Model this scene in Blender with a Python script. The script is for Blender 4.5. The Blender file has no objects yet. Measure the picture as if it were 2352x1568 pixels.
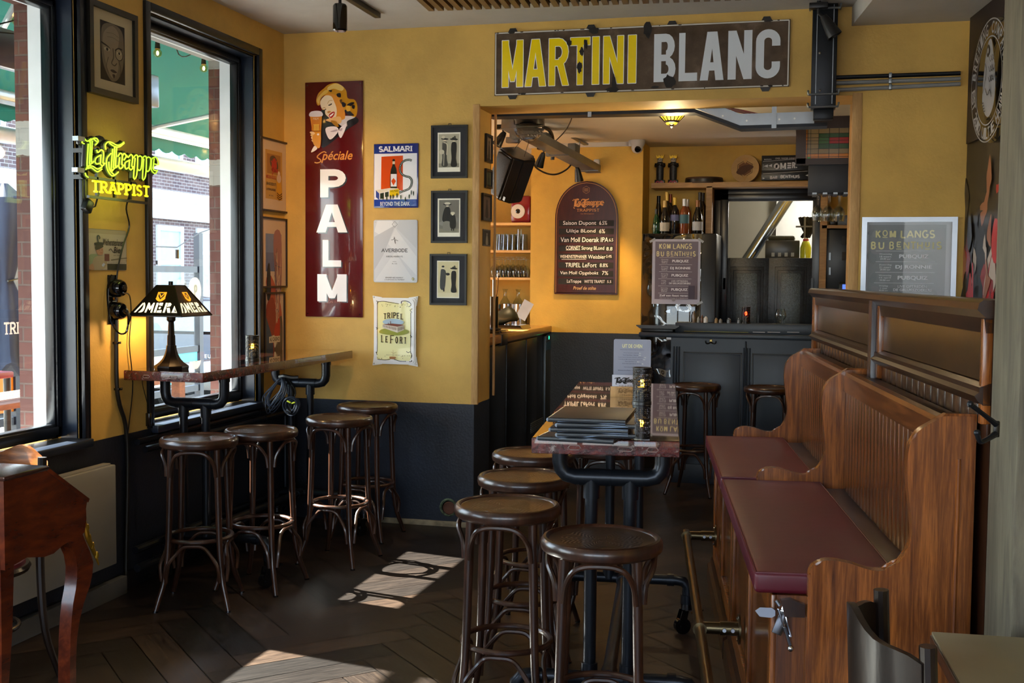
import bpy, bmesh, math, random
from mathutils import Vector, Matrix
from math import sin, cos, pi, radians as R, tan, atan2, hypot
random.seed(7)
C = bpy.context.scene.collection
# ---------------------------------------------------------------- camera frame
F = 2612.0; PITCH = R(3.31); ROLL = R(-.49); YAW = R(14.32); EYE = 1.58
O = Vector((0, 0, EYE))
XL = -3.248      # window wall
YB = 6.767       # wall with the signs
ZC = 3.107       # ceiling
def ray(px, py):
    a = (px - 1176) / F; b = -(py - 784) / F
    x = a * cos(ROLL) + b * sin(ROLL); z = -a * sin(ROLL) + b * cos(ROLL)
    y = cos(PITCH) + z * sin(PITCH); w = -sin(PITCH) + z * cos(PITCH)
    return Vector((x * cos(YAW) - y * sin(YAW), x * sin(YAW) + y * cos(YAW), w))
def hit(px, py, ax, v):
    d = ray(px, py); return O + d * ((v - O[ax]) / d[ax])
class Fr:
    """a local frame: origin on the floor, turned deg about z"""
    def __init__(s, o, deg):
        a = R(deg); s.o = Vector((o[0], o[1], 0)); s.a = a
        s.ex = Vector((cos(a), sin(a), 0)); s.ey = Vector((-sin(a), cos(a), 0))
    def loc(s, p): d = p - s.o; return Vector((d.dot(s.ex), d.dot(s.ey), p.z))
    def w(s, x, y, z=0): return s.o + s.ex * x + s.ey * y + Vector((0, 0, z))
    def hit(s, px, py, ax, v):
        d = ray(px, py)
        if ax == 2: return s.loc(hit(px, py, 2, v))
        n = (s.ex, s.ey)[ax]; t = (v + s.o.dot(n) - O.dot(n)) / d.dot(n); return s.loc(O + d * t)
BN = Fr((-.111, 3.198), 7.5)      # benches and their partition
TB = Fr((-.66, 4.20), 6.56)       # bar table in the middle
# ---------------------------------------------------------------- materials
def lin(c):
    if isinstance(c, str):
        c = c.lstrip('#'); c = [int(c[i:i+2], 16) / 255 for i in (0, 2, 4)]
    return tuple((x / 12.92 if x <= .04045 else ((x + .055) / 1.055) ** 2.4) for x in c[:3]) + (1,)
_M = {}
class N:
    """tiny node-tree builder"""
    def __init__(s, name):
        s.m = bpy.data.materials.new(name); s.m.use_nodes = True; s.t = s.m.node_tree
        s.b = s.t.nodes['Principled BSDF']
    def n(s, typ, **kw):
        nd = s.t.nodes.new(typ)
        for k, v in kw.items():
            if k.startswith('i_'):
                nd.inputs[k[2:].replace('_', ' ')].default_value = v
            else: setattr(nd, k, v)
        return nd
    def l(s, a, b): s.t.links.new(a, b)
    def coord(s, scale=(1, 1, 1), rot=(0, 0, 0), kind='Object'):
        c = s.n('ShaderNodeTexCoord'); m = s.n('ShaderNodeMapping')
        m.inputs['Scale'].default_value = scale; m.inputs['Rotation'].default_value = rot
        s.l(c.outputs[kind], m.inputs['Vector']); return m.outputs['Vector']
    def noise(s, vec, scale, detail=3, rough=.55, dist=0):
        nd = s.n('ShaderNodeTexNoise'); nd.inputs['Scale'].default_value = scale
        nd.inputs['Detail'].default_value = detail; nd.inputs['Roughness'].default_value = rough
        nd.inputs['Distortion'].default_value = dist
        if vec is not None: s.l(vec, nd.inputs['Vector'])
        return nd.outputs['Fac']
    def ramp(s, fac, stops, interp='LINEAR'):
        r = s.n('ShaderNodeValToRGB'); r.color_ramp.interpolation = interp
        e = r.color_ramp.elements
        while len(e) < len(stops): e.new(.5)
        for k, (p, c) in zip(e, stops): k.position = p; k.color = lin(c)
        s.l(fac, r.inputs['Fac']); return r.outputs['Color']
    def mix(s, fac, a, b, mode='MIX'):
        m = s.n('ShaderNodeMix'); m.data_type = 'RGBA'; m.blend_type = mode
        for key, v in ((0, fac), (6, a), (7, b)):
            if hasattr(v, 'links'): s.l(v, m.inputs[key])
            else: m.inputs[key].default_value = v if key == 0 else lin(v)
        return m.outputs[2]
    def math(s, op, a, b=0.0):
        m = s.n('ShaderNodeMath', operation=op)
        for i, v in ((0, a), (1, b)):
            if hasattr(v, 'links'): s.l(v, m.inputs[i])
            else: m.inputs[i].default_value = v
        return m.outputs[0]
    def bump(s, h, strength=.2, dist=.01):
        b = s.n('ShaderNodeBump'); b.inputs['Strength'].default_value = strength; b.inputs['Distance'].default_value = dist
        s.l(h, b.inputs['Height']); s.l(b.outputs['Normal'], s.b.inputs['Normal'])
    def set(s, **kw):
        for k, v in kw.items():
            i = s.b.inputs[{'col': 'Base Color', 'rough': 'Roughness', 'metal': 'Metallic', 'spec': 'Specular IOR Level', 'coat': 'Coat Weight', 'trans': 'Transmission Weight', 'ior': 'IOR', 'em': 'Emission Color', 'es': 'Emission Strength', 'alpha': 'Alpha'}[k]]
            if hasattr(v, 'links'): s.l(v, i)
            else: i.default_value = lin(v) if k in ('col', 'em') else v
        return s
def pl(name, col, rough=.5, metal=0, var=.12, nscale=6, bump=0, bscale=60, **kw):
    """plain painted / metal / plastic surface with slight uneven wear"""
    if name in _M: return _M[name]
    n = N(name); v = n.coord(); f = n.noise(v, nscale, 4)
    c = lin(col); 
    def sh(k): return tuple(min(1, x * k) for x in c[:3]) + (1,)
    r = n.n('ShaderNodeValToRGB'); r.color_ramp.elements[0].position = .3; r.color_ramp.elements[1].position = .7
    r.color_ramp.elements[0].color = sh(1 - var); r.color_ramp.elements[1].color = sh(1 + var)
    n.l(f, r.inputs['Fac']); n.set(col=r.outputs['Color'], rough=rough, metal=metal, **kw)
    if bump: n.bump(n.noise(v, bscale, 3), bump, .004)
    _M[name] = n.m; return n.m
def wood(name, c1, c2, rough=.35, axis=2, scale=9, stretch=9, coat=0., bump=.12):
    if name in _M: return _M[name]
    n = N(name); sc = [stretch, stretch, stretch]; sc[axis] = 1
    v = n.coord(sc); a = n.noise(v, scale * .35, 5, .6, 1.2); b = n.noise(v, scale * 2.2, 4, .6, .3)
    f = n.math('ADD', n.math('MULTIPLY', a, .65), n.math('MULTIPLY', b, .35))
    n.set(col=n.ramp(f, [(.32, c1), (.5, tuple((x + y) / 2 for x, y in zip(lin2(c1), lin2(c2)))), (.66, c2)]), rough=rough, coat=coat)
    if coat: n.b.inputs['Coat Roughness'].default_value = .12
    n.bump(b, bump, .003); _M[name] = n.m; return n.m
def lin2(c):
    c = c.lstrip('#'); return [int(c[i:i+2], 16) / 255 for i in (0, 2, 4)]
def glow(name, col, s):
    if name in _M: return _M[name]
    n = N(name); n.set(col=col, em=col, es=s, rough=.4); _M[name] = n.m; return n.m
def glass(name, col='#ffffff', rough=.0, thin=False, ior=1.45, base=.03, edge=.5, pw=5.0):
    if name in _M: return _M[name]
    n = N(name)
    if thin:
        out = n.t.nodes['Material Output']; tr = n.n('ShaderNodeBsdfTransparent'); tr.inputs['Color'].default_value = lin(col)
        gl = n.n('ShaderNodeBsdfGlossy'); gl.inputs['Roughness'].default_value = .02
        ge = n.n('ShaderNodeNewGeometry'); dt = n.n('ShaderNodeVectorMath', operation='DOT_PRODUCT')
        n.l(ge.outputs['Incoming'], dt.inputs[0]); n.l(ge.outputs['Normal'], dt.inputs[1])
        q = n.math('SUBTRACT', 1.0, n.math('ABSOLUTE', dt.outputs['Value']))
        fac = n.math('ADD', base, n.math('MULTIPLY', n.math('POWER', q, pw), edge))
        mx = n.n('ShaderNodeMixShader'); n.l(fac, mx.inputs[0]); n.l(tr.outputs[0], mx.inputs[1]); n.l(gl.outputs[0], mx.inputs[2])
        n.l(mx.outputs[0], out.inputs['Surface']); n.t.nodes.remove(n.b)
    else: n.set(col=col, rough=rough, trans=1., ior=ior)
    _M[name] = n.m; return n.m
def prn(name, rough=.5, coat=0., es=0., metal=0.):
    """printed or enamelled picture surface: each face carries its own ink colour"""
    if name in _M: return _M[name]
    n = N(name); a = n.n('ShaderNodeAttribute', attribute_name='Col')
    n.set(col=a.outputs['Color'], rough=rough, coat=coat, metal=metal)
    if es: n.l(a.outputs['Color'], n.b.inputs['Emission Color']); n.b.inputs['Emission Strength'].default_value = es
    _M[name] = n.m; return n.m
# ---------------------------------------------------------------- mesh building
def catmull(pts, k=6, closed=False):
    P = [Vector(p) for p in pts]
    if len(P) < 3: return P
    n = len(P); out = []
    rng = range(n if closed else n - 1)
    for i in rng:
        if closed: p0, p1, p2, p3 = P[i - 1], P[i], P[(i + 1) % n], P[(i + 2) % n]
        else: p0 = P[i - 1] if i else P[0] * 2 - P[1]; p1, p2 = P[i], P[i + 1]; p3 = P[i + 2] if i + 2 < n else P[-1] * 2 - P[-2]
        for j in range(k):
            t = j / k
            out.append(.5 * ((2 * p1) + (p2 - p0) * t + (2 * p0 - 5 * p1 + 4 * p2 - p3) * t * t + (3 * p1 - p0 - 3 * p2 + p3) * t ** 3))
    if not closed: out.append(P[-1])
    return out
class MB:
    def __init__(s): s.bm = bmesh.new(); s.mi = 0; s.cl = {}
    def _tag(s, fs):
        for f in fs: f.material_index = s.mi
        return s
    def box(s, a, b, M=None, bev=0, seg=2):
        x0, y0, z0 = a; x1, y1, z1 = b
        vs = [s.bm.verts.new(Vector(p)) for p in [(x0,y0,z0),(x1,y0,z0),(x1,y1,z0),(x0,y1,z0),(x0,y0,z1),(x1,y0,z1),(x1,y1,z1),(x0,y1,z1)]]
        fs = [s.bm.faces.new([vs[i] for i in q]) for q in [(3,2,1,0),(4,5,6,7),(0,1,5,4),(1,2,6,5),(2,3,7,6),(3,0,4,7)]]
        if M is not None: bmesh.ops.transform(s.bm, matrix=M, verts=vs)
        s._tag(fs)
        if bev:
            es = list({e for f in fs for e in f.edges})
            r = bmesh.ops.bevel(s.bm, geom=es, offset=bev, segments=seg, affect='EDGES', profile=.5)
            s._tag(r['faces'])
        return s
    def cb(s, c, size, M=None, bev=0, rz=0, rx=0, ry=0):
        h = Vector(size) / 2; c = Vector(c)
        if M is None and (rz or rx or ry): M = Matrix.Translation(c) @ Matrix.Rotation(rz, 4, 'Z') @ Matrix.Rotation(ry, 4, 'Y') @ Matrix.Rotation(rx, 4, 'X'); c = Vector()
        return s.box(c - h, c + h, M, bev)
    def rings(s, rings, closed=False, cap=True):
        rows = [[s.bm.verts.new(p) for p in r] for r in rings]; fs = []
        n = len(rows[0]); m = len(rows)
        for i in range(m if closed else m - 1):
            A, B = rows[i], rows[(i + 1) % m]
            for j in range(n):
                try: fs.append(s.bm.faces.new((A[j], A[(j+1) % n], B[(j+1) % n], B[j])))
                except ValueError: pass
        if cap and not closed:
            for r, rev in ((rows[0], True), (rows[-1], False)):
                try: fs.append(s.bm.faces.new(r[::-1] if rev else r))
                except ValueError: pass
        return s._tag(fs)
    def tube(s, pts, r, seg=8, closed=False, k=0, cap=True):
        P = [Vector(p) for p in pts]
        rr = r if isinstance(r, (list, tuple)) else None
        if k:
            if rr:
                q = [Vector((a, 0, 0)) for a in rr]; rr = [v.x for v in catmull(q, k, closed)]
            P = catmull(P, k, closed)
        n = len(P); rings = []; up = None
        for i, p in enumerate(P):
            if closed: t = P[(i + 1) % n] - P[i - 1]
            else: t = P[min(i + 1, n - 1)] - P[max(i - 1, 0)]
            if t.length < 1e-9: t = Vector((0, 0, 1))
            t.normalize()
            if up is None:
                up = Vector((0, 0, 1)) if abs(t.z) < .9 else Vector((1, 0, 0))
            u = up - t * up.dot(t)
            if u.length < 1e-6: u = t.orthogonal()
            u.normalize(); v = t.cross(u); up = u
            q = rr[i] if rr else r
            rings.append([p + u * (q * cos(2*pi*j/seg)) + v * (q * sin(2*pi*j/seg)) for j in range(seg)])
        return s.rings(rings, closed, cap)
    def cyl(s, a, b, r0, r1=None, seg=20): return s.tube([a, b], [r0, r0 if r1 is None else r1], seg)
    def lathe(s, prof, c=(0, 0, 0), seg=28, axis=2, cap=True, a0=0):
        c = Vector(c); rings = []
        for r, z in prof:
            ring = []
            for j in range(seg):
                a = a0 + 2*pi*j/seg; x, y = r*cos(a), r*sin(a)
                ring.append(c + (Vector((x, y, z)) if axis == 2 else Vector((x, z, -y)) if axis == 1 else Vector((z, x, y))))
            rings.append(ring)
        return s.rings(rings, False, cap)
    def prism(s, poly, d0, d1, plane='xz', M=None):
        """poly in plane coords extruded between d0 and d1 along the remaining axis"""
        def P(u, v, d): return Vector({'xz': (u, d, v), 'yz': (d, u, v), 'xy': (u, v, d)}[plane])
        A = [s.bm.verts.new(P(u, v, d0)) for u, v in poly]; B = [s.bm.verts.new(P(u, v, d1)) for u, v in poly]
        n = len(poly); fs = [s.bm.faces.new(A[::-1]), s.bm.faces.new(B)]
        for j in range(n): fs.append(s.bm.faces.new((A[j], A[(j+1) % n], B[(j+1) % n], B[j])))
        if M is not None: bmesh.ops.transform(s.bm, matrix=M, verts=A + B)
        return s._tag(fs)
    def quad(s, *p):
        return s._tag([s.bm.faces.new([s.bm.verts.new(Vector(q)) for q in p])])
    def sph(s, c, r, seg=16, sc=(1, 1, 1)):
        c = Vector(c); rings = []; m = seg // 2
        for i in range(m + 1):
            a = -pi/2 + pi*i/m; rad = max(cos(a), 1e-3) * r
            rings.append([c + Vector((rad*cos(2*pi*j/seg)*sc[0], rad*sin(2*pi*j/seg)*sc[1], r*sin(a)*sc[2])) for j in range(seg)])
        return s.rings(rings)
    def xf(s, M): bmesh.ops.transform(s.bm, matrix=M, verts=s.bm.verts[:]); return s
    def mesh(s, name, sharp=35):
        bmesh.ops.recalc_face_normals(s.bm, faces=s.bm.faces[:])
        me = bpy.data.meshes.new(name); s.bm.to_mesh(me); s.bm.free()
        for p in me.polygons: p.use_smooth = True
        me.set_sharp_from_angle(angle=R(sharp)); return me
def fin(o, parent=None, loc=None, rz=0, label=None, cat=None, group=None, kind=None):
    C.objects.link(o)
    if parent is not None: o.parent = parent
    if loc is not None: o.location = loc
    if rz: o.rotation_euler = (0, 0, rz)
    tagp(o, label, cat, group, kind); return o
def tagp(o, label=None, cat=None, group=None, kind=None):
    for k, v in (('label', label), ('category', cat), ('group', group), ('kind', kind)):
        if v: o[k] = v
    return o
def ob(name, mb, mats, parent=None, sharp=35, **kw):
    me = mb.mesh(name, sharp)
    for m in (mats if isinstance(mats, (list, tuple)) else [mats]): me.materials.append(m)
    return fin(bpy.data.objects.new(name, me), parent, **kw)
def thing(name, label, cat, loc=(0, 0, 0), rz=0, group=None):
    o = bpy.data.objects.new(name, None); o.empty_display_size = .1
    return fin(o, None, loc, rz, label, cat, group)
def struct(name, mb, mats, sharp=35): return ob(name, mb, mats, kind='structure', sharp=sharp)
def dup(root, loc=None, rz=None, label=None, group=None):
    r = root.copy(); C.objects.link(r)
    if loc is not None: r.location = loc
    if rz is not None: r.rotation_euler = (0, 0, rz)
    if label: r['label'] = label
    if group: r['group'] = group
    for ch in list(root.children):
        c = ch.copy(); C.objects.link(c); c.parent = r
        for g in list(ch.children):
            d = g.copy(); C.objects.link(d); d.parent = c
    return r
# ---------------------------------------------------------------- flat artwork and lettering
_TC = {}
def text_polys(t, bold=0., shear=0., sp=1.):
    k = (t, bold, shear, sp)
    if k in _TC: return _TC[k]
    cu = bpy.data.curves.new('t', 'FONT'); cu.body = t; cu.offset = bold; cu.shear = shear; cu.space_character = sp
    cu.resolution_u = 3; o = bpy.data.objects.new('t', cu); me = o.to_mesh()
    V = [v.co.to_2d() for v in me.vertices]; Fs = [tuple(p.vertices) for p in me.polygons]
    o.to_mesh_clear(); bpy.data.objects.remove(o); bpy.data.curves.remove(cu)
    if V:
        x0 = min(v.x for v in V); x1 = max(v.x for v in V); z0 = min(v.y for v in V); z1 = max(v.y for v in V)
        V = [((v.x - x0) / (x1 - x0 or 1), (v.y - z0) / (z1 - z0 or 1)) for v in V]
    _TC[k] = (V, Fs); return _TC[k]
def ribbon(pts, w):
    out = []
    for i in range(len(pts) - 1):
        a = Vector(pts[i]); b = Vector(pts[i+1]); d = b - a
        if d.length < 1e-9: continue
        d.normalize(); nn = Vector((-d.y, d.x)) * w / 2
        e0 = d * (w * .28 if i else 0); e1 = d * (w * .28 if i < len(pts) - 2 else 0)
        out.append([a - e0 + nn, a - e0 - nn, b + e1 - nn, b + e1 + nn])
    return out
_arc = lambda cx, cz, rx, rz, a0, a1, n=8: [(cx + rx*cos(R(a0 + (a1-a0)*i/n)), cz + rz*sin(R(a0 + (a1-a0)*i/n))) for i in range(n+1)]
GL = {  # upright capitals drawn as strokes in a unit box: (relative width, strokes)
 'A': (.95, [[(.0,0),(.5,1)],[(.5,1),(1,0)],[(.2,.33),(.8,.33)]]),
 'B': (.8, [[(.08,0),(.08,1)],[(.08,1),(.5,1)]+_arc(.5,.77,.36,.23,90,-90)+[(.08,.54)],[(.08,.54),(.5,.54)]+_arc(.5,.27,.42,.27,90,-90)+[(.08,0)]]),
 'C': (.85, [_arc(.52,.5,.46,.5,50,310,12)]),
 'D': (.9, [[(.08,0),(.08,1)],[(.08,1),(.4,1)]+_arc(.4,.5,.52,.5,90,-90,10)+[(.08,0)]]),
 'E': (.75, [[(.08,0),(.08,1)],[(.08,1),(.95,1)],[(.08,.5),(.75,.5)],[(.08,0),(1,0)]]),
 'F': (.72, [[(.08,0),(.08,1)],[(.08,1),(.98,1)],[(.08,.5),(.75,.5)]]),
 'G': (.9, [_arc(.52,.5,.46,.5,50,330,12)+[(.95,.42),(.6,.42)]]),
 'H': (.85, [[(.08,0),(.08,1)],[(.92,0),(.92,1)],[(.08,.5),(.92,.5)]]),
 'I': (.25, [[(.5,0),(.5,1)]]),
 'K': (.85, [[(.08,0),(.08,1)],[(.08,.4),(.92,1)],[(.35,.6),(.95,0)]]),
 'L': (.72, [[(.08,0),(.08,1)],[(.08,0),(.98,0)]]),
 'M': (1.1, [[(.06,0),(.06,1)],[(.06,1),(.5,.1)],[(.5,.1),(.94,1)],[(.94,1),(.94,0)]]),
 'N': (.9, [[(.08,0),(.08,1)],[(.08,1),(.92,0)],[(.92,0),(.92,1)]]),
 'O': (.95, [_arc(.5,.5,.46,.5,0,360,16)]),
 'P': (.78, [[(.08,0),(.08,1)],[(.08,1),(.5,1)]+_arc(.5,.73,.42,.27,90,-90)+[(.08,.46)]]),
 'R': (.85, [[(.08,0),(.08,1)],[(.08,1),(.5,1)]+_arc(.5,.74,.38,.26,90,-90)+[(.08,.48)],[(.5,.48),(.95,0)]]),
 'S': (.75, [_arc(.5,.75,.4,.25,30,270,10)+_arc(.5,.25,.42,.25,90,-150,10)[1:]]),
 'T': (.8, [[(.5,0),(.5,1)],[(0,1),(1,1)]]),
 'U': (.9, [[(.08,1),(.08,.3)]+_arc(.5,.3,.42,.3,180,360)+[(.92,1)]]),
 'V': (.9, [[(0,1),(.5,0)],[(.5,0),(1,1)]]),
 'Y': (.9, [[(0,1),(.5,.45)],[(1,1),(.5,.45)],[(.5,.45),(.5,0)]]),
 '.': (.2, [[(.3,0),(.3,.12)]]), '-': (.4, [[(.1,.5),(.9,.5)]]), ' ': (.4, []),
}
def stroke_text(t, x0, z0, x1, z1, gap=.22):
    """strokes of a line of capitals scaled into the box, stroke ends kept inside"""
    W = sum(GL[c][0] for c in t) + gap * (len(t) - 1); sx = (x1 - x0) / W; x = x0; out = []
    for c in t:
        w, st = GL[c]
        for q in st: out.append([(x + u * w * sx, z0 + v * (z1 - z0)) for u, v in q])
        x += (w + gap) * sx
    return out
class Art:
    """flat shapes in sign coordinates (x right, z up) each with its own ink"""
    def __init__(s, px=None, w=1, h=1):
        s.P = []; s.L = 0
        if px:
            x0, y0, x1, y1 = px; s.m = lambda p: (((p[0]-x0)/(x1-x0)-.5)*w, (1-(p[1]-y0)/(y1-y0))*h)
        else: s.m = lambda p: (p[0], p[1])
        s.flip = bool(px)
    def poly(s, pts, c, lay=None):
        s.L += 1; s.P.append(([s.m(p) for p in pts], lin(c), s.L if lay is None else lay)); return s
    def rect(s, x0, y0, x1, y1, c): return s.poly([(x0,y0),(x1,y0),(x1,y1),(x0,y1)], c)
    def ell(s, cx, cy, rx, ry, c, n=20, rot=0):
        a = R(rot); return s.poly([(cx + rx*cos(2*pi*i/n)*cos(a) - ry*sin(2*pi*i/n)*sin(a), cy + rx*cos(2*pi*i/n)*sin(a) + ry*sin(2*pi*i/n)*cos(a)) for i in range(n)], c)
    def sm(s, pts, c, k=4): return s.poly([(v.x, v.y) for v in catmull([Vector((p[0], p[1], 0)) for p in pts], k, True)], c)
    def line(s, pts, w, c, k=0):
        if k: pts = [(v.x, v.y) for v in catmull([Vector((p[0], p[1], 0)) for p in pts], k)]
        s.L += 1
        for q in ribbon(pts, w): s.P.append(([s.m(p) for p in q], lin(c), s.L))
        return s
    def text(s, t, x0, y0, x1, y1, c, bold=0., shear=0., sp=1.):
        """x0,y0 = top left; x1,y1 = bottom right in picture coords (or bottom left / top right when not flipped)"""
        V, Fs = text_polys(t, bold, shear, sp); s.L += 1; cc = lin(c)
        P = [s.m((x0 + u*(x1-x0), (y1 + v*(y0-y1)) if s.flip else (y0 + v*(y1-y0)))) for u, v in V]
        for f in Fs: s.P.append(([P[i] for i in f], cc, s.L))
        return s
    def caps(s, t, x0, y0, x1, y1, w, c, serif=0, gap=.22):
        """stroke capitals; serif = length of the slab at stem ends"""
        za, zb = (y1, y0) if s.flip else (y0, y1)
        sg = 1 if zb > za else -1
        for q in stroke_text(t, x0 + w/2, za + sg*w/2, x1 - w/2, zb - sg*w/2, gap):
            s.line(q, w, c); s.L -= 1
            if serif:
                for e, f in ((q[0], q[1]), (q[-1], q[-2])):
                    if abs(f[1]-e[1]) > abs(f[0]-e[0]) * 1.2 and (abs(e[1]-za) < w or abs(e[1]-zb) < w):
                        s.line([(e[0]-serif/2, e[1]), (e[0]+serif/2, e[1])], w*.55, c); s.L -= 1
        s.L += 1; return s
    def build(s, name, parent=None, mat=None, y=-.0012, step=.00025, **kw):
        bm = bmesh.new(); lay = bm.loops.layers.float_color.new('Col'); ls = sorted({p[2] for p in s.P}); ix = {l: i for i, l in enumerate(ls)}
        if len(ls) > 40: step = .01 / len(ls)
        cnt = 0
        for pts, c, l in s.P:
            cnt += 1; d = y - ix[l] * step - (cnt % 9) * step / 10
            a = sum(pts[i-1][0]*pts[i][1] - pts[i][0]*pts[i-1][1] for i in range(len(pts)))
            if a < 0: pts = pts[::-1]
            try: f = bm.faces.new([bm.verts.new((p[0], d, p[1])) for p in pts])
            except ValueError: continue
            for lp in f.loops: lp[lay] = c
        me = bpy.data.meshes.new(name); bm.to_mesh(me); bm.free(); me.materials.append(mat or prn('printed_ink'))
        return fin(bpy.data.objects.new(name, me), parent, **kw)
EXPOSURE = 1.2
# ---------------------------------------------------------------- light
w = bpy.data.worlds.new('sky'); bpy.context.scene.world = w; w.use_nodes = True
wt = w.node_tree; bg = wt.nodes['Background']
sk = wt.nodes.new('ShaderNodeTexSky'); sk.sky_type = 'NISHITA'; sk.sun_disc = False; sk.sun_elevation = R(37); sk.sun_rotation = R(-100)
hs = wt.nodes.new('ShaderNodeMix'); hs.data_type = 'RGBA'; hs.inputs[0].default_value = .55; hs.inputs[7].default_value = (.9, .97, 1.1, 1)
mu = wt.nodes.new('ShaderNodeVectorMath'); mu.operation = 'SCALE'; mu.inputs['Scale'].default_value = .25
wt.links.new(sk.outputs[0], mu.inputs[0]); wt.links.new(mu.outputs[0], hs.inputs[6]); wt.links.new(hs.outputs[2], bg.inputs[0]); bg.inputs[1].default_value = 3.2
sl = bpy.data.lights.new('sun', 'SUN'); sl.energy = 50; sl.angle = R(.6); sl.color = (1, .93, .82)
so = bpy.data.objects.new('sun', sl); C.objects.link(so)
so.rotation_euler = Vector((1, -.19, -.76)).to_track_quat('-Z', 'Y').to_euler()
def lamp(name, kind, loc, e, col=(1, .75, .45), parent=None, to=None, **kw):
    l = bpy.data.lights.new(name, kind); l.energy = e; l.color = col
    for k, v in kw.items(): setattr(l, k, v)
    o = bpy.data.objects.new(name, l); C.objects.link(o); o.location = loc
    if parent: o.parent = parent
    if to is not None: o.rotation_euler = (Vector(to) - Vector(loc)).to_track_quat('-Z', 'Y').to_euler()
    return o
# ---------------------------------------------------------------- wall paint: ochre above, blue-black dado below
def paint(name, zsplit, top='#cda553', low='#1c222e', wob=.004):
    n = N(name); c = n.n('ShaderNodeTexCoord'); sp = n.n('ShaderNodeSeparateXYZ'); n.l(c.outputs['Object'], sp.inputs[0])
    v = c.outputs['Object']; f = n.noise(v, 1.7, 5, .6)
    colr = n.ramp(f, [(.3, tuple2(top, .9)), (.7, tuple2(top, 1.08))])
    lowc = n.ramp(n.noise(v, 3.1, 5, .65), [(.3, tuple2(low, .8)), (.72, tuple2(low, 1.25))])
    wz = n.math('ADD', sp.outputs['Z'], n.math('MULTIPLY', n.noise(v, 9, 3), wob))
    k = n.math('GREATER_THAN', wz, zsplit + wob / 2)
    n.set(col=n.mix(k, lowc, colr), rough=n.math('SUBTRACT', .62, n.math('MULTIPLY', n.math('SUBTRACT', 1.0, k), .2)))
    n.bump(n.noise(v, 70, 4, .6), .25, .006); return n.m
def tuple2(c, k): return tuple(min(1, x * k) for x in lin2(c))
M_wall = paint('ochre_and_black_wall', .778)
M_wallbar = paint('ochre_bar_wall', 1.117, top='#cda444', low='#191b20')
M_wallR = paint('ochre_wall_plain', .778, top='#b28f40')
M_white = pl('white_plaster', '#b9b4ac', .7, var=.05)
M_blk = pl('black_gloss_paint', '#0f1218', .28, var=.25, bump=.08)
M_navy = pl('blue_black_frame_paint', '#1d2533', .3, var=.2)
# floor: dark oak planks laid in a herringbone, one mesh
def floor_mesh():
    bm = bmesh.new(); uv = bm.loops.layers.uv.new('UVMap'); lc = bm.loops.layers.float_color.new('Tone')
    L, W = .76, .152; s = math.sqrt(.5); rnd = random.Random(3)
    def put(o, ax, ay, l, wd):
        g = .0022; P = [o + ax*g + ay*g, o + ax*(l-g) + ay*g, o + ax*(l-g) + ay*(wd-g), o + ax*g + ay*(wd-g)]
        c = sum(P, Vector((0, 0))) / 4
        if not (-4.0 < c.x < 2.6 and -3.0 < c.y < 10.6): return
        f = bm.faces.new([bm.verts.new((p.x, p.y, 0)) for p in P]); t = rnd.random(); u0 = rnd.random()*20; v0 = rnd.random()*20
        for lp, q in zip(f.loops, ((0, 0), (l, 0), (l, wd), (0, wd))): lp[uv].uv = (q[0]+u0, q[1]+v0); lp[lc] = (t, rnd.random() if False else t, 0, 1)
    a = Vector((s, s)); b = Vector((-s, s)); n = 5
    for i in range(-90, 90):
        for k in range(-12, 12):
            put((a * (i + 2*n*k) + b * i) * W, a, b, L, W)
            put((a * (i + n + 2*n*k) + b * (i + 1 - n)) * W, b, a, L, W)
    base = [bm.verts.new(p) for p in ((-4.3, -3.2, -.004), (2.9, -3.2, -.004), (2.9, 10.8, -.004), (-4.3, 10.8, -.004))]
    f = bm.faces.new(base)
    for lp in f.loops: lp[lc] = (0, 0, 0, 1)
    me = bpy.data.meshes.new('floor'); bm.to_mesh(me); bm.free(); return me
n = N('dark_oak_planks'); uvn = n.n('ShaderNodeUVMap', uv_map='UVMap'); mp = n.n('ShaderNodeMapping'); mp.inputs['Scale'].default_value = (1.3, 14, 1)
n.l(uvn.outputs[0], mp.inputs[0]); g = n.noise(mp.outputs[0], 5, 6, .65, .8); at = n.n('ShaderNodeAttribute', attribute_name='Tone')
base = n.ramp(g, [(.3, '#2a211c'), (.5, '#483a30'), (.7, '#655444')])
n.set(col=n.mix(.55, base, n.ramp(at.outputs['Fac'], [(0, '#3a3230'), (.5, '#7d6c60'), (1, '#b8a18c')]), 'MULTIPLY'), rough=n.math('ADD', .28, n.math('MULTIPLY', g, .2)))
n.set(col=n.mix(1.0, base, n.ramp(at.outputs['Fac'], [(0, '#444144'), (.35, '#7c7572'), (.7, '#c0b2a6'), (1, '#fff0e2')]), 'MULTIPLY'))
n.bump(g, .15, .002)
fl = bpy.data.objects.new('floor', floor_mesh()); fl.data.materials.append(n.m); fin(fl, kind='structure')
# ---------------------------------------------------------------- room shell
TI = .13            # inner leaf of the window wall
W1 = (3.30, 4.62, .80, 2.835); W2 = (5.206, 6.392, .79, 2.902); W3 = (.6, 2.6, .80, 2.835)
wl = MB(); ys = [-2.6, W3[0], W3[1], W1[0], W1[1], W2[0], W2[1], YB + .3]
for a, b in ((0, 1), (2, 3), (4, 5), (6, 7)): wl.box((XL - TI, ys[a], 0), (XL, ys[b], ZC))
for W in (W1, W2, W3):
    wl.box((XL - TI, W[0], 0), (XL, W[1], W[2])); wl.box((XL - TI, W[0], W[3]), (XL, W[1], ZC))
struct('wall_left', wl, M_wall)
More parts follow.
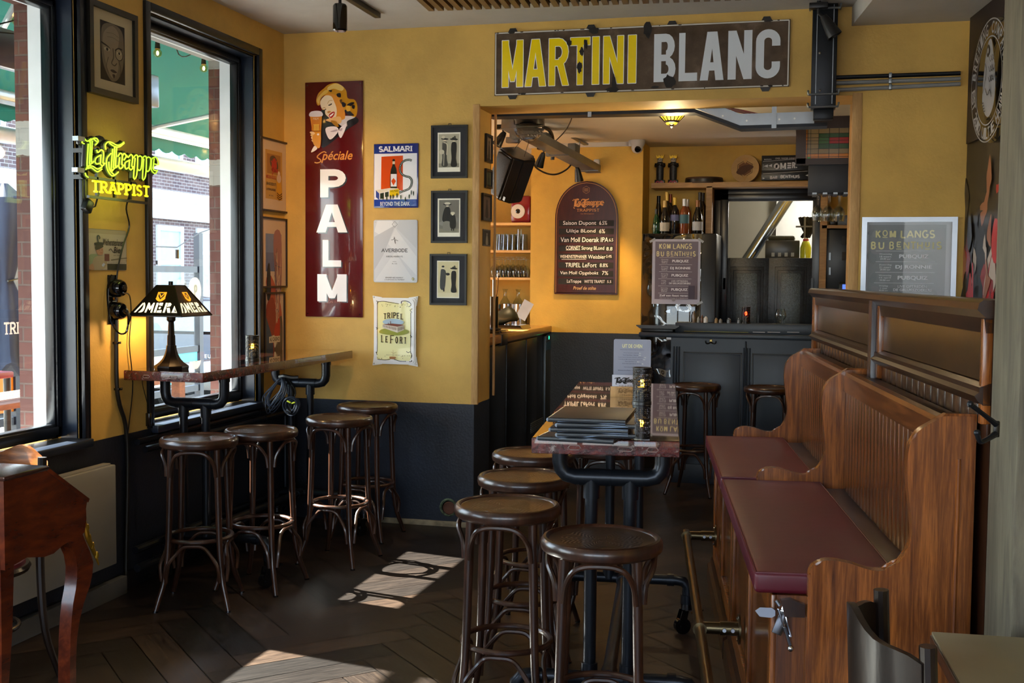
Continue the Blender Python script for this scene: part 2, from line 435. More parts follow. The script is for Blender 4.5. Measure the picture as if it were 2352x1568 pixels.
# outer brick leaf with white painted blocks
n = N('red_brick_pier'); c = n.n('ShaderNodeTexCoord'); sp = n.n('ShaderNodeSeparateXYZ'); n.l(c.outputs['Object'], sp.inputs[0])
cb = n.n('ShaderNodeCombineXYZ'); n.l(n.math('ADD', sp.outputs['X'], sp.outputs['Y']), cb.inputs[0]); n.l(sp.outputs['Z'], cb.inputs[1])
br = n.n('ShaderNodeTexBrick'); n.l(cb.outputs[0], br.inputs['Vector']); br.inputs['Scale'].default_value = 1
for k, v in (('Brick Width', .21), ('Row Height', .066), ('Mortar Size', .005), ('Mortar Smooth', .2)): br.inputs[k].default_value = v
br.inputs['Color1'].default_value = lin('#5c3128'); br.inputs['Color2'].default_value = lin('#44241f'); br.inputs['Mortar'].default_value = lin('#51463f')
kk = n.math('MAXIMUM', n.math('GREATER_THAN', sp.outputs['Z'], 2.82), n.math('LESS_THAN', n.math('ABSOLUTE', n.math('SUBTRACT', n.math('ADD', sp.outputs['Z'], n.math('MULTIPLY', n.noise(c.outputs['Object'], 25, 3), .02)), 2.205)), .078))
n.set(col=n.mix(kk, n.mix(n.math('MULTIPLY', n.noise(c.outputs['Object'], 14, 4), .6), br.outputs['Color'], '#5c3a30', 'MIX'), '#8f8d88'), rough=.85); n.bump(br.outputs['Fac'], .6, -.01)
M_brick = n.m
wo = MB(); e = .045
for a, b in ((-2.6, W3[0] + e), (W3[1] - e, W1[0] + e), (W1[1] - e, W2[0] + e), (W2[1] - e, YB + .6)): wo.box((XL - .30, a, -.3), (XL - .215, b, 3.4))
for W in (W1, W2, W3):
    wo.box((XL - .30, W[0] + e, -.3), (XL - .215, W[1] - e, W[2] - .02)); wo.box((XL - .30, W[0] + e, W[3] - .03), (XL - .215, W[1] - e, 3.4))
struct('wall_outside', wo, M_brick)
# windows: dark casing, reveal, sash, glass, white outer reveal, stone sill
M_sash = pl('black_sash_paint', '#0d1016', .3, var=.2)
M_whitep = pl('white_window_paint', '#c9ccd0', .45, var=.06)
M_pane = glass('window_pane', '#f2f7f8', thin=True)
def window(nm, W):
    y0, y1, z0, z1 = W; x = XL
    f = MB()
    c = .045
    for a, b in (((y0 - c, z0 - .01), (y0, z1 + c)), ((y1, z0 - .01), (y1 + c, z1 + c)), ((y0, z1), (y1, z1 + c))): f.box((x - .02, a[0], a[1]), (x + .018, b[0], b[1]), bev=.003)
    f.mi = 1
    t = .012   # painted lining of the reveal
    f.box((x - .105, y0, z0), (x - .02, y0 + t, z1)); f.box((x - .105, y1 - t, z0), (x - .02, y1, z1)); f.box((x - .105, y0, z1 - t), (x - .02, y1, z1))
    r = struct(nm, f, [M_sash, M_navy])
    s = MB(); q = .05
    for a, b in (((y0 + t, z0 + .01), (y0 + t + q, z1 - t)), ((y1 - t - q, z0 + .01), (y1 - t, z1 - t)), ((y0 + t, z0 + .01), (y1 - t, z0 + .075)), ((y0 + t, z1 - t - q), (y1 - t, z1 - t))):
        s.box((x - .15, a[0], a[1]), (x - .1, b[0], b[1]), bev=.006); s.box((x - .14, a[0] + .012, a[1] + .012), (x - .092, b[0] - .012, b[1] - .012), bev=.004)
    ob('window_frame', s, M_sash, r)
    g = MB(); g.box((x - .128, y0 + t + q - .01, z0 + .07), (x - .122, y1 - t - q + .01, z1 - t - q + .01)); ob('glass', g, M_pane, r)
    o = MB()
    o.box((x - .22, y0 + .03, z0 - .02), (x - .15, y0 + .055, z1)); o.box((x - .22, y1 - .055, z0 - .02), (x - .15, y1 - .03, z1)); o.box((x - .22, y0 + .03, z1 - .04), (x - .15, y1 - .03, z1))
    o.box((x - .36, y0 + .02, z0 - .05), (x - .15, y1 - .02, z0 + .0)); ob('outer_reveal', o, M_whitep, r)
    b = MB(); b.box((x - .11, y0 - .02, z0 - .035), (x + .05, y1 + .02, z0 + .004), bev=.006); ob('window_sill', b, M_navy, r)
    return r
window('window_1', W1); window('window_2', W2); window('window_3_unseen', W3)  # the third window is out of view, added to let in daylight
# back wall with the wide opening into the bar
OX0, OX1, OZ = -1.968, .271, 2.614; YT = YB + .36
wb = MB(); wb.box((XL - TI, YB, 0), (OX0, YT, ZC)); wb.box((OX0, YB, OZ), (OX1, YT, ZC)); wb.box((OX1, YB, 0), (1.6, YT, ZC))
struct('wall_back', wb, M_wall)
M_pine = wood('pale_pine', '#a57c46', '#d0a56c', .55, 2, 10, 12)
for i, (x0, x1) in enumerate(((OX0 - .018, OX0 + .024), (OX1 - .024, OX1 + .03))):
    t = MB(); t.box((x0, YB - .006, .778), (x1, YB + .02, OZ + .012), bev=.003); t.box((x0 + (.04 if i == 0 else 0), YT - .012, .8), (x0 + (.052 if i == 0 else .012), YT + .006, OZ)); struct('trim_%d' % (i + 1), t, M_pine)
# right wall, parallel to the benches, and the unseen rear wall, its openings added to let sky light in
def rp(y): return .868 + (YB - y) * tan(R(7.5))
wr = MB(); wr.prism([(rp(YB), YB), (rp(-2.6), -2.6), (rp(-2.6) + .2, -2.6), (rp(YB) + .2, YB)], 0, ZC, 'xy'); struct('wall_right', wr, M_wallR)
re = MB(); xa, xb = XL - .3, rp(-2.6) + .2
re.box((xa, -2.8, 0), (xb, -2.6, .9)); re.box((xa, -2.8, 2.75), (xb, -2.6, ZC))
for q in ((xa, -3.0), (-1.25, -1.05), (.75, .95), (1.9, xb)): re.box((q[0], -2.8, .9), (q[1], -2.6, 2.75))
struct('wall_rear', re, M_wall)
ce = MB(); ce.box((XL - .3, -2.8, ZC), (2.4, YT, ZC + .12)); struct('ceiling', ce, M_white)
so_ = MB(); a = BN.loc(hit(1956, 62, 1, YB)); x0 = hit(1956, 62, 1, YB).x
so_.prism([(x0, YB), (x0 + (YB + 2.6) * tan(R(7.5)), -2.6), (rp(-2.6), -2.6), (rp(YB), YB)], 3.0, ZC - .001, 'xy'); struct('trim_3', so_, M_white)
# unpainted strip of plaster and skirting at the foot of the back wall
bb = MB(); bb.box((-2.75, YB - .008, 0), (OX0, YB, .035), bev=.002); struct('baseboard_back', bb, pl('bare_plaster_strip', '#8d8067', .9, var=.5, nscale=14))
bl = MB()
for a, b in ((-2.6, 4.9), (4.9, YB)): bl.box((XL, a, 0), (XL + .012, b, .09))
struct('baseboard_left', bl, M_blk)
# bar room shell
YN = 9.6; YW = 9.2; ZB = 2.665; bx0 = hit(1219, 520, 1, YW).x; bx1 = hit(1475, 520, 1, YW).x
br_ = MB(); br_.box((-3.6, YN, 0), (bx0 + .01, YN + .1, ZB)); br_.box((bx1 - .01, YN, 0), (bx1 + .45, YN + .1, ZB)); br_.box((bx0, YW, 0), (bx1, YN, ZB)); struct('wall_bar', br_, M_wallbar)
cw = MB(); cw.box((bx0 - .02, YW - .012, ZB - .035), (bx1, YW, ZB)); cw.box((-3.4, YN - .012, ZB - .035), (bx0, YN, ZB)); struct('trim_4', cw, M_white)
cb_ = MB(); cb_.box((-3.6, YT, ZB), (1.8, 12.2, ZB + .1)); struct('ceiling_bar', cb_, pl('cream_ceiling', '#c9c3b2', .6, var=.04))
bw = MB(); bw.box((-3.55, YT, 0), (-3.45, 7.5, ZB)); bw.box((-3.55, 7.5, 0), (-3.45, 8.7, 1.25)); bw.box((-3.55, 7.5, 2.5), (-3.45, 8.7, ZB)); bw.box((-3.55, 8.7, 0), (-3.45, YN, ZB)); struct('wall_bar_left', bw, M_wallbar)
bw = MB(); bw.box((1.5, YT, 0), (1.6, 12, ZB)); struct('wall_bar_right', bw, M_wallbar)
# ---------------------------------------------------------------- block letters as polygons in a unit box
def _strip(cx, cz, rx, rz, ix, iz, a0, a1, n=8):
    out = []
    for i in range(n):
        a, b = R(a0 + (a1-a0)*i/n), R(a0 + (a1-a0)*(i+1)/n)
        out.append([(cx+rx*cos(a), cz+rz*sin(a)), (cx+rx*cos(b), cz+rz*sin(b)), (cx+ix*cos(b), cz+iz*sin(b)), (cx+ix*cos(a), cz+iz*sin(a))])
    return out
def _rc(x0, z0, x1, z1): return [(x0, z0), (x1, z0), (x1, z1), (x0, z1)]
def blk(c, t, h):
    if c == 'I': return [_rc(0, 0, 1, 1)]
    if c == 'L': return [_rc(0, 0, t, 1), _rc(0, 0, 1, h)]
    if c == 'T': return [_rc(0, 1-h, 1, 1), _rc(.5-t/2, 0, .5+t/2, 1)]
    if c == 'N': return [_rc(0, 0, t, 1), _rc(1-t, 0, 1, 1), [(0, 1), (t, 1), (1, 0), (1-t, 0)]]
    if c == 'M': return [_rc(0, 0, t, 1), _rc(1-t, 0, 1, 1), [(0, 1), (t*.9, 1), (.5+t*.3, .12), (.5-t*.3, .12)], [(1-t*.9, 1), (1, 1), (.5+t*.3, .12), (.5-t*.3, .12)]]
    if c == 'A': return [[(0, 0), (t, 0), (.5+t*.25, 1), (.5-t*.62, 1)], [(1-t, 0), (1, 0), (.5+t*.62, 1), (.5-t*.25, 1)], _rc(.2, .2, .8, .2+h)]
    if c == 'P': return [_rc(0, 0, t, 1), _rc(0, 1-h, .55, 1), _rc(0, .36, .55, .36+h)] + _strip(.55, .68, .45, .32, .45-t*.95, .32-h, -90, 90)
    if c == 'R': return [_rc(0, 0, t, 1), _rc(0, 1-h, .5, 1), _rc(0, .42, .5, .42+h*.8), [(.42, .45), (.42+t, .5), (1, 0), (1-t, 0)]] + _strip(.5, .71, .48, .29, .48-t, .29-h, -90, 90)
    if c == 'B': return [_rc(0, 0, t, 1), _rc(0, 1-h, .55, 1), _rc(0, .5-h*.4, .55, .5+h*.4), _rc(0, 0, .55, h)] + _strip(.55, .74, .4, .26, .4-t*.95, .26-h, -90, 90) + _strip(.55, .265, .45, .265, .45-t*.95, .265-h, -90, 90)
    if c == 'C': return _strip(.5, .76, .5, .24, .5-t, .24-h, 0, 180, 12) + _strip(.5, .24, .5, .24, .5-t, .24-h, 180, 360, 12) + [_rc(0, .24, t, .76), _rc(1-t, .66, 1, .77), _rc(1-t, .23, 1, .34)]
def block(A, s, boxes, t, h, col, edge=None, ew=0, dx=0, dy=0, edge_only=False):
    """boxes: (x0, top, x1, bottom) in the art's own coordinates"""
    for c, (x0, y0, x1, y1) in zip(s, boxes):
        for p in blk(c, t if c != 'I' else 1, h):
            q = [(x0 + u*(x1-x0) + dx, y1 + v*(y0-y1) + dy) for u, v in p]
            if edge: A.line(q + [q[0], q[1]], ew, edge); A.L -= 1
    if edge: A.L += 1
    if edge_only: return
    for c, (x0, y0, x1, y1) in zip(s, boxes):
        for p in blk(c, t if c != 'I' else 1, h):
            A.poly([(x0 + u*(x1-x0) + dx, y1 + v*(y0-y1) + dy) for u, v in p], col); A.L -= 1
    A.L += 1
# ---------------------------------------------------------------- mounting on walls
def on_back(name, label, cat, tl, br, group=None, Y=YB, rot=0):
    a = hit(*tl, 1, Y); b = hit(*br, 1, Y); w = abs(b.x - a.x); h = a.z - b.z
    r = thing(name, label, cat, ((a.x + b.x) / 2, Y, b.z), group=group)
    if rot: r.rotation_euler = (0, R(rot), 0)
    return r, w, h
def on_left(name, label, cat, tl, br, group=None, X=XL, rot=0):
    a = hit(*tl, 0, X); b = hit(*br, 0, X); w = abs(b.y - a.y); h = a.z - b.z
    r = thing(name, label, cat, (X, (a.y + b.y) / 2, b.z), group=group); r.rotation_euler = (0, R(rot), R(90))
    return r, w, h
M_ink = prn('printed_ink'); M_enam = prn('enamel_print', .12, .6); M_matte = prn('matte_print', .75)
M_glz = glass('picture_glass', '#ffffff', thin=True, base=.02, edge=.35)
M_bfr = pl('black_picture_frame', '#15130f', .35, var=.3)
M_chr = pl('chrome', '#c9ccd2', .12, 1, var=.05); M_steel = pl('galvanised_steel', '#8f969c', .38, .9, var=.12)
M_pins = pl('bright_screw', '#b9b6ae', .3, 1)
def framed(r, w, h, fw, fd, mat, mount, art=None, mnt_margin=None, sheet='#d8cfb8', glz=True):
    f = MB()
    for P in ([(-w/2, 0), (w/2, 0), (w/2-fw, fw), (-w/2+fw, fw)], [(-w/2, h), (w/2, h), (w/2-fw, h-fw), (-w/2+fw, h-fw)], [(-w/2, 0), (-w/2, h), (-w/2+fw, h-fw), (-w/2+fw, fw)], [(w/2, 0), (w/2, h), (w/2-fw, h-fw), (w/2-fw, fw)]): f.prism(P, -fd, -.001)
    ob('frame', f, mat, r)
    b = MB(); b.box((-w/2+fw*.8, -fd*.55, fw*.8), (w/2-fw*.8, -.003, h-fw*.8)); ob('mount', b, mount, r)
    if glz:
        g = MB(); g.quad((-w/2+fw*.9, -fd*.82, fw*.9), (w/2-fw*.9, -fd*.82, fw*.9), (w/2-fw*.9, -fd*.82, h-fw*.9), (-w/2+fw*.9, -fd*.82, h-fw*.9)); ob('glass', g, M_glz, r)
    return -fd*.55
def tin(r, w, h, mat, d=.006, bev=.004, corner=0):
    f = MB()
    if corner:
        P = []
        for cx, cz, a in ((w/2-corner, corner, -90), (w/2-corner, h-corner, 0), (-w/2+corner, h-corner, 90), (-w/2+corner, corner, 180)): P += [(x, z) for x, z in _arc(cx, cz, corner, corner, a, a+90, 5)]
        f.prism(P, -d, -.001)
    else: f.box((-w/2, -d, 0), (w/2, -.001, h), bev=bev)
    return ob('plate', f, mat, r)
def screws(r, pts, y, rad=.004):
    for x, z in pts:
        f = MB(); f.lathe([(rad, 0), (rad, .0015), (rad*.5, .003)], (x, y, z), 10, axis=1); f.xf(Matrix.Identity(4)); ob('screw', f, M_pins, r)
# ---------------------------------------------------------------- MARTINI BLANC
r, w, h = on_back('enamel_sign', 'long rusty brown enamel sign reading MARTINI BLANC above the opening', 'sign', (1137, 78), (1815.5, 208), rot=0)
w0 = hit(1816, 45.5, 1, YB).x - hit(1138, 76, 1, YB).x; z0 = hit(1137, 221, 1, YB).z; z1 = hit(1138, 76, 1, YB).z; w = w0; h = z1 - z0
r.location = ((hit(1138, 76, 1, YB).x + hit(1816, 45.5, 1, YB).x) / 2, YB, z0)
n = N('brown_enamel_rusty'); v = n.coord(); f = n.noise(v, 5, 6, .65)
n.set(col=n.ramp(f, [(.3, '#43362a'), (.55, '#594a3c'), (.75, '#7a6a5c')]), rough=n.ramp(n.noise(v, 9, 3), [(.35, '#303030'), (.7, '#808080')])); n.bump(f, .1, .003)
f = MB(); f.prism([(-w/2, 0), (w/2, 0), (w/2, h), (-w/2, h)], -.014, -.002)
p_ = ob('plate', f, n.m, r)
A = Art(px=(150, 210, 1968, 590), w=w, h=h)   # picture coordinates straightened by row
lb = [(200, 262, 335, 532), (350, 262, 482, 532), (503, 262, 628, 532), (640, 262, 762, 532), (778, 262, 820, 532), (848, 262, 972, 532), (1002, 262, 1050, 532), (1160, 262, 1293, 548), (1312, 262, 1424, 548), (1440, 262, 1582, 548), (1606, 262, 1748, 548), (1770, 262, 1912, 548)]
lb = [(a, 262, c, 540) for a, b, c, d in lb]
block(A, 'MARTINI', lb[:7], .3, .16, '#f2d512', '#f2efe6', 8)
block(A, 'BLANC', lb[7:], .34, .17, '#d3d9e0')
A.build('lettering', r, M_enam, y=-.0145)
A = Art(px=(150, 210, 1968, 590), w=w, h=h)
for q in ([(158, 216), (1960, 216)], [(1960, 216), (1960, 584)], [(1960, 584), (158, 584)], [(158, 584), (158, 216)]): A.line(q, 7, '#c9c6bd')
rn = random.Random(5)
def blot(cx, cy, rx, ry):
    A.poly([(cx + rx*cos(i*2*pi/16)*(.7+.5*rn.random()), cy + ry*sin(i*2*pi/16)*(.7+.5*rn.random())) for i in range(16)], '#17100c')
for b in ((630, 290, 16, 20), (735, 300, 14, 30), (712, 345, 16, 24), (698, 440, 16, 34), (1120, 235, 26, 48), (790, 225, 30, 20), (915, 540, 16, 50), (910, 575, 42, 16), (1255, 540, 36, 40), (260, 216, 22, 7), (340, 584, 20, 6), (1170, 570, 24, 8), (770, 216, 24, 6), (1840, 216, 26, 6), (1860, 584, 16, 6)): blot(*b)
for i in range(26): x = 160 + rn.random()*1790; A.ell(x, 216 if rn.random() < .5 else 584, 3+rn.random()*9, 3, '#241812', 7)
A.build('rust_and_border', r, M_matte, y=-.0172)
for i, (x, z) in enumerate(((-.76, 1), (-.28, 1), (.2, 1), (.74, 1), (-.76, 0), (-.28, 0), (.74, 0))):
    f = MB(); zz = h if z else 0; f.prism([(x-.03, zz), (x+.03, zz), (x+.018, zz+(.022 if z else -.022)), (x-.018, zz+(.022 if z else -.022))], -.01, -.003); ob('lug', f, M_bfr, r)
# ---------------------------------------------------------------- PALM
r, w, h = on_back('enamel_sign', 'tall dark red metal sign with blonde waitress and vertical word PALM', 'sign', (702, 190), (834.5, 729))
M_red = pl('dark_red_enamel', '#560f14', .17, var=.12, nscale=3, coat=.7)
f = MB(); f.box((-w/2, -.012, 0), (w/2, -.002, h), bev=.005); f.box((-w/2+.008, -.0135, .008), (w/2-.008, -.011, h-.008), bev=.001); ob('plate', f, M_red, r)
PX = (85.5, 71, 1030, 3912)
A = Art(px=PX, w=w, h=h)
cv = lambda x, y: (x*2.545 - 926, y*2.545 - 142.5)
bx = [cv(497, 642) + cv(662, 822), cv(472, 868) + cv(672, 1047), cv(512, 1095) + cv(632, 1268), cv(478, 1316) + cv(667, 1492)]
block(A, 'P', bx[:1], .32, .22, '#2c2f36', dx=22, dy=18); block(A, 'A', bx[1:2], .3, .17, '#2c2f36', dx=22, dy=18); block(A, 'LM', bx[2:], .32, .22, '#2c2f36', dx=22, dy=18)
block(A, 'P', bx[:1], .32, .24, '#eceef4'); block(A, 'A', bx[1:2], .3, .17, '#eceef4'); block(A, 'LM', bx[2:], .32, .24, '#eceef4')
A.build('lettering', r, M_enam, y=-.0142)
A = Art(px=PX, w=w, h=h)
A.line([(440, 1225), (400, 1205), (330, 1240), (290, 1290), (340, 1330), (345, 1365), (290, 1385), (245, 1375)], 17, '#d98a35', 4)
A.text('péciale', 355, 1195, 868, 1388, '#d98a35', .015, .32)
A.text('SINDS 1747', 370, 3640, 700, 3680, '#a84a2c')
A.build('script_lettering', r, M_enam, y=-.0142)
A = Art(px=PX, w=w, h=h)
A.sm([(360, 640), (380, 480), (520, 560), (700, 700), (880, 640), (965, 730), (790, 850), (560, 1030), (380, 1140), (355, 1000)], '#211a1c')
A.sm([(640, 640), (880, 640), (900, 665), (780, 720), (780, 800), (700, 800), (600, 720)], '#cdc3c4')
A.sm([(300, 450), (275, 370), (310, 260), (400, 180), (480, 120), (600, 100), (700, 150), (765, 230), (790, 350), (900, 380), (945, 490), (925, 640), (850, 640), (740, 560), (700, 440), (600, 330), (440, 280), (350, 350), (345, 430)], '#c98a1c')
A.sm([(470, 160), (600, 105), (720, 170), (690, 230), (560, 190), (470, 220)], '#e6c06a'); A.sm([(290, 350), (420, 210), (470, 240), (350, 330), (320, 430)], '#e0b04a')
A.sm([(345, 400), (420, 290), (520, 270), (640, 330), (690, 440), (740, 560), (740, 680), (640, 700), (560, 710), (490, 660), (430, 600), (420, 540), (375, 520), (350, 460)], '#d98b2b')
A.sm([(345, 390), (420, 300), (520, 310), (570, 400), (610, 520), (600, 640), (540, 705), (470, 640), (425, 590), (415, 530), (365, 500)], '#ecd3ae')
A.sm([(430, 690), (650, 640), (690, 720), (640, 760), (560, 740)], '#e2b070')
for q in ((505, 445, 34, 13, -25), (420, 525, 24, 10, -25)): A.ell(q[0], q[1], q[2], q[3], '#2a1c16', 14, q[4]); A.ell(q[0]-3, q[1]-6, q[2]*.5, 4, '#d9b58a', 10, q[4])
A.line([(462, 430), (490, 385), (545, 378)], 7, '#b8862c', 4); A.line([(375, 505), (405, 490), (430, 500)], 7, '#8a5a20', 4)
A.sm([(455, 565), (490, 545), (520, 560), (480, 585)], '#c98a4a')
A.sm([(482, 620), (530, 570), (578, 565), (570, 620), (520, 665)], '#a80f12'); A.sm([(498, 625), (560, 580), (555, 605), (515, 640)], '#f3ece4')
for c_, q in (('#2b2320', [(700, 410), (760, 440), (745, 490), (705, 480)]), ('#2b2320', [(610, 280), (670, 265), (680, 330), (630, 325)]), ('#3a2a1a', [(480, 215), (540, 215), (520, 245)]), ('#2b2320', [(740, 550), (800, 540), (880, 610), (890, 635), (800, 625)]), ('#2b2320', [(860, 470), (905, 470), (900, 525), (865, 515)]), ('#2b2320', [(780, 460), (850, 420), (900, 430), (840, 480)]), ('#e0a838', [(770, 480), (830, 480), (835, 550), (780, 560)]), ('#6a4414', [(660, 380), (700, 370), (690, 440)])): A.sm(q, c_)
A.sm([(440, 820), (600, 805), (640, 880), (520, 1010), (455, 940)], '#e4dade'); A.sm([(640, 880), (700, 800), (775, 760), (750, 860), (690, 985), (655, 960)], '#e4dade'); A.sm([(510, 880), (610, 850), (630, 870), (560, 890)], '#b0a0a8'); A.sm([(645, 860), (710, 830), (690, 880)], '#b0a0a8'); A.sm([(515, 710), (600, 720), (650, 800), (600, 800)], '#a87420')
A.poly([(180, 630), (375, 630), (360, 880), (350, 1100), (320, 1150), (250, 1080), (215, 880)], '#d58a14'); A.sm([(178, 630), (185, 560), (280, 540), (370, 560), (375, 630)], '#d9cfd6')
A.rect(205, 640, 355, 860, '#c8780c'); A.rect(235, 760, 330, 860, '#f0bf3c')
for i in range(5): A.line([(238+i*23, 770), (244+i*20, 856)], 6, '#8a4c08')
A.text('PALM', 232, 655, 320, 685, '#f0dcb0'); A.line([(215, 868), (355, 868)], 10, '#7a3a0a')
for i in range(4): A.ell(222+i*6, 900+i*42, 46-i*4, 22, '#e6b878' if i % 2 else '#efc890', 14, 20)
A.sm([(230, 940), (350, 900), (355, 1090), (320, 1150), (240, 1080)], '#d9962e'); A.ell(315, 925, 18, 16, '#efe6d8'); A.sm([(255, 1110), (300, 1160), (200, 1215)], '#eadfd8')
A.build('picture', r, M_enam, y=-.0142)
screws(r, [(-w/2+.018, h-.02), (w/2-.018, h-.018), (-w/2+.018, .02), (w/2-.018, .02)], -.0135, .005)
# ---------------------------------------------------------------- SALMARI
r, w, h = on_back('metal_sign', 'blue and white metal sign reading SALMARI with bottle and film strip', 'sign', (859.5, 331), (961.5, 477))
tin(r, w, h, pl('blue_enamel', '#1f2c7c', .15, coat=.6), .009)
PX = (88, 88, 1030, 1455); A = Art(px=PX, w=w, h=h)
A.rect(103, 300, 1003, 1275, '#ebebf2'); A.poly([(255, 362), (710, 345), (708, 1085), (245, 1055)], '#d24a0c'); A.rect(103, 1275, 1003, 1420, '#2340a0')
A.caps('SALMARI', 190, 140, 910, 265, 26, '#e8e6ee', serif=46, gap=.18)
A.text('BEYOND THE DARK', 230, 1325, 855, 1410, '#d9dcf0', .01)
A.sm([(490, 430), (540, 430), (540, 540), (580, 680), (582, 1040), (450, 1040), (448, 690), (490, 540)], '#25281f'); A.rect(490, 465, 540, 525, '#dcd3b4'); A.rect(455, 735, 580, 1000, '#e4e2ea'); A.poly([(513, 818), (565, 885), (513, 980), (462, 885)], '#d24a0c')
S = [(895, 455), (840, 440), (760, 450), (690, 500), (650, 590), (655, 680), (700, 750), (780, 790), (850, 810), (895, 880), (890, 960), (850, 1040), (780, 1080), (690, 1110), (640, 1135)]
A.line(S, 44, '#2c3329', 3)
cs = catmull([Vector((x, y, 0)) for x, y in S], 3)
for i in range(1, len(cs)-1): A.ell(cs[i].x, cs[i].y, 8, 8, '#e8e8e8', 6); A.L -= 1
A.L += 1
A.poly([(140, 1075), (215, 1130), (215, 1275), (200, 1275), (140, 1225)], '#3a4a9a'); A.poly([(140, 1075), (430, 1035), (600, 1040), (630, 1060), (215, 1150)], '#d8cfc0'); A.poly([(215, 1135), (430, 1085), (430, 1275), (215, 1275)], '#e2dede'); A.poly([(232, 1145), (312, 1130), (312, 1255), (232, 1265)], '#22302a'); A.poly([(335, 1125), (413, 1108), (413, 1215), (335, 1225)], '#22302a')
A.poly([(432, 1085), (630, 1048), (630, 1180), (432, 1220)], '#e3c40f'); A.text('SALMARI', 450, 1070, 620, 1120, '#2a2a20')
for x, y in ((295, 1230), (375, 1250), (455, 1225), (510, 1215), (593, 1190), (675, 1225), (850, 1215), (895, 1130), (942, 1150), (770, 1268)): A.ell(x, y-38, 8, 9, '#1e2a1e', 8); A.sm([(x-12, y-28), (x+12, y-28), (x+8, y+45), (x-8, y+45)], '#1e2a1e', 2)
A.build('print', r, M_enam, y=-.0095)
# ---------------------------------------------------------------- AVERBODE
r, w, h = on_back('metal_sign', 'pale silver metal sign reading AVERBODE below the blue sign', 'sign', (859, 505), (959, 649))
tin(r, w, h, pl('silver_white_tin', '#bcc1c8', .3, .3), .006, corner=.012)
PX = (837, 966, 1116, 1367); A = Art(px=PX, w=w, h=h); A.rect(842, 971, 1111, 1362, '#c9cdd4')
for P, c_ in (([(862, 971), (955, 971), (975, 1000), (905, 1080), (842, 1040)], '#dadde2'), ([(975, 1020), (1111, 1200), (1111, 1320), (930, 1120)], '#d6d9de'), ([(842, 1075), (975, 1000), (900, 1190), (842, 1290)], '#b8bcc4'), ([(1000, 971), (1111, 971), (1111, 1150), (985, 1020)], '#bfc3ca'), ([(842, 1362), (975, 1170), (1100, 1362)], '#d2d5da')): A.poly(P, c_)
A.line([(973, 975), (990, 995), (973, 1014), (956, 995), (973, 975), (990, 995)], 2, '#6b6f74')
A.caps('AVERBODE', 888, 1150, 1057, 1173, 3.4, '#2b2c30', serif=7, gap=.2); A.text('ABDIJ-ABBAYE', 918, 1196, 1025, 1208, '#4c4e52'); A.line([(960, 1233), (984, 1233)], 1.5, '#4c4e52'); A.text('Alc. 7,5%', 955, 1243, 989, 1251, '#4c4e52')
A.line([(950, 1095), (965, 1092), (972, 1080), (973, 1100), (978, 1118), (976, 1095), (995, 1100)], 2.4, '#222222', 3); A.line([(968, 1078), (972, 1076)], 3, '#222222')
A.text('EEN MET HET MOMENT', 915, 1332, 1028, 1340, '#3a3c40'); A.text("L'HARMONIE DU MOMENT", 909, 1345, 1037, 1353, '#3a3c40'); A.ell(1090, 1343, 7, 9, '#8a8a3c', 12); A.ell(1090, 1343, 4, 5, '#d9d9c0', 10)
A.build('print', r, prn('satin_print', .35), y=-.0065); screws(r, [(-w/2+.012, h-.014), (w/2-.012, h-.014), (-w/2+.012, .014), (w/2-.012, .014)], -.007, .003)
# ---------------------------------------------------------------- TRIPEL LEFORT
r, w, h = on_back('enamel_sign', 'cream and white enamel sign reading TRIPEL LEFORT with corner ears', 'sign', (861.5, 683), (957, 837))
M_cre = pl('white_enamel', '#efeeec', .12, var=.03, coat=.7); f = MB(); c_ = .02; P = []
for cx, cz, a in ((w/2-c_, c_, -90), (w/2-c_, h-c_, 0), (-w/2+c_, h-c_, 90), (-w/2+c_, c_, 180)): P += _arc(cx, cz, c_, c_, a, a+90, 5)
f.prism(P, -.02, -.006); f.prism([(x*.93, h/2+(z-h/2)*.95) for x, z in P], -.026, -.02)
for sx, sz in ((-1, 0), (1, 0), (-1, 1), (1, 1)):
    ex, ez = sx*w/2, h*sz; dz = 1 if sz else -1
    f.prism([(ex+sx*.012, ez+dz*.012), (ex-sx*.05, ez+dz*.003), (ex-sx*.05, ez-dz*.01), (ex-sx*.006, ez-dz*.05), (ex+sx*.003, ez-dz*.05)], -.012, -.003)
ob('plate', f, M_cre, r)
PX = (88, 95, 918, 1455); A = Art(px=PX, w=w, h=h)
A.poly([(160, 170), (400, 175), (640, 215), (700, 150), (830, 230), (810, 290), (850, 310), (825, 400), (825, 1190), (850, 1290), (800, 1380), (520, 1370), (460, 1340), (400, 1375), (160, 1360), (150, 1200), (165, 1180), (165, 240)], '#f2ecae')
for q in ([(165, 180), (300, 170), (450, 195), (590, 215)], [(165, 190), (165, 700), (165, 1180), (140, 1215), (165, 1270)], [(825, 390), (828, 860), (825, 1180), (850, 1260), (835, 1320)], [(170, 1360), (320, 1372), (400, 1355), (460, 1335), (520, 1360), (640, 1392), (740, 1388)], [(640, 210), (645, 165), (730, 155), (810, 190), (830, 240), (780, 275)], [(740, 1180), (780, 1210), (815, 1190), (845, 1240), (840, 1290)], [(800, 1395), (850, 1385), (840, 1360)]): A.line(q, 11, '#2b1d16', 3)
for q in ([(145, 160), (180, 185), (160, 230)], [(855, 310), (810, 340), (850, 390)], [(815, 850), (845, 880), (820, 900)], [(140, 710), (175, 725), (150, 745)]): A.line(q, 10, '#2b1d16')
rn = random.Random(2)
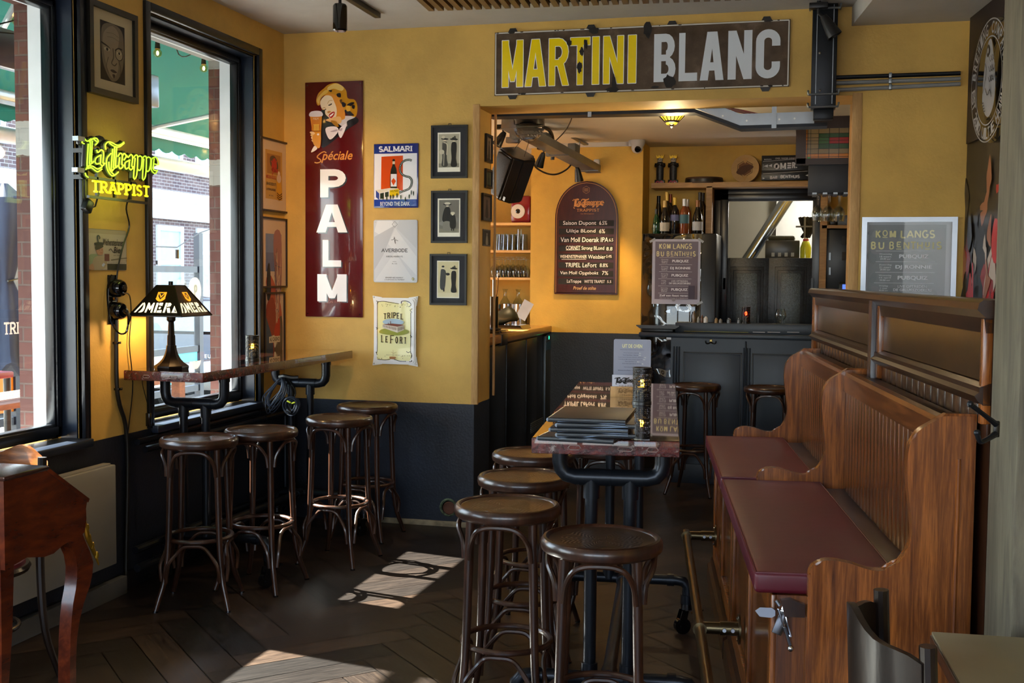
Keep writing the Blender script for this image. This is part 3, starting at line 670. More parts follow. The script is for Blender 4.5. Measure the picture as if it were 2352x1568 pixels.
for i in range(40):
    x, y = ((250+rn.random()*270, 215+rn.random()*60) if i < 12 else (540+rn.random()*240, 180+rn.random()*110) if i < 26 else (160+rn.random()*180, 1280+rn.random()*70) if i < 33 else (640+rn.random()*180, 1270+rn.random()*90)); A.ell(x, y, 9, 5, '#3a2a1c' if i % 3 else '#8a8040', 6, rn.random()*180); A.L -= 1
A.L += 1
for i, (c, dy) in enumerate(zip('TRIPEL', (18, 4, -6, -6, 4, 18))): x = 285 + [0, 78, 155, 195, 265, 340][i]; A.caps(c, x, 395+dy, x+([70, 65, 30, 62, 60, 62][i]), 515+dy, 15, '#2b1d12', serif=30)
for i, (c, y0, y1) in enumerate((('L', 860, 1010), ('E', 880, 1010), ('F', 860, 1030), ('O', 885, 1025), ('R', 885, 1030), ('T', 895, 1030))): x = 240 + [0, 88, 178, 285, 370, 455][i]; A.caps(c, x, y0, x+[58, 56, 92, 54, 60, 54][i], y1, 15, '#2b1d12', serif=30)
A.ell(485, 590, 210, 70, '#a9c4d6', 20); A.sm([(220, 820), (300, 730), (700, 730), (790, 800), (560, 860)], '#9aa04a'); A.poly([(275, 640), (570, 680), (570, 805), (275, 710)], '#ddd3c4'); A.poly([(570, 680), (700, 650), (700, 745), (570, 805)], '#c9bda8'); A.poly([(275, 640), (470, 620), (640, 632), (700, 650), (570, 682)], '#7a4238')
for i in range(9): A.line([(290+i*31, 655+i*5), (290+i*31, 690+i*8)], 9, '#5a4a44')
for i in range(4): A.line([(590+i*30, 690-i*7), (590+i*30, 770-i*12)], 9, '#5a4a44')
A.poly([(380, 650), (392, 590), (405, 650)], '#5a3a3a'); A.rect(428, 570, 442, 655, '#6a4a44'); A.text('BROUWERIJ LEFORT', 355, 1258, 628, 1276, '#5a4a3a'); A.sm([(420, 1300), (540, 1300), (520, 1345), (440, 1345)], '#b07a4a'); A.line([(490, 1160), (490, 1290)], 5, '#b09060'); A.line([(450, 1200), (490, 1230), (560, 1200)], 5, '#b09060')
A.build('print', r, M_enam, y=-.0265)
screws(r, [(-w/2-.002, h+.002), (w/2+.002, h+.002), (-w/2-.002, 0), (w/2+.002, 0)], -.013, .006)
# ---------------------------------------------------------------- three old fashion photographs
def figure(A, kind, x, y0, y1):
    """standing person seen in an old photograph: x centre, y0 head top, y1 feet"""
    H = y1 - y0; k = lambda a, b: (x + a*H, y0 + b*H)
    d, m, s = '#1e1d1a', '#4c4a43', '#e6dcc0'
    A.ell(*k(0, .1), .045*H, .055*H, s)
    if kind == 'lady': A.sm([k(-.07, .17), k(.07, .17), k(.09, .4), k(.07, .7), k(.1, .97), k(-.1, .97), k(-.08, .7), k(-.1, .4)], d); A.ell(*k(0, .06), .14*H, .035*H, d, 16, 4); A.ell(*k(.0, .03), .07*H, .045*H, d); A.ell(*k(.03, -.01), .03*H, .05*H, m)
    if kind == 'boa': A.sm([k(-.07, .17), k(.07, .17), k(.08, .4), k(.07, .7), k(.1, .97), k(-.1, .97), k(-.08, .7), k(-.09, .4)], m); A.ell(*k(0, .06), .13*H, .03*H, d, 16, 4); A.ell(*k(-.05, .0), .06*H, .05*H, '#d6cdb4'); A.line([k(-.05, .17), k(.08, .25), k(.07, .6)], .035*H, '#d6cdb4', 4); A.ell(*k(-.1, .5), .09*H, .08*H, '#cfc6ae'); A.line([k(-.02, .55), k(-.03, .96)], .02*H, '#d6cdb4')
    if kind == 'white': A.sm([k(-.08, .17), k(.08, .17), k(.12, .45), k(.1, .72), k(-.16, .66), k(-.17, .45)], d); A.sm([k(-.13, .68), k(.1, .68), k(.12, .97), k(-.14, .97)], '#8a867a'); A.ell(*k(0, .05), .15*H, .035*H, d); A.ell(*k(0, .015), .11*H, .045*H, '#ddd6c2')
    if kind == 'child': A.sm([k(-.12, .2), k(.12, .2), k(.15, .8), k(-.13, .8)], d); A.ell(*k(0, .06), .12*H, .07*H, '#d6cdb4'); A.ell(*k(0, .12), .06*H, .06*H, s); A.line([k(-.05, .8), k(-.05, .97)], .05*H, d); A.line([k(.05, .8), k(.05, .97)], .05*H, d)
    if kind == 'man': A.sm([k(-.06, .15), k(.06, .17), k(.1, .3), k(.06, .85), k(-.1, .85), k(-.09, .3)], '#4a4a48'); A.line([k(.03, .85), k(.03, .97)], .05*H, d); A.ell(*k(0, .05), .05*H, .035*H, d); A.line([k(.05, .25), k(.16, .36)], .05*H, m); A.ell(*k(.17, .33), .07*H, .05*H, d)
sp_ = [((992, 289), (1075, 409), 'black framed photograph of two ladies in large hats, topmost of three', (98, 92, 287, 417), (107, 105, 279, 380), '#b8b29a', [('boa', 158, 130, 375), ('lady', 235, 135, 378)]),
       ((992, 438.5), (1074.5, 558), 'black framed photograph of a lady in white hat beside a child, middle of three', (98, 642, 286, 960), (110, 655, 277, 926), '#7c786e', [('white', 180, 680, 912), ('child', 225, 755, 915)]),
       ((989, 583), (1073, 701), 'black framed photograph of a man facing a lady in long coat, lowest of three', (90, 1162, 272, 1478), (97, 1170, 266, 1470), '#dccfa2', [('man', 140, 1200, 1430), ('lady', 228, 1215, 1432)])]
sz = ((44, 32, 348, 470), (44, 578, 346, 1012), (32, 1105, 333, 1538))
for (tl, br, lb_, ct, im, bgc, figs), P in zip(sp_, sz):
    r, w, h = on_back('picture_frame', lb_, 'picture', tl, br, group='fashion photographs in a column')
    yy = framed(r, w, h, .013, .02, M_bfr, pl('slate_mount', '#2e3036', .9, var=.05))
    A = Art(px=P, w=w, h=h); A.rect(*ct, '#f4efdf'); A.rect(*im, bgc); A.rect(im[0], im[3]-(im[3]-im[1])*.12, im[2], im[3], '#8f8a78' if bgc != '#dccfa2' else '#e6dab4')
    if 'child' in lb_: A.ell(200, 820, 70, 36, '#85827a'); A.ell(150, 850, 40, 20, '#8f8c84')
    for f_ in figs: figure(A, *f_)
    A.build('photograph', r, M_matte, y=yy-.0005)
    f = MB(); f.tube([(-.008, -.004, h), (-.008, -.004, h+.01), (.008, -.004, h+.01), (.008, -.004, h)], .002, 6); ob('hanger', f, M_bfr, r)
# ---------------------------------------------------------------- KOM LANGS BIJ BENTHUIS posters
def poster_text(A, X, Y, full=True, S=1.0):
    """X, Y map poster units (0..1216 x 0..) to art coordinates"""
    t = lambda s, a, b, c, d, col, bo=0.: A.text(s, X(a), Y(b), X(c), Y(d), col, bo)
    g, wht = '#d6d0a0', '#e2e5ee'
    def cap(s, a, b, c, d, wd): A.caps(s, X(a), Y(b), X(c), Y(d), abs(X(wd)-X(0)), g, gap=.25)
    cap('K', 105, 85, 200, 222, 26); cap('O', 215, 85, 305, 190, 18); A.line([(X(220), Y(206)), (X(300), Y(206))], abs(Y(14)-Y(0)), g); cap('M', 325, 85, 438, 222, 32)
    cap('LANGS', 498, 85, 1045, 222, 24); cap('B', 35, 275, 125, 405, 24); cap('I', 155, 275, 180, 345, 22); cap('U', 155, 275, 258, 405, 24); cap('B', 325, 275, 410, 405, 20); cap('E', 440, 275, 525, 370, 18); A.line([(X(440), Y(398)), (X(525), Y(398))], abs(Y(14)-Y(0)), g)
    cap('NTH', 545, 275, 860, 405, 20); cap('U', 885, 275, 965, 370, 20); A.line([(X(885), Y(398)), (X(965), Y(398))], abs(Y(14)-Y(0)), g); cap('I', 1000, 275, 1030, 405, 24); cap('S', 1060, 275, 1150, 405, 24)
    rows = [('Woensdag', '18 maart', '20.00 uur', 'PUBQUIZ', 490, 955), ('Zaterdag', '21 maart', '20.00 uur', 'DJ RONNIE', 435, 1005), ('Woensdag', '15 april', '20.00 uur', 'PUBQUIZ', 475, 950)]
    for i, (a, b, c, m, x0, x1) in enumerate(rows):
        y = 430 + i*176; A.line([(X(120), Y(y)), (X(1050), Y(y))], abs(Y(5)-Y(0)), wht)
        for j, s in enumerate((a, b, c)): t(s, 175+8*j, y+40+j*38, 375-8*j, y+68+j*38, wht)
        t(m, x0, y+55, x1, y+130, wht, .03)
    y = 958; A.line([(X(105), Y(y)), (X(1040), Y(y))], abs(Y(5)-Y(0)), wht); t('Vrijdag', 185, y+35, 325, y+65, wht); t('1 mei', 205, y+75, 310, y+100, wht); t('20.00 uur', 185, y+112, 330, y+134, wht) if full else None
    t('LIVE OPTREDEN:', 480, y+32, 945, y+76, wht); t('DE GELUKSZOEKERS', 410, y+90, 1015, y+132, wht, .02)
    if full:
        y = 1135; A.line([(X(105), Y(y)), (X(1040), Y(y))], abs(Y(5)-Y(0)), wht)
        for j, s in enumerate(('Woensdag', '20 mei', '20.00 uur')): t(s, 175+8*j, y+40+j*38, 375-8*j, y+68+j*38, wht)
        t('PUBQUIZ', 475, y+55, 940, y+130, wht, .03); A.line([(X(105), Y(y+175)), (X(1040), Y(y+175))], abs(Y(5)-Y(0)), wht)
        t('Zelf een feest geven?', 140, y+210, 985, y+275, wht, .02); t('Informeer bij ons naar de mogelijkheden', 150, y+290, 960, y+312, wht)
r, w, h = on_back('poster_frame', 'aluminium framed grey event poster on the wall right of the bar opening', 'poster', (1980, 499), (2190, 802), Y=YB)
M_alu = pl('brushed_aluminium', '#9da3ad', .28, .95, var=.06)
yy = framed(r, w, h, .028, .022, M_alu, pl('pale_grey_card', '#a3a8b2', .6, var=.03), glz=True)
A = Art(px=(148, 128, 1640, 2290), w=w, h=h); A.rect(258, 255, 1470, 2100, '#858b92')
rn = random.Random(4)
for i in range(34): x = 300+rn.random()*1100; y = 300+rn.random()*1700; A.ell(x, y, 30+rn.random()*90, 20+rn.random()*70, ('#8b9197', '#80868c', '#8a8c94')[i % 3], 12, rn.random()*180)
A.L += 1; poster_text(A, lambda a: 258+a, lambda b: 255+b, True)
A.build('poster', r, M_matte, y=yy-.0005, step=.0001)
# ---------------------------------------------------------------- pictures on the window wall
r, w, h = on_left('picture_frame', 'black framed portrait photograph of a stern man with a monocle', 'picture', (207.5, -6), (315.5, 238.5))
# framed portrait is tilted; corner heights taken at its centre line
a = hit(207, 210, 0, XL + .03); b = hit(315, 38, 0, XL + .03); w = b.y - a.y; zb = (hit(207, 210, 0, XL+.03).z + hit(310, 238, 0, XL+.03).z) / 2; zt = (hit(212, -2, 0, XL+.03).z + hit(316, 37, 0, XL+.03).z) / 2
r.location = (XL, (a.y + b.y) / 2, zb); h = zt - zb
yy = framed(r, w, h, .028, .035, M_bfr, pl('cream_mount', '#b8ab8c', .8, var=.03))
A = Art(px=(0, 0, 100, 146), w=w, h=h); A.rect(25, 26, 76, 120, '#1c1410')
A.sm([(30, 34), (50, 26.5), (70, 34), (74, 60), (72, 90), (62, 112), (50, 119), (40, 112), (30, 92), (27, 60)], '#6e6253'); A.sm([(32, 45), (50, 30), (64, 42), (60, 70), (62, 96), (50, 114), (38, 98), (31, 70)], '#8b7e6a')
A.sm([(27, 60), (40, 64), (46, 68), (40, 66), (28, 63)], '#241a14'); A.sm([(54, 68), (62, 62), (71, 63), (62, 66)], '#241a14')
A.ell(38, 70, 6, 2.8, '#b0a48c'); A.ell(38.5, 70, 2.4, 2.6, '#1c1410'); A.ell(63, 73, 8.5, 10, '#1c1410', 24); A.ell(63, 73, 7.2, 8.8, '#9a8d76', 24); A.ell(63, 71, 4.5, 2.4, '#c0b498'); A.ell(63, 71, 2, 2.2, '#1c1410')
A.line([(50, 66), (51, 80), (47, 90), (53, 93), (58, 88)], 1.8, '#4a3e33', 4); A.sm([(44, 102), (50, 100), (58, 103), (50, 105)], '#3a2b25'); A.sm([(48, 108), (54, 108), (51, 114)], '#3a2b25'); A.line([(62, 84), (66, 96), (64, 108)], 1.4, '#4a3e33', 4); A.line([(40, 82), (36, 96), (40, 108)], 1.4, '#5a4e40', 4); A.line([(36, 44), (50, 42), (62, 46)], .8, '#6a5e4e', 4); A.line([(38, 50), (50, 49), (62, 52)], .8, '#6a5e4e', 4)
A.build('photograph', r, M_matte, y=yy-.0005)
sets = [('dark framed narrow poster print of a red windmill and dancer beside the window', (597, 312, 664, 328, 657, 490.5, 595, 481), 0), ('dark framed harbour painting print, middle of three in the corner', (599, 497, 661, 502, 655, 661, 596.5, 660), 1), ('dark framed print of a dancer in white gown, lowest in the corner', (608, 670, 656, 671, 651, 815, 606, 812), 2)]
for lb_, (x0, y0, x1, y1, x2, y2, x3, y3), k in sets:
    X = XL + .02; P = [hit(x, y, 0, X) for x, y in ((x0, y0), (x1, y1), (x2, y2), (x3, y3))]
    w = ((P[1].y-P[0].y) + (P[2].y-P[3].y)) / 2; zb = (P[2].z + P[3].z) / 2; zt = (P[0].z + P[1].z) / 2; h = zt - zb; tilt = atan2(P[1].z - P[0].z, w)
    r = thing('picture_frame', lb_, 'picture', (XL, (P[0].y + P[1].y) / 2, zb), group='framed prints in the corner'); r.rotation_euler = (0, 0, R(90))
    yy = framed(r, w, h, .011, .022, pl('dark_walnut_frame', '#241a16', .4, var=.3), pl('pink_white_mount', '#c9b2a0', .8, var=.03))
    A = Art(px=(0, 0, 100, 100*h/w), w=w, h=h); H = 100*h/w
    if k == 0:
        A.rect(20, 18, 80, H-20, '#b98f4c'); A.rect(26, 24, 74, H*.48, '#9a6a34'); A.sm([(36, 30), (50, 26), (62, 34), (64, H*.4), (40, H*.38)], '#4a3a30'); A.sm([(44, 34), (54, 30), (60, H*.38), (42, H*.4)], '#a81a1c'); A.ell(52, H*.42, 12, 4, '#8a0f14'); 
        for i in range(4): A.line([(52, 44), (52+16*cos(i*pi/2+.6), 44+16*sin(i*pi/2+.6))], 2, '#a82a24')
        A.text('MOULIN ROUGE', 22, H*.5, 56, H*.55, '#a83038', .02); A.text('GRANDE REDOUTE', 22, H*.6, 56, H*.64, '#3a3a48', .02); A.text('LA REINE JOYEUSE', 22, H*.68, 54, H*.72, '#3a3a48', .02); A.text('30 MAI', 30, H*.77, 46, H*.79, '#3a3a48'); A.sm([(62, H*.48), (70, H*.52), (74, H*.62), (78, H*.8), (60, H*.82), (58, H*.62)], '#c8921c'); A.ell(66, H*.47, 4, 5, '#d8c8b8'); A.ell(66, H*.53, 8, 7, '#c9b0a8')
        for i in range(3): A.line([(59, H*(.73+.03*i)), (68, H*(.76+.03*i)), (77, H*(.73+.03*i))], 1.6, '#3a2418', 3)
    elif k == 1:
        A.rect(20, 28, 80, H-28, '#5c6890'); A.rect(20, 28, 80, 60, '#7080a8'); A.sm([(50, 30), (78, 28), (80, 110), (70, 150), (55, 100)], '#9a6a70'); A.sm([(20, 110), (40, 100), (76, 150), (80, 200), (60, 190), (40, 160)], '#a8503c'); A.sm([(22, 150), (50, 140), (60, 200), (50, 235), (25, 200)], '#8a3428'); A.sm([(50, 200), (80, 170), (80, 240), (56, 240)], '#5a5048'); A.poly([(20, 170), (45, 210), (48, 240), (20, 240)], '#2f4868'); A.sm([(24, 90), (34, 80), (38, 130), (24, 140)], '#20242c')
        rn = random.Random(8)
        for i in range(26): A.line([(52+rn.random()*26, 40+rn.random()*170), (54+rn.random()*24, 50+rn.random()*170)], 1.2, ('#c89a88', '#4a4a68', '#d8c0a8')[i % 3]); A.L -= 1
        A.L += 1
    else:
        A.rect(22, 24, 76, H-26, '#2e251e'); A.rect(22, 24, 76, 58, '#d8ccb4'); A.text('CASINO DE PARIS', 25, 28, 73, 38, '#1e1814', .02); A.text('MISTINGUETT', 25, 42, 73, 55, '#1e1814', .02); A.sm([(40, 100), (52, 95), (58, 80), (56, 66), (62, 70), (60, 95), (56, 118), (44, 125)], '#c8964c'); A.ell(60, 72, 4, 5, '#d0a468'); A.line([(42, 110), (50, 92), (58, 84)], 3, '#c8964c'); A.sm([(48, 122), (56, 120), (62, H*.75), (70, H-44), (26, H-40), (42, H*.72)], '#d0c8bc'); A.sm([(52, H-62), (74, H-80), (74, H-40), (48, H-42)], '#a8281c'); A.rect(22, H-40, 76, H-26, '#d0c4b0'); A.text('AU CASINO', 25, H-38, 73, H-29, '#1e1814', .02)
    A.build('print', r, M_matte, y=yy-.0005)
# ---------------------------------------------------------------- neon sign, digitised strokes (also used as a flat logo)
LT = [[(100,130),(160,190),(230,145)], [(75,185),(68,215),(105,235)], [(178,235),(158,640),(195,625),(275,550),(235,565),(252,180)], [(215,190),(200,600)], [(195,195),(270,140),(330,140),(355,195),(305,260)], [(280,155),(325,195)],
 [(135,700),(180,640),(260,640),(345,690),(430,650)], [(170,680),(240,670),(340,740),(425,690)], [(125,760),(140,810),(178,840)], [(330,345),(350,395),(415,345),(455,405),(442,585),(475,580),(430,635),(385,590),(330,600),(300,560),(320,490),(400,440)], [(405,430),(395,590)],
 [(495,340),(485,260),(530,205),(600,212),(690,260),(760,250),(820,205)], [(560,225),(650,285),(740,290),(825,225)], [(615,330),(590,715),(635,690),(705,630),(668,645),(690,290)], [(652,285),(630,670)], [(585,410),(515,500),(508,650),(560,770),(630,815),(720,745)], [(548,560),(560,700),(640,790)],
 [(710,465),(755,405),(790,450),(782,610),(812,620),(765,685),(728,640),(742,480)], [(790,460),(825,410),(860,460),(822,530)], [(865,440),(895,480),(945,430),(978,480),(962,640),(992,650),(945,708),(905,665),(860,690),(838,640),(850,570),(930,530)], [(920,520),(912,665)],
 [(990,490),(1035,440),(1068,480),(1050,800),(995,850),(1022,490)], [(1068,480),(1110,455),(1148,500),(1130,680),(1092,715),(1058,680)], [(1150,505),(1190,460),(1225,500),(1210,815),(1155,865),(1178,505)], [(1225,500),(1265,475),(1305,520),(1285,690),(1245,735),(1215,700)],
 [(1310,525),(1345,490),(1405,485),(1445,605),(1370,600)], [(1318,520),(1315,705),(1385,772),(1425,710)], [(1365,500),(1350,690),(1400,720)]]
XN = XL + .09
def z8(x, y): return (180 + x / 7.84, 300 + y / 7.84)
LTW = [[hit(*z8(*p), 0, XN) for p in q] for q in LT]
yc = hit(*z8(700, 600), 0, XN).y; zb = hit(*z8(700, 1200), 0, XN).z
LTF = [[(p.y - yc, p.z - zb) for p in q] for q in LTW]         # flat logo strokes, upright
lx = [p[0] for q in LTF for p in q]; lz = [p[1] for q in LTF for p in q]; LB = (min(lx), min(lz), max(lx), max(lz))
# the neon is skewed by its own lean on the wall: straighten for the flat logo
sk_ = (hit(*z8(1345, 490), 0, XN).z - hit(*z8(330, 345), 0, XN).z) / (hit(*z8(1345, 490), 0, XN).y - hit(*z8(330, 345), 0, XN).y)
LTU = [[((x - LB[0]) / (LB[2]-LB[0]), z - sk_ * (x - LB[0])) for x, z in q] for q in LTF]
_a = min(p[1] for q in LTU for p in q); _b = max(p[1] for q in LTU for p in q)
LTU = [[(x, (z - _a) / (_b - _a)) for x, z in q] for q in LTU]
def logo(A, x0, y0, x1, y1, wd, c):
    for q in LTU: A.line([(x0 + u*(x1-x0), y1 + v*(y0-y1)) for u, v in q], wd, c); A.L -= 1
    A.L += 1
r = thing('neon_sign', 'glowing yellow-green neon sign reading La Trappe Trappist on the ochre wall', 'neon sign', (XL, yc, zb)); r.rotation_euler = (0, 0, R(90))
f = MB()
for q in LTF: f.tube([(x, -.09, z) for x, z in q], .0034, 6, k=3)
ob('script_tubes', f, glow('neon_lime', '#a0d02c', .75), r)
f = MB(); L0 = [hit(*z8(255, 905), 0, XN), hit(*z8(1270, 1010), 0, XN), hit(*z8(1200, 1195), 0, XN), hit(*z8(330, 1100), 0, XN)]
lx0 = L0[0].y - yc; lx1 = L0[1].y - yc; lh = L0[0].z - L0[3].z; wd = .007
for q in stroke_text('TRAPPIST', 0, 0, 1, 1, .28):
    P = []
    for u, v in q: x = lx0 + u*(lx1-lx0); zt = (L0[0].z + (L0[1].z-L0[0].z)*u) - zb; P.append((x, -.09, zt - lh*(1-v)))
    f.tube(P, .0052, 6)
    for e, g in ((P[0], P[1]), (P[-1], P[-2])):
        if abs(g[2]-e[2]) > abs(g[0]-e[0]): f.tube([(e[0]-.012, -.09, e[2]), (e[0]+.012, -.09, e[2])], .0052, 6)
ob('capital_tubes', f, glow('neon_yellow', '#cfc814', .7), r)
f = MB()
for q in LTF: f.tube([(x, -.072, z) for x, z in q], .011, 6, k=2)
f.box((lx0-.01, -.08, L0[3].z-zb-.03), (lx1+.01, -.066, L0[3].z-zb-.018)); f.box((lx0+.02, -.08, .03), (lx1, -.066, .2), M=None) if False else None
for x in (-.12, .02, .15): f.box((x-.006, -.066, 0), (x+.006, -.054, .22))
for z in (.08, .2): f.box((-.22, -.066, z-.006), (.2, -.054, z+.006))
for x, z in ((-.2, .2), (.19, .08), (-.2, .08), (.1, .22)): f.box((x-.01, -.06, z-.01), (x+.01, -.001, z+.01))
f.sph((-.08, -.05, .255), .035, 10, (1.2, .6, .8))
ob('backing', f, M_bfr, r)
f = MB()
for p, q in (((10, 135), (70, 235)), ((0, 700), (140, 760))): a = hit(*z8(*p), 0, XN); f.box((a.y-yc-.02, -.1, a.z-zb-.012), (a.y-yc+.03, -.07, a.z-zb+.008))
ob('bracket', f, M_steel, r)
f = MB(); f.tube([(-.21, -.06, .1), (-.2, -.05, 0), (-.18, -.04, -.03)], .004, 6); f.tube([(-.1, -.06, .02), (-.12, -.05, -.05), (-.15, -.04, -.06)], .004, 6); f.cb((-.165, -.04, -.05), (.05, .035, .06), ry=.5, bev=.008); ob('transformer_plug', f, M_bfr, r)
lamp('neon_light', 'AREA', (XL + .14, yc, zb + .12), .35, (.8, 1, .2), to=(XL, yc, zb + .1), size=.3)
bpy.data.objects['neon_light'].parent = r; bpy.data.objects['neon_light'].matrix_parent_inverse = (Matrix.Translation((XL, yc, zb)) @ Matrix.Rotation(R(90), 4, 'Z')).inverted()
# ---------------------------------------------------------------- Weihenstephaner tin sign
r, w, h = on_left('metal_sign', 'small pale tin sign with hatted woman reading Weihenstephaner Bier', 'sign', (198, 521.5), (288, 620))
a = hit(198, 521, 0, XL); b = hit(288, 530, 0, XL); c_ = hit(288, 621, 0, XL); w = b.y - a.y; h = b.z - c_.z; r.location = (XL, (a.y+b.y)/2, c_.z)
tin(r, w, h, pl('tin_grey', '#8d8a84', .3, .6), .005, corner=.012)
A = Art(px=(45, 75, 570, 650), w=w, h=h); A.rect(52, 82, 563, 643, '#b6ac9a'); A.rect(52, 82, 563, 140, '#a79a85'); A.rect(300, 555, 563, 643, '#34372a'); A.rect(290, 525, 563, 556, '#c4bcae'); A.text('DIE AELTESTE BRAUEREI DER WELT', 310, 533, 555, 549, '#4a4438')
A.text('Weihenstephaner', 245, 205, 520, 330, '#1f1c1a', .015, .2); A.text('Bier', 385, 315, 510, 405, '#1f1c1a', .02, .2); A.line([(320, 370), (350, 345), (380, 395), (400, 370)], 7, '#1f1c1a', 4); A.text('seit 1040', 380, 425, 470, 445, '#4a4438')
A.sm([(150, 350), (200, 320), (240, 345), (240, 420), (205, 440), (165, 420)], '#b48a70'); A.sm([(125, 275), (180, 260), (245, 265), (240, 300), (200, 315), (145, 310)], '#3a4238'); A.sm([(145, 310), (235, 300), (235, 330), (150, 370)], '#4a4a3a'); A.line([(180, 265), (165, 190), (180, 165), (200, 195), (190, 215)], 12, '#3c4a44', 3)
A.sm([(55, 450), (130, 425), (165, 440), (170, 560), (60, 590)], '#8a9a7a'); A.sm([(120, 480), (240, 450), (290, 540), (240, 635), (100, 635)], '#a89a80'); A.sm([(60, 590), (100, 560), (120, 640), (60, 640)], '#b08a6a'); A.rect(255, 420, 320, 520, '#6a4038'); A.poly([(215, 580), (240, 545), (265, 565), (235, 605)], '#b8c4e0'); A.ell(187, 370, 5, 4, '#2a201c'); A.ell(220, 365, 5, 4, '#2a201c'); A.line([(195, 405), (212, 408), (222, 398)], 4, '#8a2a24')
A.line([(340, 505), (480, 480), (560, 470)], 14, '#6a6450'); A.build('print', r, prn('satin_print', .35), y=-.0055)
# ---------------------------------------------------------------- power sockets, conduit, cables
def LP(px, py, d=.0):  # point on / in front of the window wall
    return hit(px, py, 0, XL + d)
a = LP(272, 688, .03); r = thing('wall_socket', 'black double wall socket with plugs and cables on the ochre wall', 'socket', (XL, a.y, a.z)); r.rotation_euler = (0, 0, R(90))
M_gbk = pl('gloss_black_plastic', '#0b0b0d', .12, var=.1, coat=.5)
for dz, nm in ((.055, 'upper_socket'), (-.055, 'lower_socket')):
    f = MB(); f.lathe([(.04, 0), (.045, .004), (.042, .045), (.036, .055), (.03, .055), (.028, .035), (.001, .035)], (0, 0, dz), 28, axis=1); f.xf(Matrix.Scale(-1, 4, (0, 1, 0))); ob(nm, f, M_gbk, r)
f = MB(); f.box((-.048, -.008, -.12), (.03, -.001, .12), bev=.003); ob('back_plate', f, M_gbk, r)
f = MB(); f.cyl((0, -.035, -.055), (0, -.075, -.055), .018, .014, 14); f.tube([(0, -.07, -.055), (.005, -.085, -.08), (.003, -.08, -.12)], [.011, .01, .006], 8); ob('plug', f, M_gbk, r)
f = MB(); f.cyl((0, -.035, .055), (0, -.07, .06), .018, .014, 14); ob('plug', f, M_gbk, r)
f = MB(); f.tube([(.003, -.08, -.12), (-.005, -.07, -.16), (-.04, -.05, -.155), (-.075, -.03, -.08), (-.075, -.02, .05), (-.04, -.02, .12)], .0045, 6, k=5); ob('loop_cable', f, M_gbk, r)
f = MB(); P = [LP(*q, .014) for q in ((268, 735), (267, 780), (268, 880), (275, 930), (288, 975), (293, 1060), (290, 1250), (289, 1340))]; f.tube(P, .0105, 10, k=3)
o = ob('conduit_pipe', f, M_bfr); tagp(o, 'thick black cable conduit running down from the wall socket to the floor', 'cable')
for q in ((268, 787), (271, 893)):
    a = LP(*q, .012); f = MB(); f.box((a.x-.012, a.y-.018, a.z-.006), (a.x+.014, a.y+.018, a.z+.006), bev=.002); ob('clip', f, M_gbk, o)
def cable(nm, lab, pts, rad, d=.012, m=M_bfr):
    f = MB(); f.tube([LP(p[0], p[1], p[2] if len(p) > 2 else d) for p in pts], rad, 6, k=4); o = ob(nm, f, m); return tagp(o, lab, 'cable')
cable('power_cable', 'black cable hanging from the neon sign down to the wall socket', [(296, 452, .06), (290, 480, .03), (297, 520), (284, 560), (272, 610), (266, 655), (262, 672, .02)], .004)
cable('power_cable', 'thin black cable hanging from the socket plug beside the conduit', [(283, 672, .08), (298, 680, .04), (301, 730), (297, 790), (305, 880), (298, 960), (292, 1010)], .003)
o = cable('power_cable', 'thin black lamp cord with inline switch hanging beside the window frame', [(330, 862, .05), (327, 880), (338, 925), (342, 950), (345, 985), (362, 1030), (372, 1060), (366, 1090)], .0022)
a = LP(341, 963, .012); f = MB(); f.box((a.x-.01, a.y-.012, a.z-.035), (a.x+.012, a.y+.012, a.z+.035), bev=.004); ob('switch', f, M_gbk, o)
# ---------------------------------------------------------------- heating pipes, radiator panel
M_pipe = pl('black_steel_pipe', '#20242b', .32, .55, var=.2, bump=.05)
for i, (z, d, lab) in enumerate(((.70, .09, 'black heating pipe running along the window wall, the lower and nearer one'), (.735, .045, 'black heating pipe running along the window wall, the upper one under the sill'))):
    f = MB(); f.tube([(XL + d, 5.0, z), (XL + d, 6.62, z), (XL + d, 6.68, z - .04), (XL + d, 6.68, .02)], .017, 10)
    o = ob('heating_pipe', f, M_pipe); tagp(o, lab, 'pipe')
    for y in (5.3, 6.3): f = MB(); f.cyl((XL, y, z), (XL + d, y, z), .006, seg=8); f.tube([(XL+d, y-.006, z), (XL+d, y+.006, z)], .02, 10); ob('pipe_clip', f, M_pipe, o)
for i, (z, d, lab) in enumerate(((.11, .07, 'black floor pipe along the window wall, the lower one'), (.2, .06, 'black floor pipe along the window wall, the upper one'))):
    f = MB(); f.tube([(XL + d, 4.95, z), (XL + d, 6.6, z)], .02, 10); o = ob('heating_pipe', f, M_pipe); tagp(o, lab, 'pipe')
    for y in (5.2, 6.2): f = MB(); f.cyl((XL, y, z), (XL + d, y, z), .006, seg=8); ob('pipe_clip', f, M_pipe, o)
M_rad = pl('cream_radiator_enamel', '#8f8d87', .35, var=.04)
r = thing('radiator', 'large flat cream radiator panel on the black wall under the left window', 'radiator', (XL, 4.0, 0)); 
f = MB(); f.box((.03, -.75, .19), (.1, .735, .668), bev=.006); ob('panel', f, M_rad, r)
f = MB(); f.box((.045, -.73, .662), (.085, .715, .6765), bev=.002); ob('top_grille', f, M_rad, r)
for y in (-.5, .5): f = MB(); f.box((0, y-.02, .3), (.035, y+.02, .6)); ob('wall_bracket', f, M_steel, r)
o = ob('skirting_board', MB().box((XL + .014, 3.1, 0), (XL + .05, 4.895, .088), bev=.003), pl('grey_skirting', '#5b5a57', .5)); tagp(o, 'grey skirting board on the floor below the radiator panel', 'board')
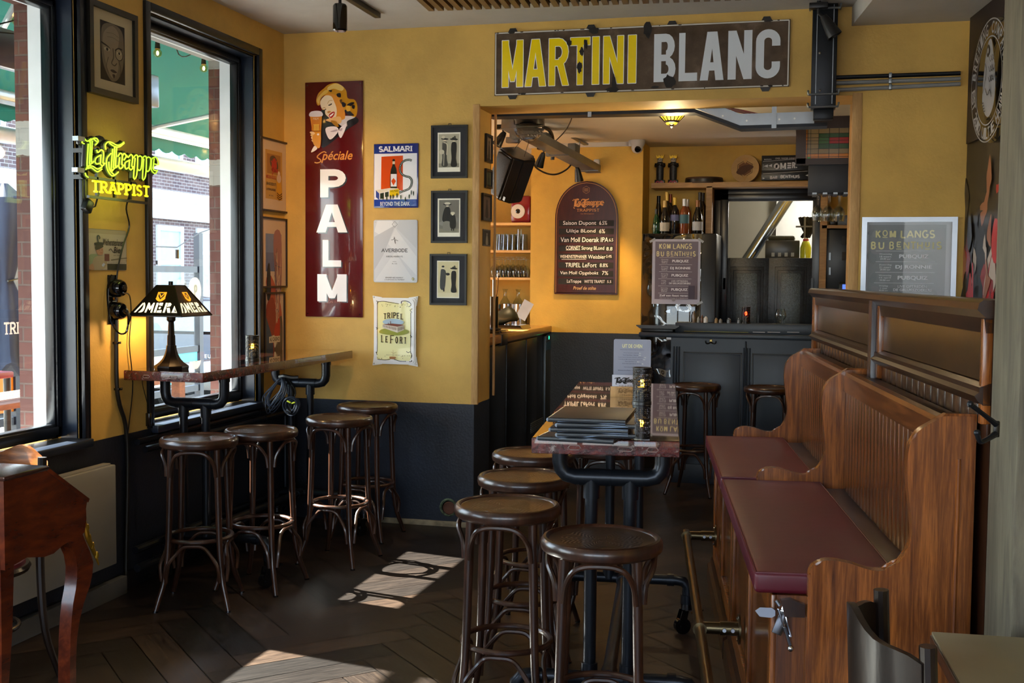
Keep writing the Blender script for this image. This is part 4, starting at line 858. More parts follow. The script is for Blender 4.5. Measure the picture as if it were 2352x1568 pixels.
# ---------------------------------------------------------------- bentwood bar stool
n = N('dark_bentwood'); v = n.coord((8, 8, 1)); f_ = n.noise(v, 5, 4, .5, .2)
n.set(col=n.ramp(f_, [(.3, '#27170f'), (.55, '#371f14'), (.75, '#4d2f1d')]), rough=.3, coat=.25); n.bump(f_, .03, .001); M_stl = n.m
n = N('embossed_stool_panel'); c = n.n('ShaderNodeTexCoord'); sp = n.n('ShaderNodeSeparateXYZ'); n.l(c.outputs['Object'], sp.inputs[0])
rad = n.n('ShaderNodeVectorMath', operation='LENGTH'); cx_ = n.n('ShaderNodeCombineXYZ'); n.l(sp.outputs['X'], cx_.inputs[0]); n.l(sp.outputs['Y'], cx_.inputs[1]); n.l(cx_.outputs[0], rad.inputs[0])
an = n.math('ARCTAN2', sp.outputs['Y'], sp.outputs['X'])
pet = n.math('MULTIPLY', n.math('SINE', n.math('MULTIPLY', an, 8.0)), .012)
wv = n.math('SINE', n.math('MULTIPLY', n.math('ADD', rad.outputs['Value'], pet), 420.0))
msk = n.math('MULTIPLY', n.math('LESS_THAN', rad.outputs['Value'], .125), n.math('GREATER_THAN', rad.outputs['Value'], .012))
g_ = n.noise(n.coord((5, 5, 1)), 7, 5, .6, .5)
n.set(col=n.ramp(g_, [(.3, '#3a2a1d'), (.6, '#4c3826'), (.8, '#5a442c')]), rough=n.math('ADD', .27, n.math('MULTIPLY', g_, .12)), coat=.2)
n.bump(n.math('MULTIPLY', wv, msk), .35, .0015); M_emb = n.m
def make_stool():
    t = thing('bar_stool', '', 'bar stool')
    f = MB(); R0 = .184
    f.lathe([(.12, .756), (R0-.014, .756), (R0-.003, .764), (R0, .776), (R0-.001, .790), (R0-.008, .799), (R0-.016, .801), (R0-.022, .797), (R0-.024, .793), (R0-.03, .79)], seg=48, cap=False)
    ob('seat_rim', f, M_stl, t)
    f = MB(); f.lathe([(R0-.02, .78), (R0-.024, .7925), (R0-.04, .7895), (.1, .789), (.002, .7885)], seg=48); ob('seat_panel', f, M_emb, t)
    def P(a, r, z): return (r*cos(a), r*sin(a), z)
    for i in range(4):
        a = pi/4 + i*pi/2
        f = MB(); f.tube([P(a, .150, .765), P(a, .156, .6), P(a, .163, .4), P(a, .172, .25), P(a, .19, .14), P(a, .222, .05), P(a, .238, .004)], [.0155, .0155, .015, .014, .0135, .012, .0115], 12, k=5); ob('leg', f, M_stl, t)
        f = MB(); f.cyl(P(a, .238, .0), P(a, .2375, .008), .0125, .012, 10); ob('foot_cap', f, M_gbk, bpy.data.objects[t.name].children[-1])
    f = MB(); f.tube([P(2*pi*i/40, .152, .325) for i in range(40)], .0105, 10, closed=True); ob('foot_ring', f, M_stl, t)
    for nm, z0, z1, ro, rm, k0 in (('upper_arch', .628, .748, .166, .152, .30), ('lower_arch', .135, .305, .195, .138, .22)):
        for i in range(4):
            a0 = pi/4 + i*pi/2 + .10; a1 = a0 + pi/2 - .20; am = (a0+a1)/2
            pts = [P(a0, ro, z0), P(a0+.05, ro, z0+(z1-z0)*.45), P(a0+.22, rm+.02, z0+(z1-z0)*.82), P(am-.28, rm+.012, z1-.004), P(am, rm+.008, z1), P(am+.28, rm+.012, z1-.004), P(a1-.22, rm+.02, z0+(z1-z0)*.82), P(a1-.05, ro, z0+(z1-z0)*.45), P(a1, ro, z0)]
            f = MB(); f.tube(pts, .0088, 8, k=4); ob(nm, f, M_stl, t)
    return t
proto = make_stool()
STL = [((457, 1003), 17, 'dark bentwood bar stool by the near end of the window table, front left'), ((600, 984), -2, 'dark bentwood bar stool half behind the leftmost one at the window table'), ((780, 956), -5, 'bar stool with sunlit legs, third along the window table'), ((844, 928), -3, 'bar stool against the back wall under the cream enamel sign'),
       ((1166, 1155), 3.5, 'bar stool front left of the glossy middle table with worn olive seat'), ((1382, 1231), 8, 'nearest bar stool tucked at the short end of the middle table'), ((1204, 1090), 6, 'bar stool second in the row left of the middle table'), ((1225, 1037), -4, 'bar stool third and farthest in the row left of the middle table'),
       ((1391, 1022), 9, 'bar stool beyond the middle table, mostly hidden under it'), ((1598, 882), -11, 'bar stool standing before the blue-black bar cupboard'), ((1768, 888), 0, 'bar stool at the bar cupboard partly hidden by the far bench end')]
for i, (q, a, lb_) in enumerate(STL):
    p = hit(*q, 2, .80); o = proto if i == 0 else dup(proto); o.location = (p.x, p.y, 0); o.rotation_euler = (0, 0, R(a)); o['label'] = lb_
    o['group'] = 'stools at the window table' if i < 4 else 'stools around the middle table' if i < 9 else 'stools at the bar'
# ---------------------------------------------------------------- pipe-legged bar tables
n = N('lacquered_dark_tabletop'); v = n.coord((1, 1, 1)); a_ = n.noise(v, 5, 6, .65, 1.5)
n.set(col=n.ramp(a_, [(.3, '#120907'), (.5, '#26110c'), (.7, '#3e1a12')]), rough=.03, coat=1.0, spec=.7); n.b.inputs['Coat Roughness'].default_value = .015; M_lac = n.m
n = N('worn_lacquered_edge'); v = n.coord(); a_ = n.noise(v, 16, 8, .75, 1.); b_ = n.noise(v, 55, 5, .7)
n.set(col=n.mix(n.ramp(b_, [(.58, '#000000'), (.68, '#ffffff')]), n.ramp(a_, [(.28, '#1e1c1a'), (.42, '#3a1512'), (.55, '#5a1a1a'), (.66, '#7c2c14'), (.78, '#2c2a24')]), '#8d7d78'), rough=.16, coat=.8); n.bump(b_, .9, .006); M_edge = n.m
def bar_table(name, label, fr, lx, ly, yn, yf, xl, xr, swv):
    t = thing(name, label, 'table', (fr.o.x, fr.o.y, 0), fr.a)
    f = MB(); f.box((-lx, -ly, 1.052), (lx, ly, 1.0985), bev=.003)
    f.mi = 1; f.box((-lx+.003, -ly+.003, 1.098), (lx-.003, ly-.003, 1.1)); ob('tabletop', f, [M_edge, M_lac], t)
    for x, wd in ((-.09, .038), (.06, .045), (.14, .034)):
        f = MB(); f.tube([(x-wd/2, -ly-.001, 1.072), (x-wd/2+.006, -ly-.003, 1.08), (x+wd/2-.006, -ly-.003, 1.08), (x+wd/2, -ly-.001, 1.072), (x+wd/2-.006, -ly-.003, 1.067), (x-wd/2+.006, -ly-.003, 1.067)], .0016, 6, closed=True); ob('edge_slot', f, pl('pale_resin_lip', '#97807c', .15, coat=.7), t)
    for y in (yn, yf):
        f = MB(); e = .17; zb = .915
        f.tube([(-e, y, 1.054), (-e, y, .965), (-e+.006, y, .94), (-e+.022, y, .922), (-e+.05, y, zb), (e-.05, y, zb), (e-.022, y, .922), (e-.006, y, .94), (e, y, .965), (e, y, 1.054)], .0265, 16)
        for x0, x1 in ((-e-.0, 0),): pass
        for s in (-1, 1):
            f.cyl((s*e, y, 1.03), (s*e, y, 1.053), .030, seg=16); f.cyl((s*.105, y, zb), (s*.002, y, zb), .0285, seg=16); f.cyl((s*.064, y, zb), (s*.064, y, .845), .0275, seg=16)
        ob('yoke', f, M_pipe, t)
        for s in (-1, 1):
            f = MB(); f.cyl((s*.064, y, .85), (s*.064, y, .26), .0215, seg=16); f.cyl((s*.064, y, .29), (s*.064, y, .235), .028, seg=16); ob('leg', f, M_pipe, t)
        f = MB(); f.tube([(xl, y, .15), (xl, y, .21), (xl+.02, y, .232), (xl+.05, y, .237), (xr-.05, y, .237), (xr-.02, y, .232), (xr, y, .21), (xr, y, .15)], .0235, 14)
        for s, x in ((1, xl), (-1, xr)): f.cyl((x, y, .175), (x, y, .135), .03, seg=14); f.cyl((x+s*.06, y, .237), (x+s*.09, y, .237), .028, seg=14)
        cb2 = ob('crossbar', f, M_pipe, t)
        for x in (xl, xr):
            f = MB(); a = swv; d = Vector((cos(a), sin(a), 0)); q = Vector((-sin(a), cos(a), 0)); c = Vector((x, y, 0)) + d * .022
            f.cyl((x, y, .14), (x, y, .11), .028, seg=14)
            for s in (-1, 1): f.prism([(0, .105), (.03, .105), (.045, .05), (.03, .036), (.012, .04)], s*.02-.002, s*.02+.002, 'xz', Matrix.Translation((x, y, 0)) @ Matrix.Rotation(a, 4, 'Z'))
            f.tube([c - q*.014 + Vector((0, 0, .036)), c + q*.014 + Vector((0, 0, .036))], .036, 20); f.tube([c - q*.019 + Vector((0, 0, .036)), c + q*.019 + Vector((0, 0, .036))], .012, 10)
            f.cb(c - d*.07 + Vector((0, 0, .095)), (.05, .03, .006), rz=a, ry=.4); ob('caster', f, M_gbk, cb2)
    f = MB(); f.cyl((0, yn, .237), (0, yf, .237), .0235, seg=14); f.cyl((0, yn, .237), (0, yn+.07, .237), .029, seg=14); f.cyl((0, yf-.07, .237), (0, yf, .237), .029, seg=14); ob('stretcher', f, M_pipe, t)
    return t
bar_table('bar_table', 'glossy dark bar table on black pipe legs in the middle of the room', TB, .2185, .905, -.5, .79, -.31, .285, R(200))
WT = Fr((-2.985, 5.805), -1.5)
bar_table('bar_table', 'glossy dark bar table on black pipe legs along the window', WT, .219, .885, -.6, .6, -.16, .42, R(240))
# ---------------------------------------------------------------- table lamp
p = hit(394, 848, 2, 1.1); t = thing('table_lamp', 'bronze table lamp with pyramid shade lettered OMER on the window table', 'lamp', (p.x, p.y, 1.1))
M_brz = pl('dark_bronze', '#1f1915', .3, .7, var=.3, bump=.1)
f = MB(); f.lathe([(.002, 0), (.082, 0), (.085, .012), (.083, .02), (.07, .028), (.06, .036), (.045, .052), (.033, .075), (.026, .1), (.024, .12)], seg=8, a0=pi/8); ob('base', f, M_brz, t, sharp=20)
f = MB(); f.lathe([(.021, .1), (.019, .17), (.016, .172), (.015, .215), (.013, .24)], seg=8, a0=pi/8); f.lathe([(.013, .235), (.022, .245), (.022, .262), (.012, .27)], seg=16); ob('column', f, M_brz, t, sharp=20)
f = MB(); zb, zt, hb, ht = .27, .418, .143, .048
for k in range(4):
    M = Matrix.Rotation(k*pi/2, 4, 'Z'); f2 = [(-hb, -hb, zb), (hb, -hb, zb), (ht, -ht, zt), (-ht, -ht, zt)]
    i2 = [(x*.97, y*.97, z) for x, y, z in f2]
    vs_ = [f.bm.verts.new(M @ Vector(q)) for q in f2 + i2]
    for q in ((0, 1, 2, 3), (7, 6, 5, 4), (0, 4, 5, 1), (3, 2, 6, 7)): f.bm.faces.new([vs_[i] for i in q])
f.box((-ht, -ht, zt-.002), (ht, ht, zt+.002)); f.cyl((0, 0, zt), (0, 0, zt+.02), .011, seg=12)
for k in range(4):
    a = k*pi/2 + pi/4; f.tube([(hb*1.42*cos(a), hb*1.42*sin(a), zb), (ht*1.42*cos(a), ht*1.42*sin(a), zt)], .0035, 6)
    b = (k+1)*pi/2 + pi/4; f.tube([(hb*1.42*cos(a), hb*1.42*sin(a), zb), (hb*1.42*cos(b), hb*1.42*sin(b), zb)], .004, 6)
ob('lamp_shade', f, M_brz, t)
sh = t.children[-1]; th = atan2(hb-ht, zt-zb); sl_ = hypot(hb-ht, zt-zb)
def shade_art():
    A = Art(px=(-143, 173, 143, 0), w=.286, h=sl_); A.m = lambda p: (p[0]/1000, p[1]/1000); A.flip = False
    iv, gd = '#e8dcae', '#e08a1a'; z0, z1 = 18, 74
    A.poly([(-122, 18), (-112, 18), (-92, 52), (-84, 68), (-90, 74)], iv); A.sm([(-98, 18), (-76, 22), (-70, 44), (-76, 68), (-84, 74), (-82, 46), (-90, 28)], iv)
    A.poly([(-64, 18), (-54, 18), (-52, 44), (-40, 30), (-32, 44), (-32, 18), (-22, 18), (-24, 74), (-32, 74), (-41, 52), (-52, 74), (-60, 74)], iv)
    A.rect(-14, 18, -2, 74, iv); A.poly([(2, 18), (28, 18), (26, 34), (2, 30)], iv); A.poly([(2, 60), (22, 56), (22, 74), (2, 74)], iv); A.ell(12, 45, 6, 7, iv)
    A.rect(36, 18, 47, 74, iv); A.poly([(50, 50), (66, 54), (70, 66), (62, 74), (50, 74)], iv); A.poly([(50, 44), (62, 18), (78, 18), (66, 46)], iv); A.poly([(84, 18), (114, 18), (88, 58)], iv); A.poly([(100, 22), (108, 22), (94, 44)], '#1c1410')
    A.poly([(-24, 98), (24, 98), (24, 134), (-24, 134)], gd); A.sm([(-24, 100), (24, 100), (16, 86), (0, 80), (-16, 86)], gd); A.poly([(-16, 126), (0, 100), (16, 126), (16, 110), (0, 90), (-16, 110)], '#1c1410'); A.poly([(-12, 128), (0, 110), (12, 128)], '#1c1410')
    return A
M_shade = prn('lit_shade_glass', .4, es=.75)
for i in range(4):
    a = shade_art().build('glass_panel', sh, M_shade, y=-.0015)
    d = Matrix.Rotation(i*pi/2, 4, 'Z') @ Vector((0, -hb, zb)); a.location = d; a.rotation_euler = (-th, 0, i*pi/2)
lamp('lamp_bulb', 'POINT', (0, 0, .3), 5.5, (1, .62, .25), parent=t, shadow_soft_size=.03)
# ---------------------------------------------------------------- pierced candle holders
def pierced(name, back):
    n = N(name); c = n.n('ShaderNodeTexCoord'); sp = n.n('ShaderNodeSeparateXYZ'); n.l(c.outputs['Object'], sp.inputs[0])
    u = n.math('MULTIPLY', n.math('ARCTAN2', sp.outputs['Y'], sp.outputs['X']), .035); cb = n.n('ShaderNodeCombineXYZ'); n.l(u, cb.inputs[0]); n.l(sp.outputs['Z'], cb.inputs[1])
    vo = n.n('ShaderNodeTexVoronoi', voronoi_dimensions='2D'); vo.inputs['Scale'].default_value = 145; vo.inputs['Randomness'].default_value = .35; n.l(cb.outputs[0], vo.inputs['Vector'])
    cc = n.n('ShaderNodeVectorMath', operation='DISTANCE'); n.l(cb.outputs[0], cc.inputs[0]); cc.inputs[1].default_value = (-.03, .03, 0)
    rg = n.math('SINE', n.math('MULTIPLY', cc.outputs['Value'], 330.0)); th_ = n.math('ADD', .26, n.math('MULTIPLY', rg, .14))
    hole = n.math('LESS_THAN', vo.outputs['Distance'], th_); inb = n.math('MULTIPLY', n.math('GREATER_THAN', sp.outputs['Z'], .015), n.math('LESS_THAN', sp.outputs['Z'], .126))
    n.set(col='#101114', rough=.35, metal=.4, alpha=n.math('SUBTRACT', 1.0, n.math('MULTIPLY', hole, inb))); return n.m
M_prc = pierced('pierced_black_metal', 0)
def candle(label, loc, glowc, shell=None, r=.035, h=.135, group=None):
    t = thing('candle_holder', label, 'candle holder', loc, group=group)
    f = MB(); f.lathe([(r, .006), (r, h)], seg=40, cap=False); ob('sleeve', f, shell or M_prc, t)
    f = MB(); f.lathe([(.002, 0), (r+.002, 0), (r+.002, .006), (r, .008), (.002, .008)], seg=32); f.lathe([(r+.001, h-.003), (r+.001, h+.001), (r-.002, h+.001), (r-.002, h-.003)], seg=32, cap=False); ob('base_and_rim', f, M_bfr, t)
    f = MB(); f.lathe([(.018, .008), (.02, .06), (.018, .062), (.002, .062)], seg=20); ob('candle', f, pl('pale_wax', '#cfc3a4', .6), t)
    f = MB(); f.sph((0, 0, .076), .009, 12, (1, 1, 1.6)); ob('flame', f, glow('flame_' + glowc[1:], glowc, 45), t)
    return t
q = hit(580, 826, 2, 1.1); candle('black pierced candle holder glowing on the window table', (q.x, q.y, 1.1), '#ffb020', r=.037)
q = hit(1474, 925, 2, 1.1); candle('black pierced candle holder with golden glow on the middle table', (q.x, q.y, 1.1), '#ffb020')
# ---------------------------------------------------------------- menus, leaflet and holder on the middle table
M_book = pl('grey_brown_cover', '#4a3f3b', .45, var=.2); M_metal = pl('metal_binding', '#7e8894', .25, .9)
ctr = TB.loc(hit(1368, 949, 2, 1.165))
for i in range(5):
    z = 1.1 + i*.0142; dx = (-.022, .004, -.002, .006, -.004)[i]; rz = TB.a + R((-9, 3, -2, 2, -4)[i])
    p = TB.w(ctr.x + dx, ctr.y - .02 + (i % 2)*.004, z)
    t = thing('menu_book', ('grey metal-edged menu, lowest of the stack on the middle table', 'grey metal-edged menu, second from the bottom of the stack', 'grey metal-edged menu in the middle of the stack', 'grey metal-edged menu, second from the top of the stack', 'brown-faced metal-edged menu, topmost of the stack')[i], 'menu', p, rz, 'menus stacked on the middle table')
    f = MB(); f.box((-.112, -.155, .001), (.112, .155, .004), bev=.001); f.box((-.112, -.155, .009), (.112, .155, .0125), bev=.001); ob('cover', f, M_book, t)
    f = MB(); f.box((-.106, -.15, .004), (.106, .15, .009)); ob('pages', f, pl('menu_paper', '#a9a6a4', .7), t)
    f = MB(); f.tube([(-.112, -.156, .0068), (.112, -.156, .0068)], .0066, 8); f.tube([(-.113, -.156, .0068), (-.113, .156, .0068)], .0058, 8); ob('metal_edge', f, M_metal, t)
p = TB.w(.035, .48, 1.1); t = thing('menu_card', 'upright grey menu card headed UIT DE OVEN on the middle table', 'menu card', p, TB.a - R(2))
f = MB(); P = []
for cx, cz, a in ((.07, .008, -90), (.07, .214, 0), (-.07, .214, 90), (-.07, .008, 180)): P += _arc(cx, cz, .007, .007, a, a+90, 4)
f.prism(P, -.001, .002); ob('card', f, pl('lavender_grey_card', '#8f93a6', .45, var=.02), t)
A = Art(px=(100, 55, 825, 1160), w=.154, h=.222); A.text('UIT DE OVEN', 270, 160, 655, 235, '#e6e2ae', .03)
for i, (x0, x1, s, pr) in enumerate(((225, 690, 'Alle gerechten / Focaccia wordt vers gebakken', ''), (300, 590, 'Brood met aioli en tapenade', '6.-'), (280, 580, 'Tosti Ham/Kaas / Naturel', '5.5'), (190, 680, 'Tosti Carne Picante chorizo, jalapeno', '7.5'), (195, 665, 'Tosti Brood Mix pesto tomaat mozzarella', '7.5'), (330, 550, 'Flammkuchen 1 p', '8.5'), (275, 640, 'Pizza Bella geitenkaas honing', '9.'), (310, 630, 'Flammkuchen spek en ui', '9.'), (195, 640, 'Bitterballen mosterd', '8.'))):
    y = (275, 340, 385, 432, 475, 520, 562, 635, 700)[i]; A.text(s, x0, y-9, x1, y+9, '#4a4e62', .01); 
    if pr: A.text(pr, x1+12, y-9, x1+50, y+9, '#e8e6d8', .01)
A.build('print', t, M_matte, y=-.0016)
t = thing('card_holder', 'small pale wooden card holder branded La Trappe on the middle table', 'card holder', TB.w(.028, .30, 1.1), TB.a)
f = MB(); f.box((-.072, -.012, 0), (.072, -.004, .042), bev=.001); f.box((-.072, .004, 0), (.072, .012, .03), bev=.001); f.box((-.072, -.004, 0), (.072, .004, .006)); ob('block', f, M_pine, t)
A = Art(); logo(A, -.045, .034, .045, .016, .0016, '#7a5a30') if False else None
A.flip = True; logo(A, -.045, .036, .045, .014, .0016, '#7a5a30'); A.flip = False; A.caps('TRAPPIST', -.026, .006, .026, .011, .0009, '#7a5a30'); A.build('engraving', t, M_matte, y=-.0124)
t2 = thing('beer_card', 'white card printed La Trappe standing in the wooden holder', 'card', TB.w(.028, .30, 1.106), TB.a)
f = MB(); f.box((-.066, -.0015, 0), (.066, .0015, .082), bev=.0007); ob('card', f, pl('white_card', '#b9bccb', .6, var=.02), t2)
A = Art(); A.flip = True; logo(A, -.055, .072, .055, .045, .0034, '#15130f'); A.flip = False; A.caps('TRAPPIST', -.04, .034, .04, .041, .0012, '#8a6a3a'); A.build('print', t2, M_matte, y=-.0021)
# ---------------------------------------------------------------- cable coils hanging under the window table
t = thing('cable_coil', 'bundle of dark grey cable loops hanging from the window table frame', 'cable', WT.w(-.09, .6, 0), WT.a)
M_cab = pl('blue_grey_cable', '#2c323c', .3, var=.2); rn = random.Random(9)
f = MB()
for i in range(9):
    w_ = .03 + rn.random()*.075; z0 = .72 + rn.random()*.07; dx = -.05 - rn.random()*.06; y = -.045 - rn.random()*.03
    f.tube([(-.01, y+.01, .945), (dx*.6-w_*.4, y, .88), (dx-w_*.6, y, z0+.06), (dx-.01, y-.01, z0), (dx+w_*.7, y-.01, z0+.05), (dx*.4+w_*.6, y, .87)], .0036, 5, closed=True, k=5)
ob('long_loops', f, M_cab, t)
f = MB()
for i in range(9):
    r_ = .03 + rn.random()*.028; cx = .055 + rn.random()*.02; cz = .77 + rn.random()*.015; y = -.05 - rn.random()*.03
    f.tube([(cx + r_*cos(a*pi/6), y + .006*sin(a), cz + r_*sin(a*pi/6)*1.05) for a in range(12)], .0036, 5, closed=True, k=2)
ob('round_loops', f, M_cab, t)
f = MB(); f.tube([(0, -.035, .945), (.05, -.04, .88), (.06, -.05, .82)], .004, 5, k=4); f.tube([(.02, -.035, .945), (.075, -.04, .87), (.07, -.05, .82)], .004, 5, k=4); f.tube([(-.03, -.04, .95), (.0, -.05, .957), (.05, -.04, .948), (.09, -.03, .95)], .012, 6, k=3); ob('straps', f, M_bfr, t)
f = MB(); f.cb((.055, -.088, .805), (.028, .006, .01), ry=.4, bev=.002); f.cb((.085, -.088, .80), (.025, .006, .009), ry=-.3, bev=.002); ob('yellow_tag', f, pl('yellow_tag', '#c9d018', .5), t)
f = MB(); f.cb((.055, -.085, .745), (.035, .02, .02), ry=.6, bev=.004); ob('plug', f, M_bfr, t)
# ---------------------------------------------------------------- settle benches
M_oak = wood('warm_oak_settle', '#4a230e', '#b0682c', .25, 2, 5, 20, coat=.35)
M_oakY = wood('warm_oak_long', '#42200e', '#8e5226', .25, 1, 5, 20, coat=.35)
M_board = wood('brown_oak_boards', '#42210f', '#824a20', .26, 2, 5, 18, coat=.3)
M_dkoak = wood('dark_oak_panel', '#20110a', '#3f2414', .3, 1, 4, 4, coat=.25); M_dkoakZ = wood('dark_oak_upright', '#20110a', '#4a2a18', .3, 2, 5, 6, coat=.25)
M_hide = pl('oxblood_leather', '#560d1e', .46, var=.1, nscale=4, bump=.12, bscale=25)
PRF = [(.136, .04), (.14, .77), (.148, .79), (.165, .805), (.2, .812), (.25, .805), (.3, .79), (.34, .79), (.37, .805), (.395, .84), (.409, .88), (.408, .93), (.396, 1.02), (.392, 1.09), (.401, 1.145), (.423, 1.176), (.457, 1.198), (.49, 1.221), (.57, 1.221), (.57, .04)]
def smooth_profile(P, k=3):
    V = catmull([Vector((x, z, 0)) for x, z in P[1:18]], k); return [P[0]] + [(v.x, v.y) for v in V] + P[18:]
PRF = smooth_profile(PRF)
def bench(label, y0, y1, ends, near):
    t = thing('settle_bench', label, 'bench', BN.w(0, 0), BN.a, 'oak settle benches')
    for yc_, nm in ends:
        f = MB(); f.prism(PRF, yc_-.019, yc_+.019, 'xz'); es = [e for e in f.bm.edges if abs(e.verts[0].co.y - e.verts[1].co.y) < 1e-5]
        bmesh.ops.bevel(f.bm, geom=es, offset=.006, segments=2, affect='EDGES'); o = ob('end_panel', f, M_oak, t)
        if nm: f = MB(); f.cyl((.525, yc_-.021, .0), (.525, yc_-.021, 1.1), .006, seg=8); ob('bead', f, M_oak, o)
    f = MB(); f.box((.06, y0, .03), (.52, y1, .70)); ob('carcass', f, M_board, t)
    f = MB(); L = y1 - y0
    for a, b in ((y0, y0+.07), (y0+L/2-.04, y0+L/2+.04), (y1-.07, y1)): f.box((.045, a, .13), (.061, b, .7), bev=.003)
    for z0, z1 in ((.62, .7), (.13, .2)): f.box((.046, y0, z0), (.061, y1, z1), bev=.003)
    ob('front_frame', f, M_oak, t)
    f = MB(); f.prism([(.02, 0), (.02, .09), (.035, .1), (.035, .115), (.045, .13), (.07, .13), (.07, 0)], y0, y1, 'xz'); ob('plinth', f, M_dkoakZ, t)
    f = MB(); f.box((.38, y0, .7), (.5, y1, .735), bev=.003); ob('seat_board', f, M_dkoak, t)
    f = MB(); nb = int(round(L/.062)); wd = L/nb
    for i in range(nb): f.box((.482, y0+i*wd+.0008, .73), (.502, y0+(i+1)*wd-.0008, 1.16), bev=.0035)
    ob('backrest_boards', f, M_board, t)
    f = MB(); f.prism([(.472, 1.13), (.47, 1.195), (.478, 1.207), (.5, 1.21), (.504, 1.2), (.504, 1.13)], y0, y1, 'xz'); ob('top_rail', f, M_oakY, t)
    f = MB(); f.box((.503, y0, 1.17), (.572, y1, 1.198), bev=.002); ob('ledge', f, M_dkoak, t)
    return t
b1 = bench('brown oak settle bench nearest the camera with curved end panels', .0, 1.48, ((-.02, True), (1.50, False)), True)
b2 = bench('brown oak settle bench farther back beside the bar opening', 1.52, 2.76, ((2.78, False),), False)
def cushion(label, y0, y1):
    f = MB(); f.box((-.002, y0, .701), (.395, y1, .762), bev=.014, seg=4); bmesh.ops.subdivide_edges(f.bm, edges=[e for e in f.bm.edges if e.calc_length() > .3], cuts=8, use_grid_fill=True)
    for v_ in f.bm.verts:
        if v_.co.z > .75: v_.co.z += .005*sin((v_.co.y-y0)/(y1-y0)*pi)*sin(max(0, min(1, v_.co.x/.395))*pi)
    o = ob('seat_cushion', f, M_hide, sharp=60); o.location = BN.w(0, 0); o.rotation_euler = (0, 0, BN.a); tagp(o, label, 'cushion', 'oxblood bench cushions')
    f = MB(); f.tube([(.003, y0+.003, .758), (.003, y1-.003, .758), (.39, y1-.003, .758), (.39, y0+.003, .758)], .0035, 6, closed=True); ob('piping', f, M_hide, o); return o
cushion('oxblood leather cushion on the nearest bench', .002, 1.478); cushion('oxblood leather cushion on the far bench', 1.525, 2.755)
t = thing('toggle_latch', 'shiny galvanised toggle latch hanging under the near bench cushion', 'latch', BN.w(.075, -.003, .645), BN.a)
f = MB(); f.prism([(-.075, .012), (-.062, .022), (-.03, .022), (-.02, .015), (-.02, .0), (-.03, -.006), (-.062, -.004)], -.012, -.009); ob('lever', f, M_chr, t)
f = MB(); f.cb((0, -.006, -.01), (.028, .008, .09), ry=.35, bev=.002); f.tube([(-.012, -.014, .02), (.01, -.014, -.05), (.024, -.014, -.056), (.004, -.014, .015)], .003, 6, closed=True); f.cyl((-.02, -.014, .045), (-.01, -.014, .03), .006, seg=10); ob('buckle', f, M_chr, t)
f = MB(); f.tube([(.006, -.014, -.03), (.022, -.014, -.08)], .0055, 8); f.sph((.024, -.012, -.09), .009, 10); ob('hook_bolt', f, M_chr, t)
f = MB(); f.prism([(.05, .04), (.075, .045), (.115, .03), (.115, -.005), (.06, -.005)], -.001, .02); o = ob('wooden_stop', f, M_dkoakZ); o.location = BN.w(.02, -.02, .65); o.rotation_euler = (0, 0, BN.a); tagp(o, 'small dark wooden stop block beside the toggle latch', 'block')
# footrail
M_brass = pl('aged_brass_tube', '#6e6046', .28, .95, var=.2)
t = thing('foot_rail', 'aged metal foot rail on brackets along the bench front', 'foot rail', BN.w(0, 0), BN.a)
f = MB(); f.tube([(-.103, -.55, .30), (-.103, 2.5, .30)], .0195, 16); ob('rail', f, M_brass, t)
for y in (-.4, .97, 2.47):
    f = MB(); f.cyl((-.103, y-.028, .30), (-.103, y+.028, .30), .0255, seg=18); f.cyl((-.103, y, .30), (.0, y, .30), .022, seg=16); f.cyl((-.03, y, .30), (.045, y, .30), .0255, seg=18); br2 = ob('bracket', f, M_brass, t)
    f = MB(); f.cyl((.036, y, .30), (.043, y, .30), .055, seg=24); ob('flange', f, M_brass, br2)
    for x in (-.015, .015): f = MB(); f.cyl((x, y-.024, .30), (x, y-.029, .30), .008, .007, 12); ob('grub_screw', f, M_chr, br2)
    for z in (.26, .34): f = MB(); f.sph((.034, y, z), .006, 8); ob('flange_screw', f, M_chr, br2)
# high partition behind the benches
t = thing('wooden_partition', 'high dark oak panelled partition standing behind the benches', 'partition', BN.w(0, 0), BN.a)
X0 = .576; yA, yM0, yM1, yB = -.09, 1.30, 1.42, 3.03
f = MB(); f.box((X0+.012, yA, 0), (X0+.05, yB, 1.47)); ob('core', f, M_dkoakZ, t)
f = MB()
for i in range(int((yB-yA)/.085)): f.box((X0+.002, yA+i*.085+.001, 1.15), (X0+.014, yA+(i+1)*.085-.001, 1.262), bev=.004)
ob('lower_boards', f, M_dkoakZ, t)
f = MB(); f.prism([(X0-.035, 1.502), (X0-.03, 1.52), (X0-.02, 1.527), (X0+.075, 1.527), (X0+.075, 1.502), (X0+.055, 1.48), (X0-.012, 1.48)], yA-.02, yB+.03, 'xz'); ob('cornice', f, M_dkoak, t)
f = MB(); f.prism([(X0-.006, 1.44), (X0-.012, 1.48), (X0+.015, 1.48), (X0+.015, 1.44)], yA, yB, 'xz'); f.prism([(X0-.022, 1.262), (X0-.03, 1.275), (X0-.018, 1.285), (X0-.018, 1.298), (X0+.014, 1.31), (X0+.014, 1.25), (X0-.008, 1.25)], yA, yB, 'xz'); ob('mouldings', f, M_dkoak, t)
for a, b in ((yA+.03, yM0-.02), (yM1+.02, yB-.06)): f = MB(); f.box((X0+.006, a, 1.31), (X0+.013, b, 1.44)); ob('sunken_panel', f, wood('burr_panel', '#241408', '#4a321a', .28, 1, 3, 2, coat=.3), t)
f = MB(); f.box((X0-.03, yM0+.02, .0), (X0+.012, yM0+.09, 1.5), bev=.006); ob('middle_post', f, pl('purple_brown_post', '#2e2325', .3, var=.25), t)
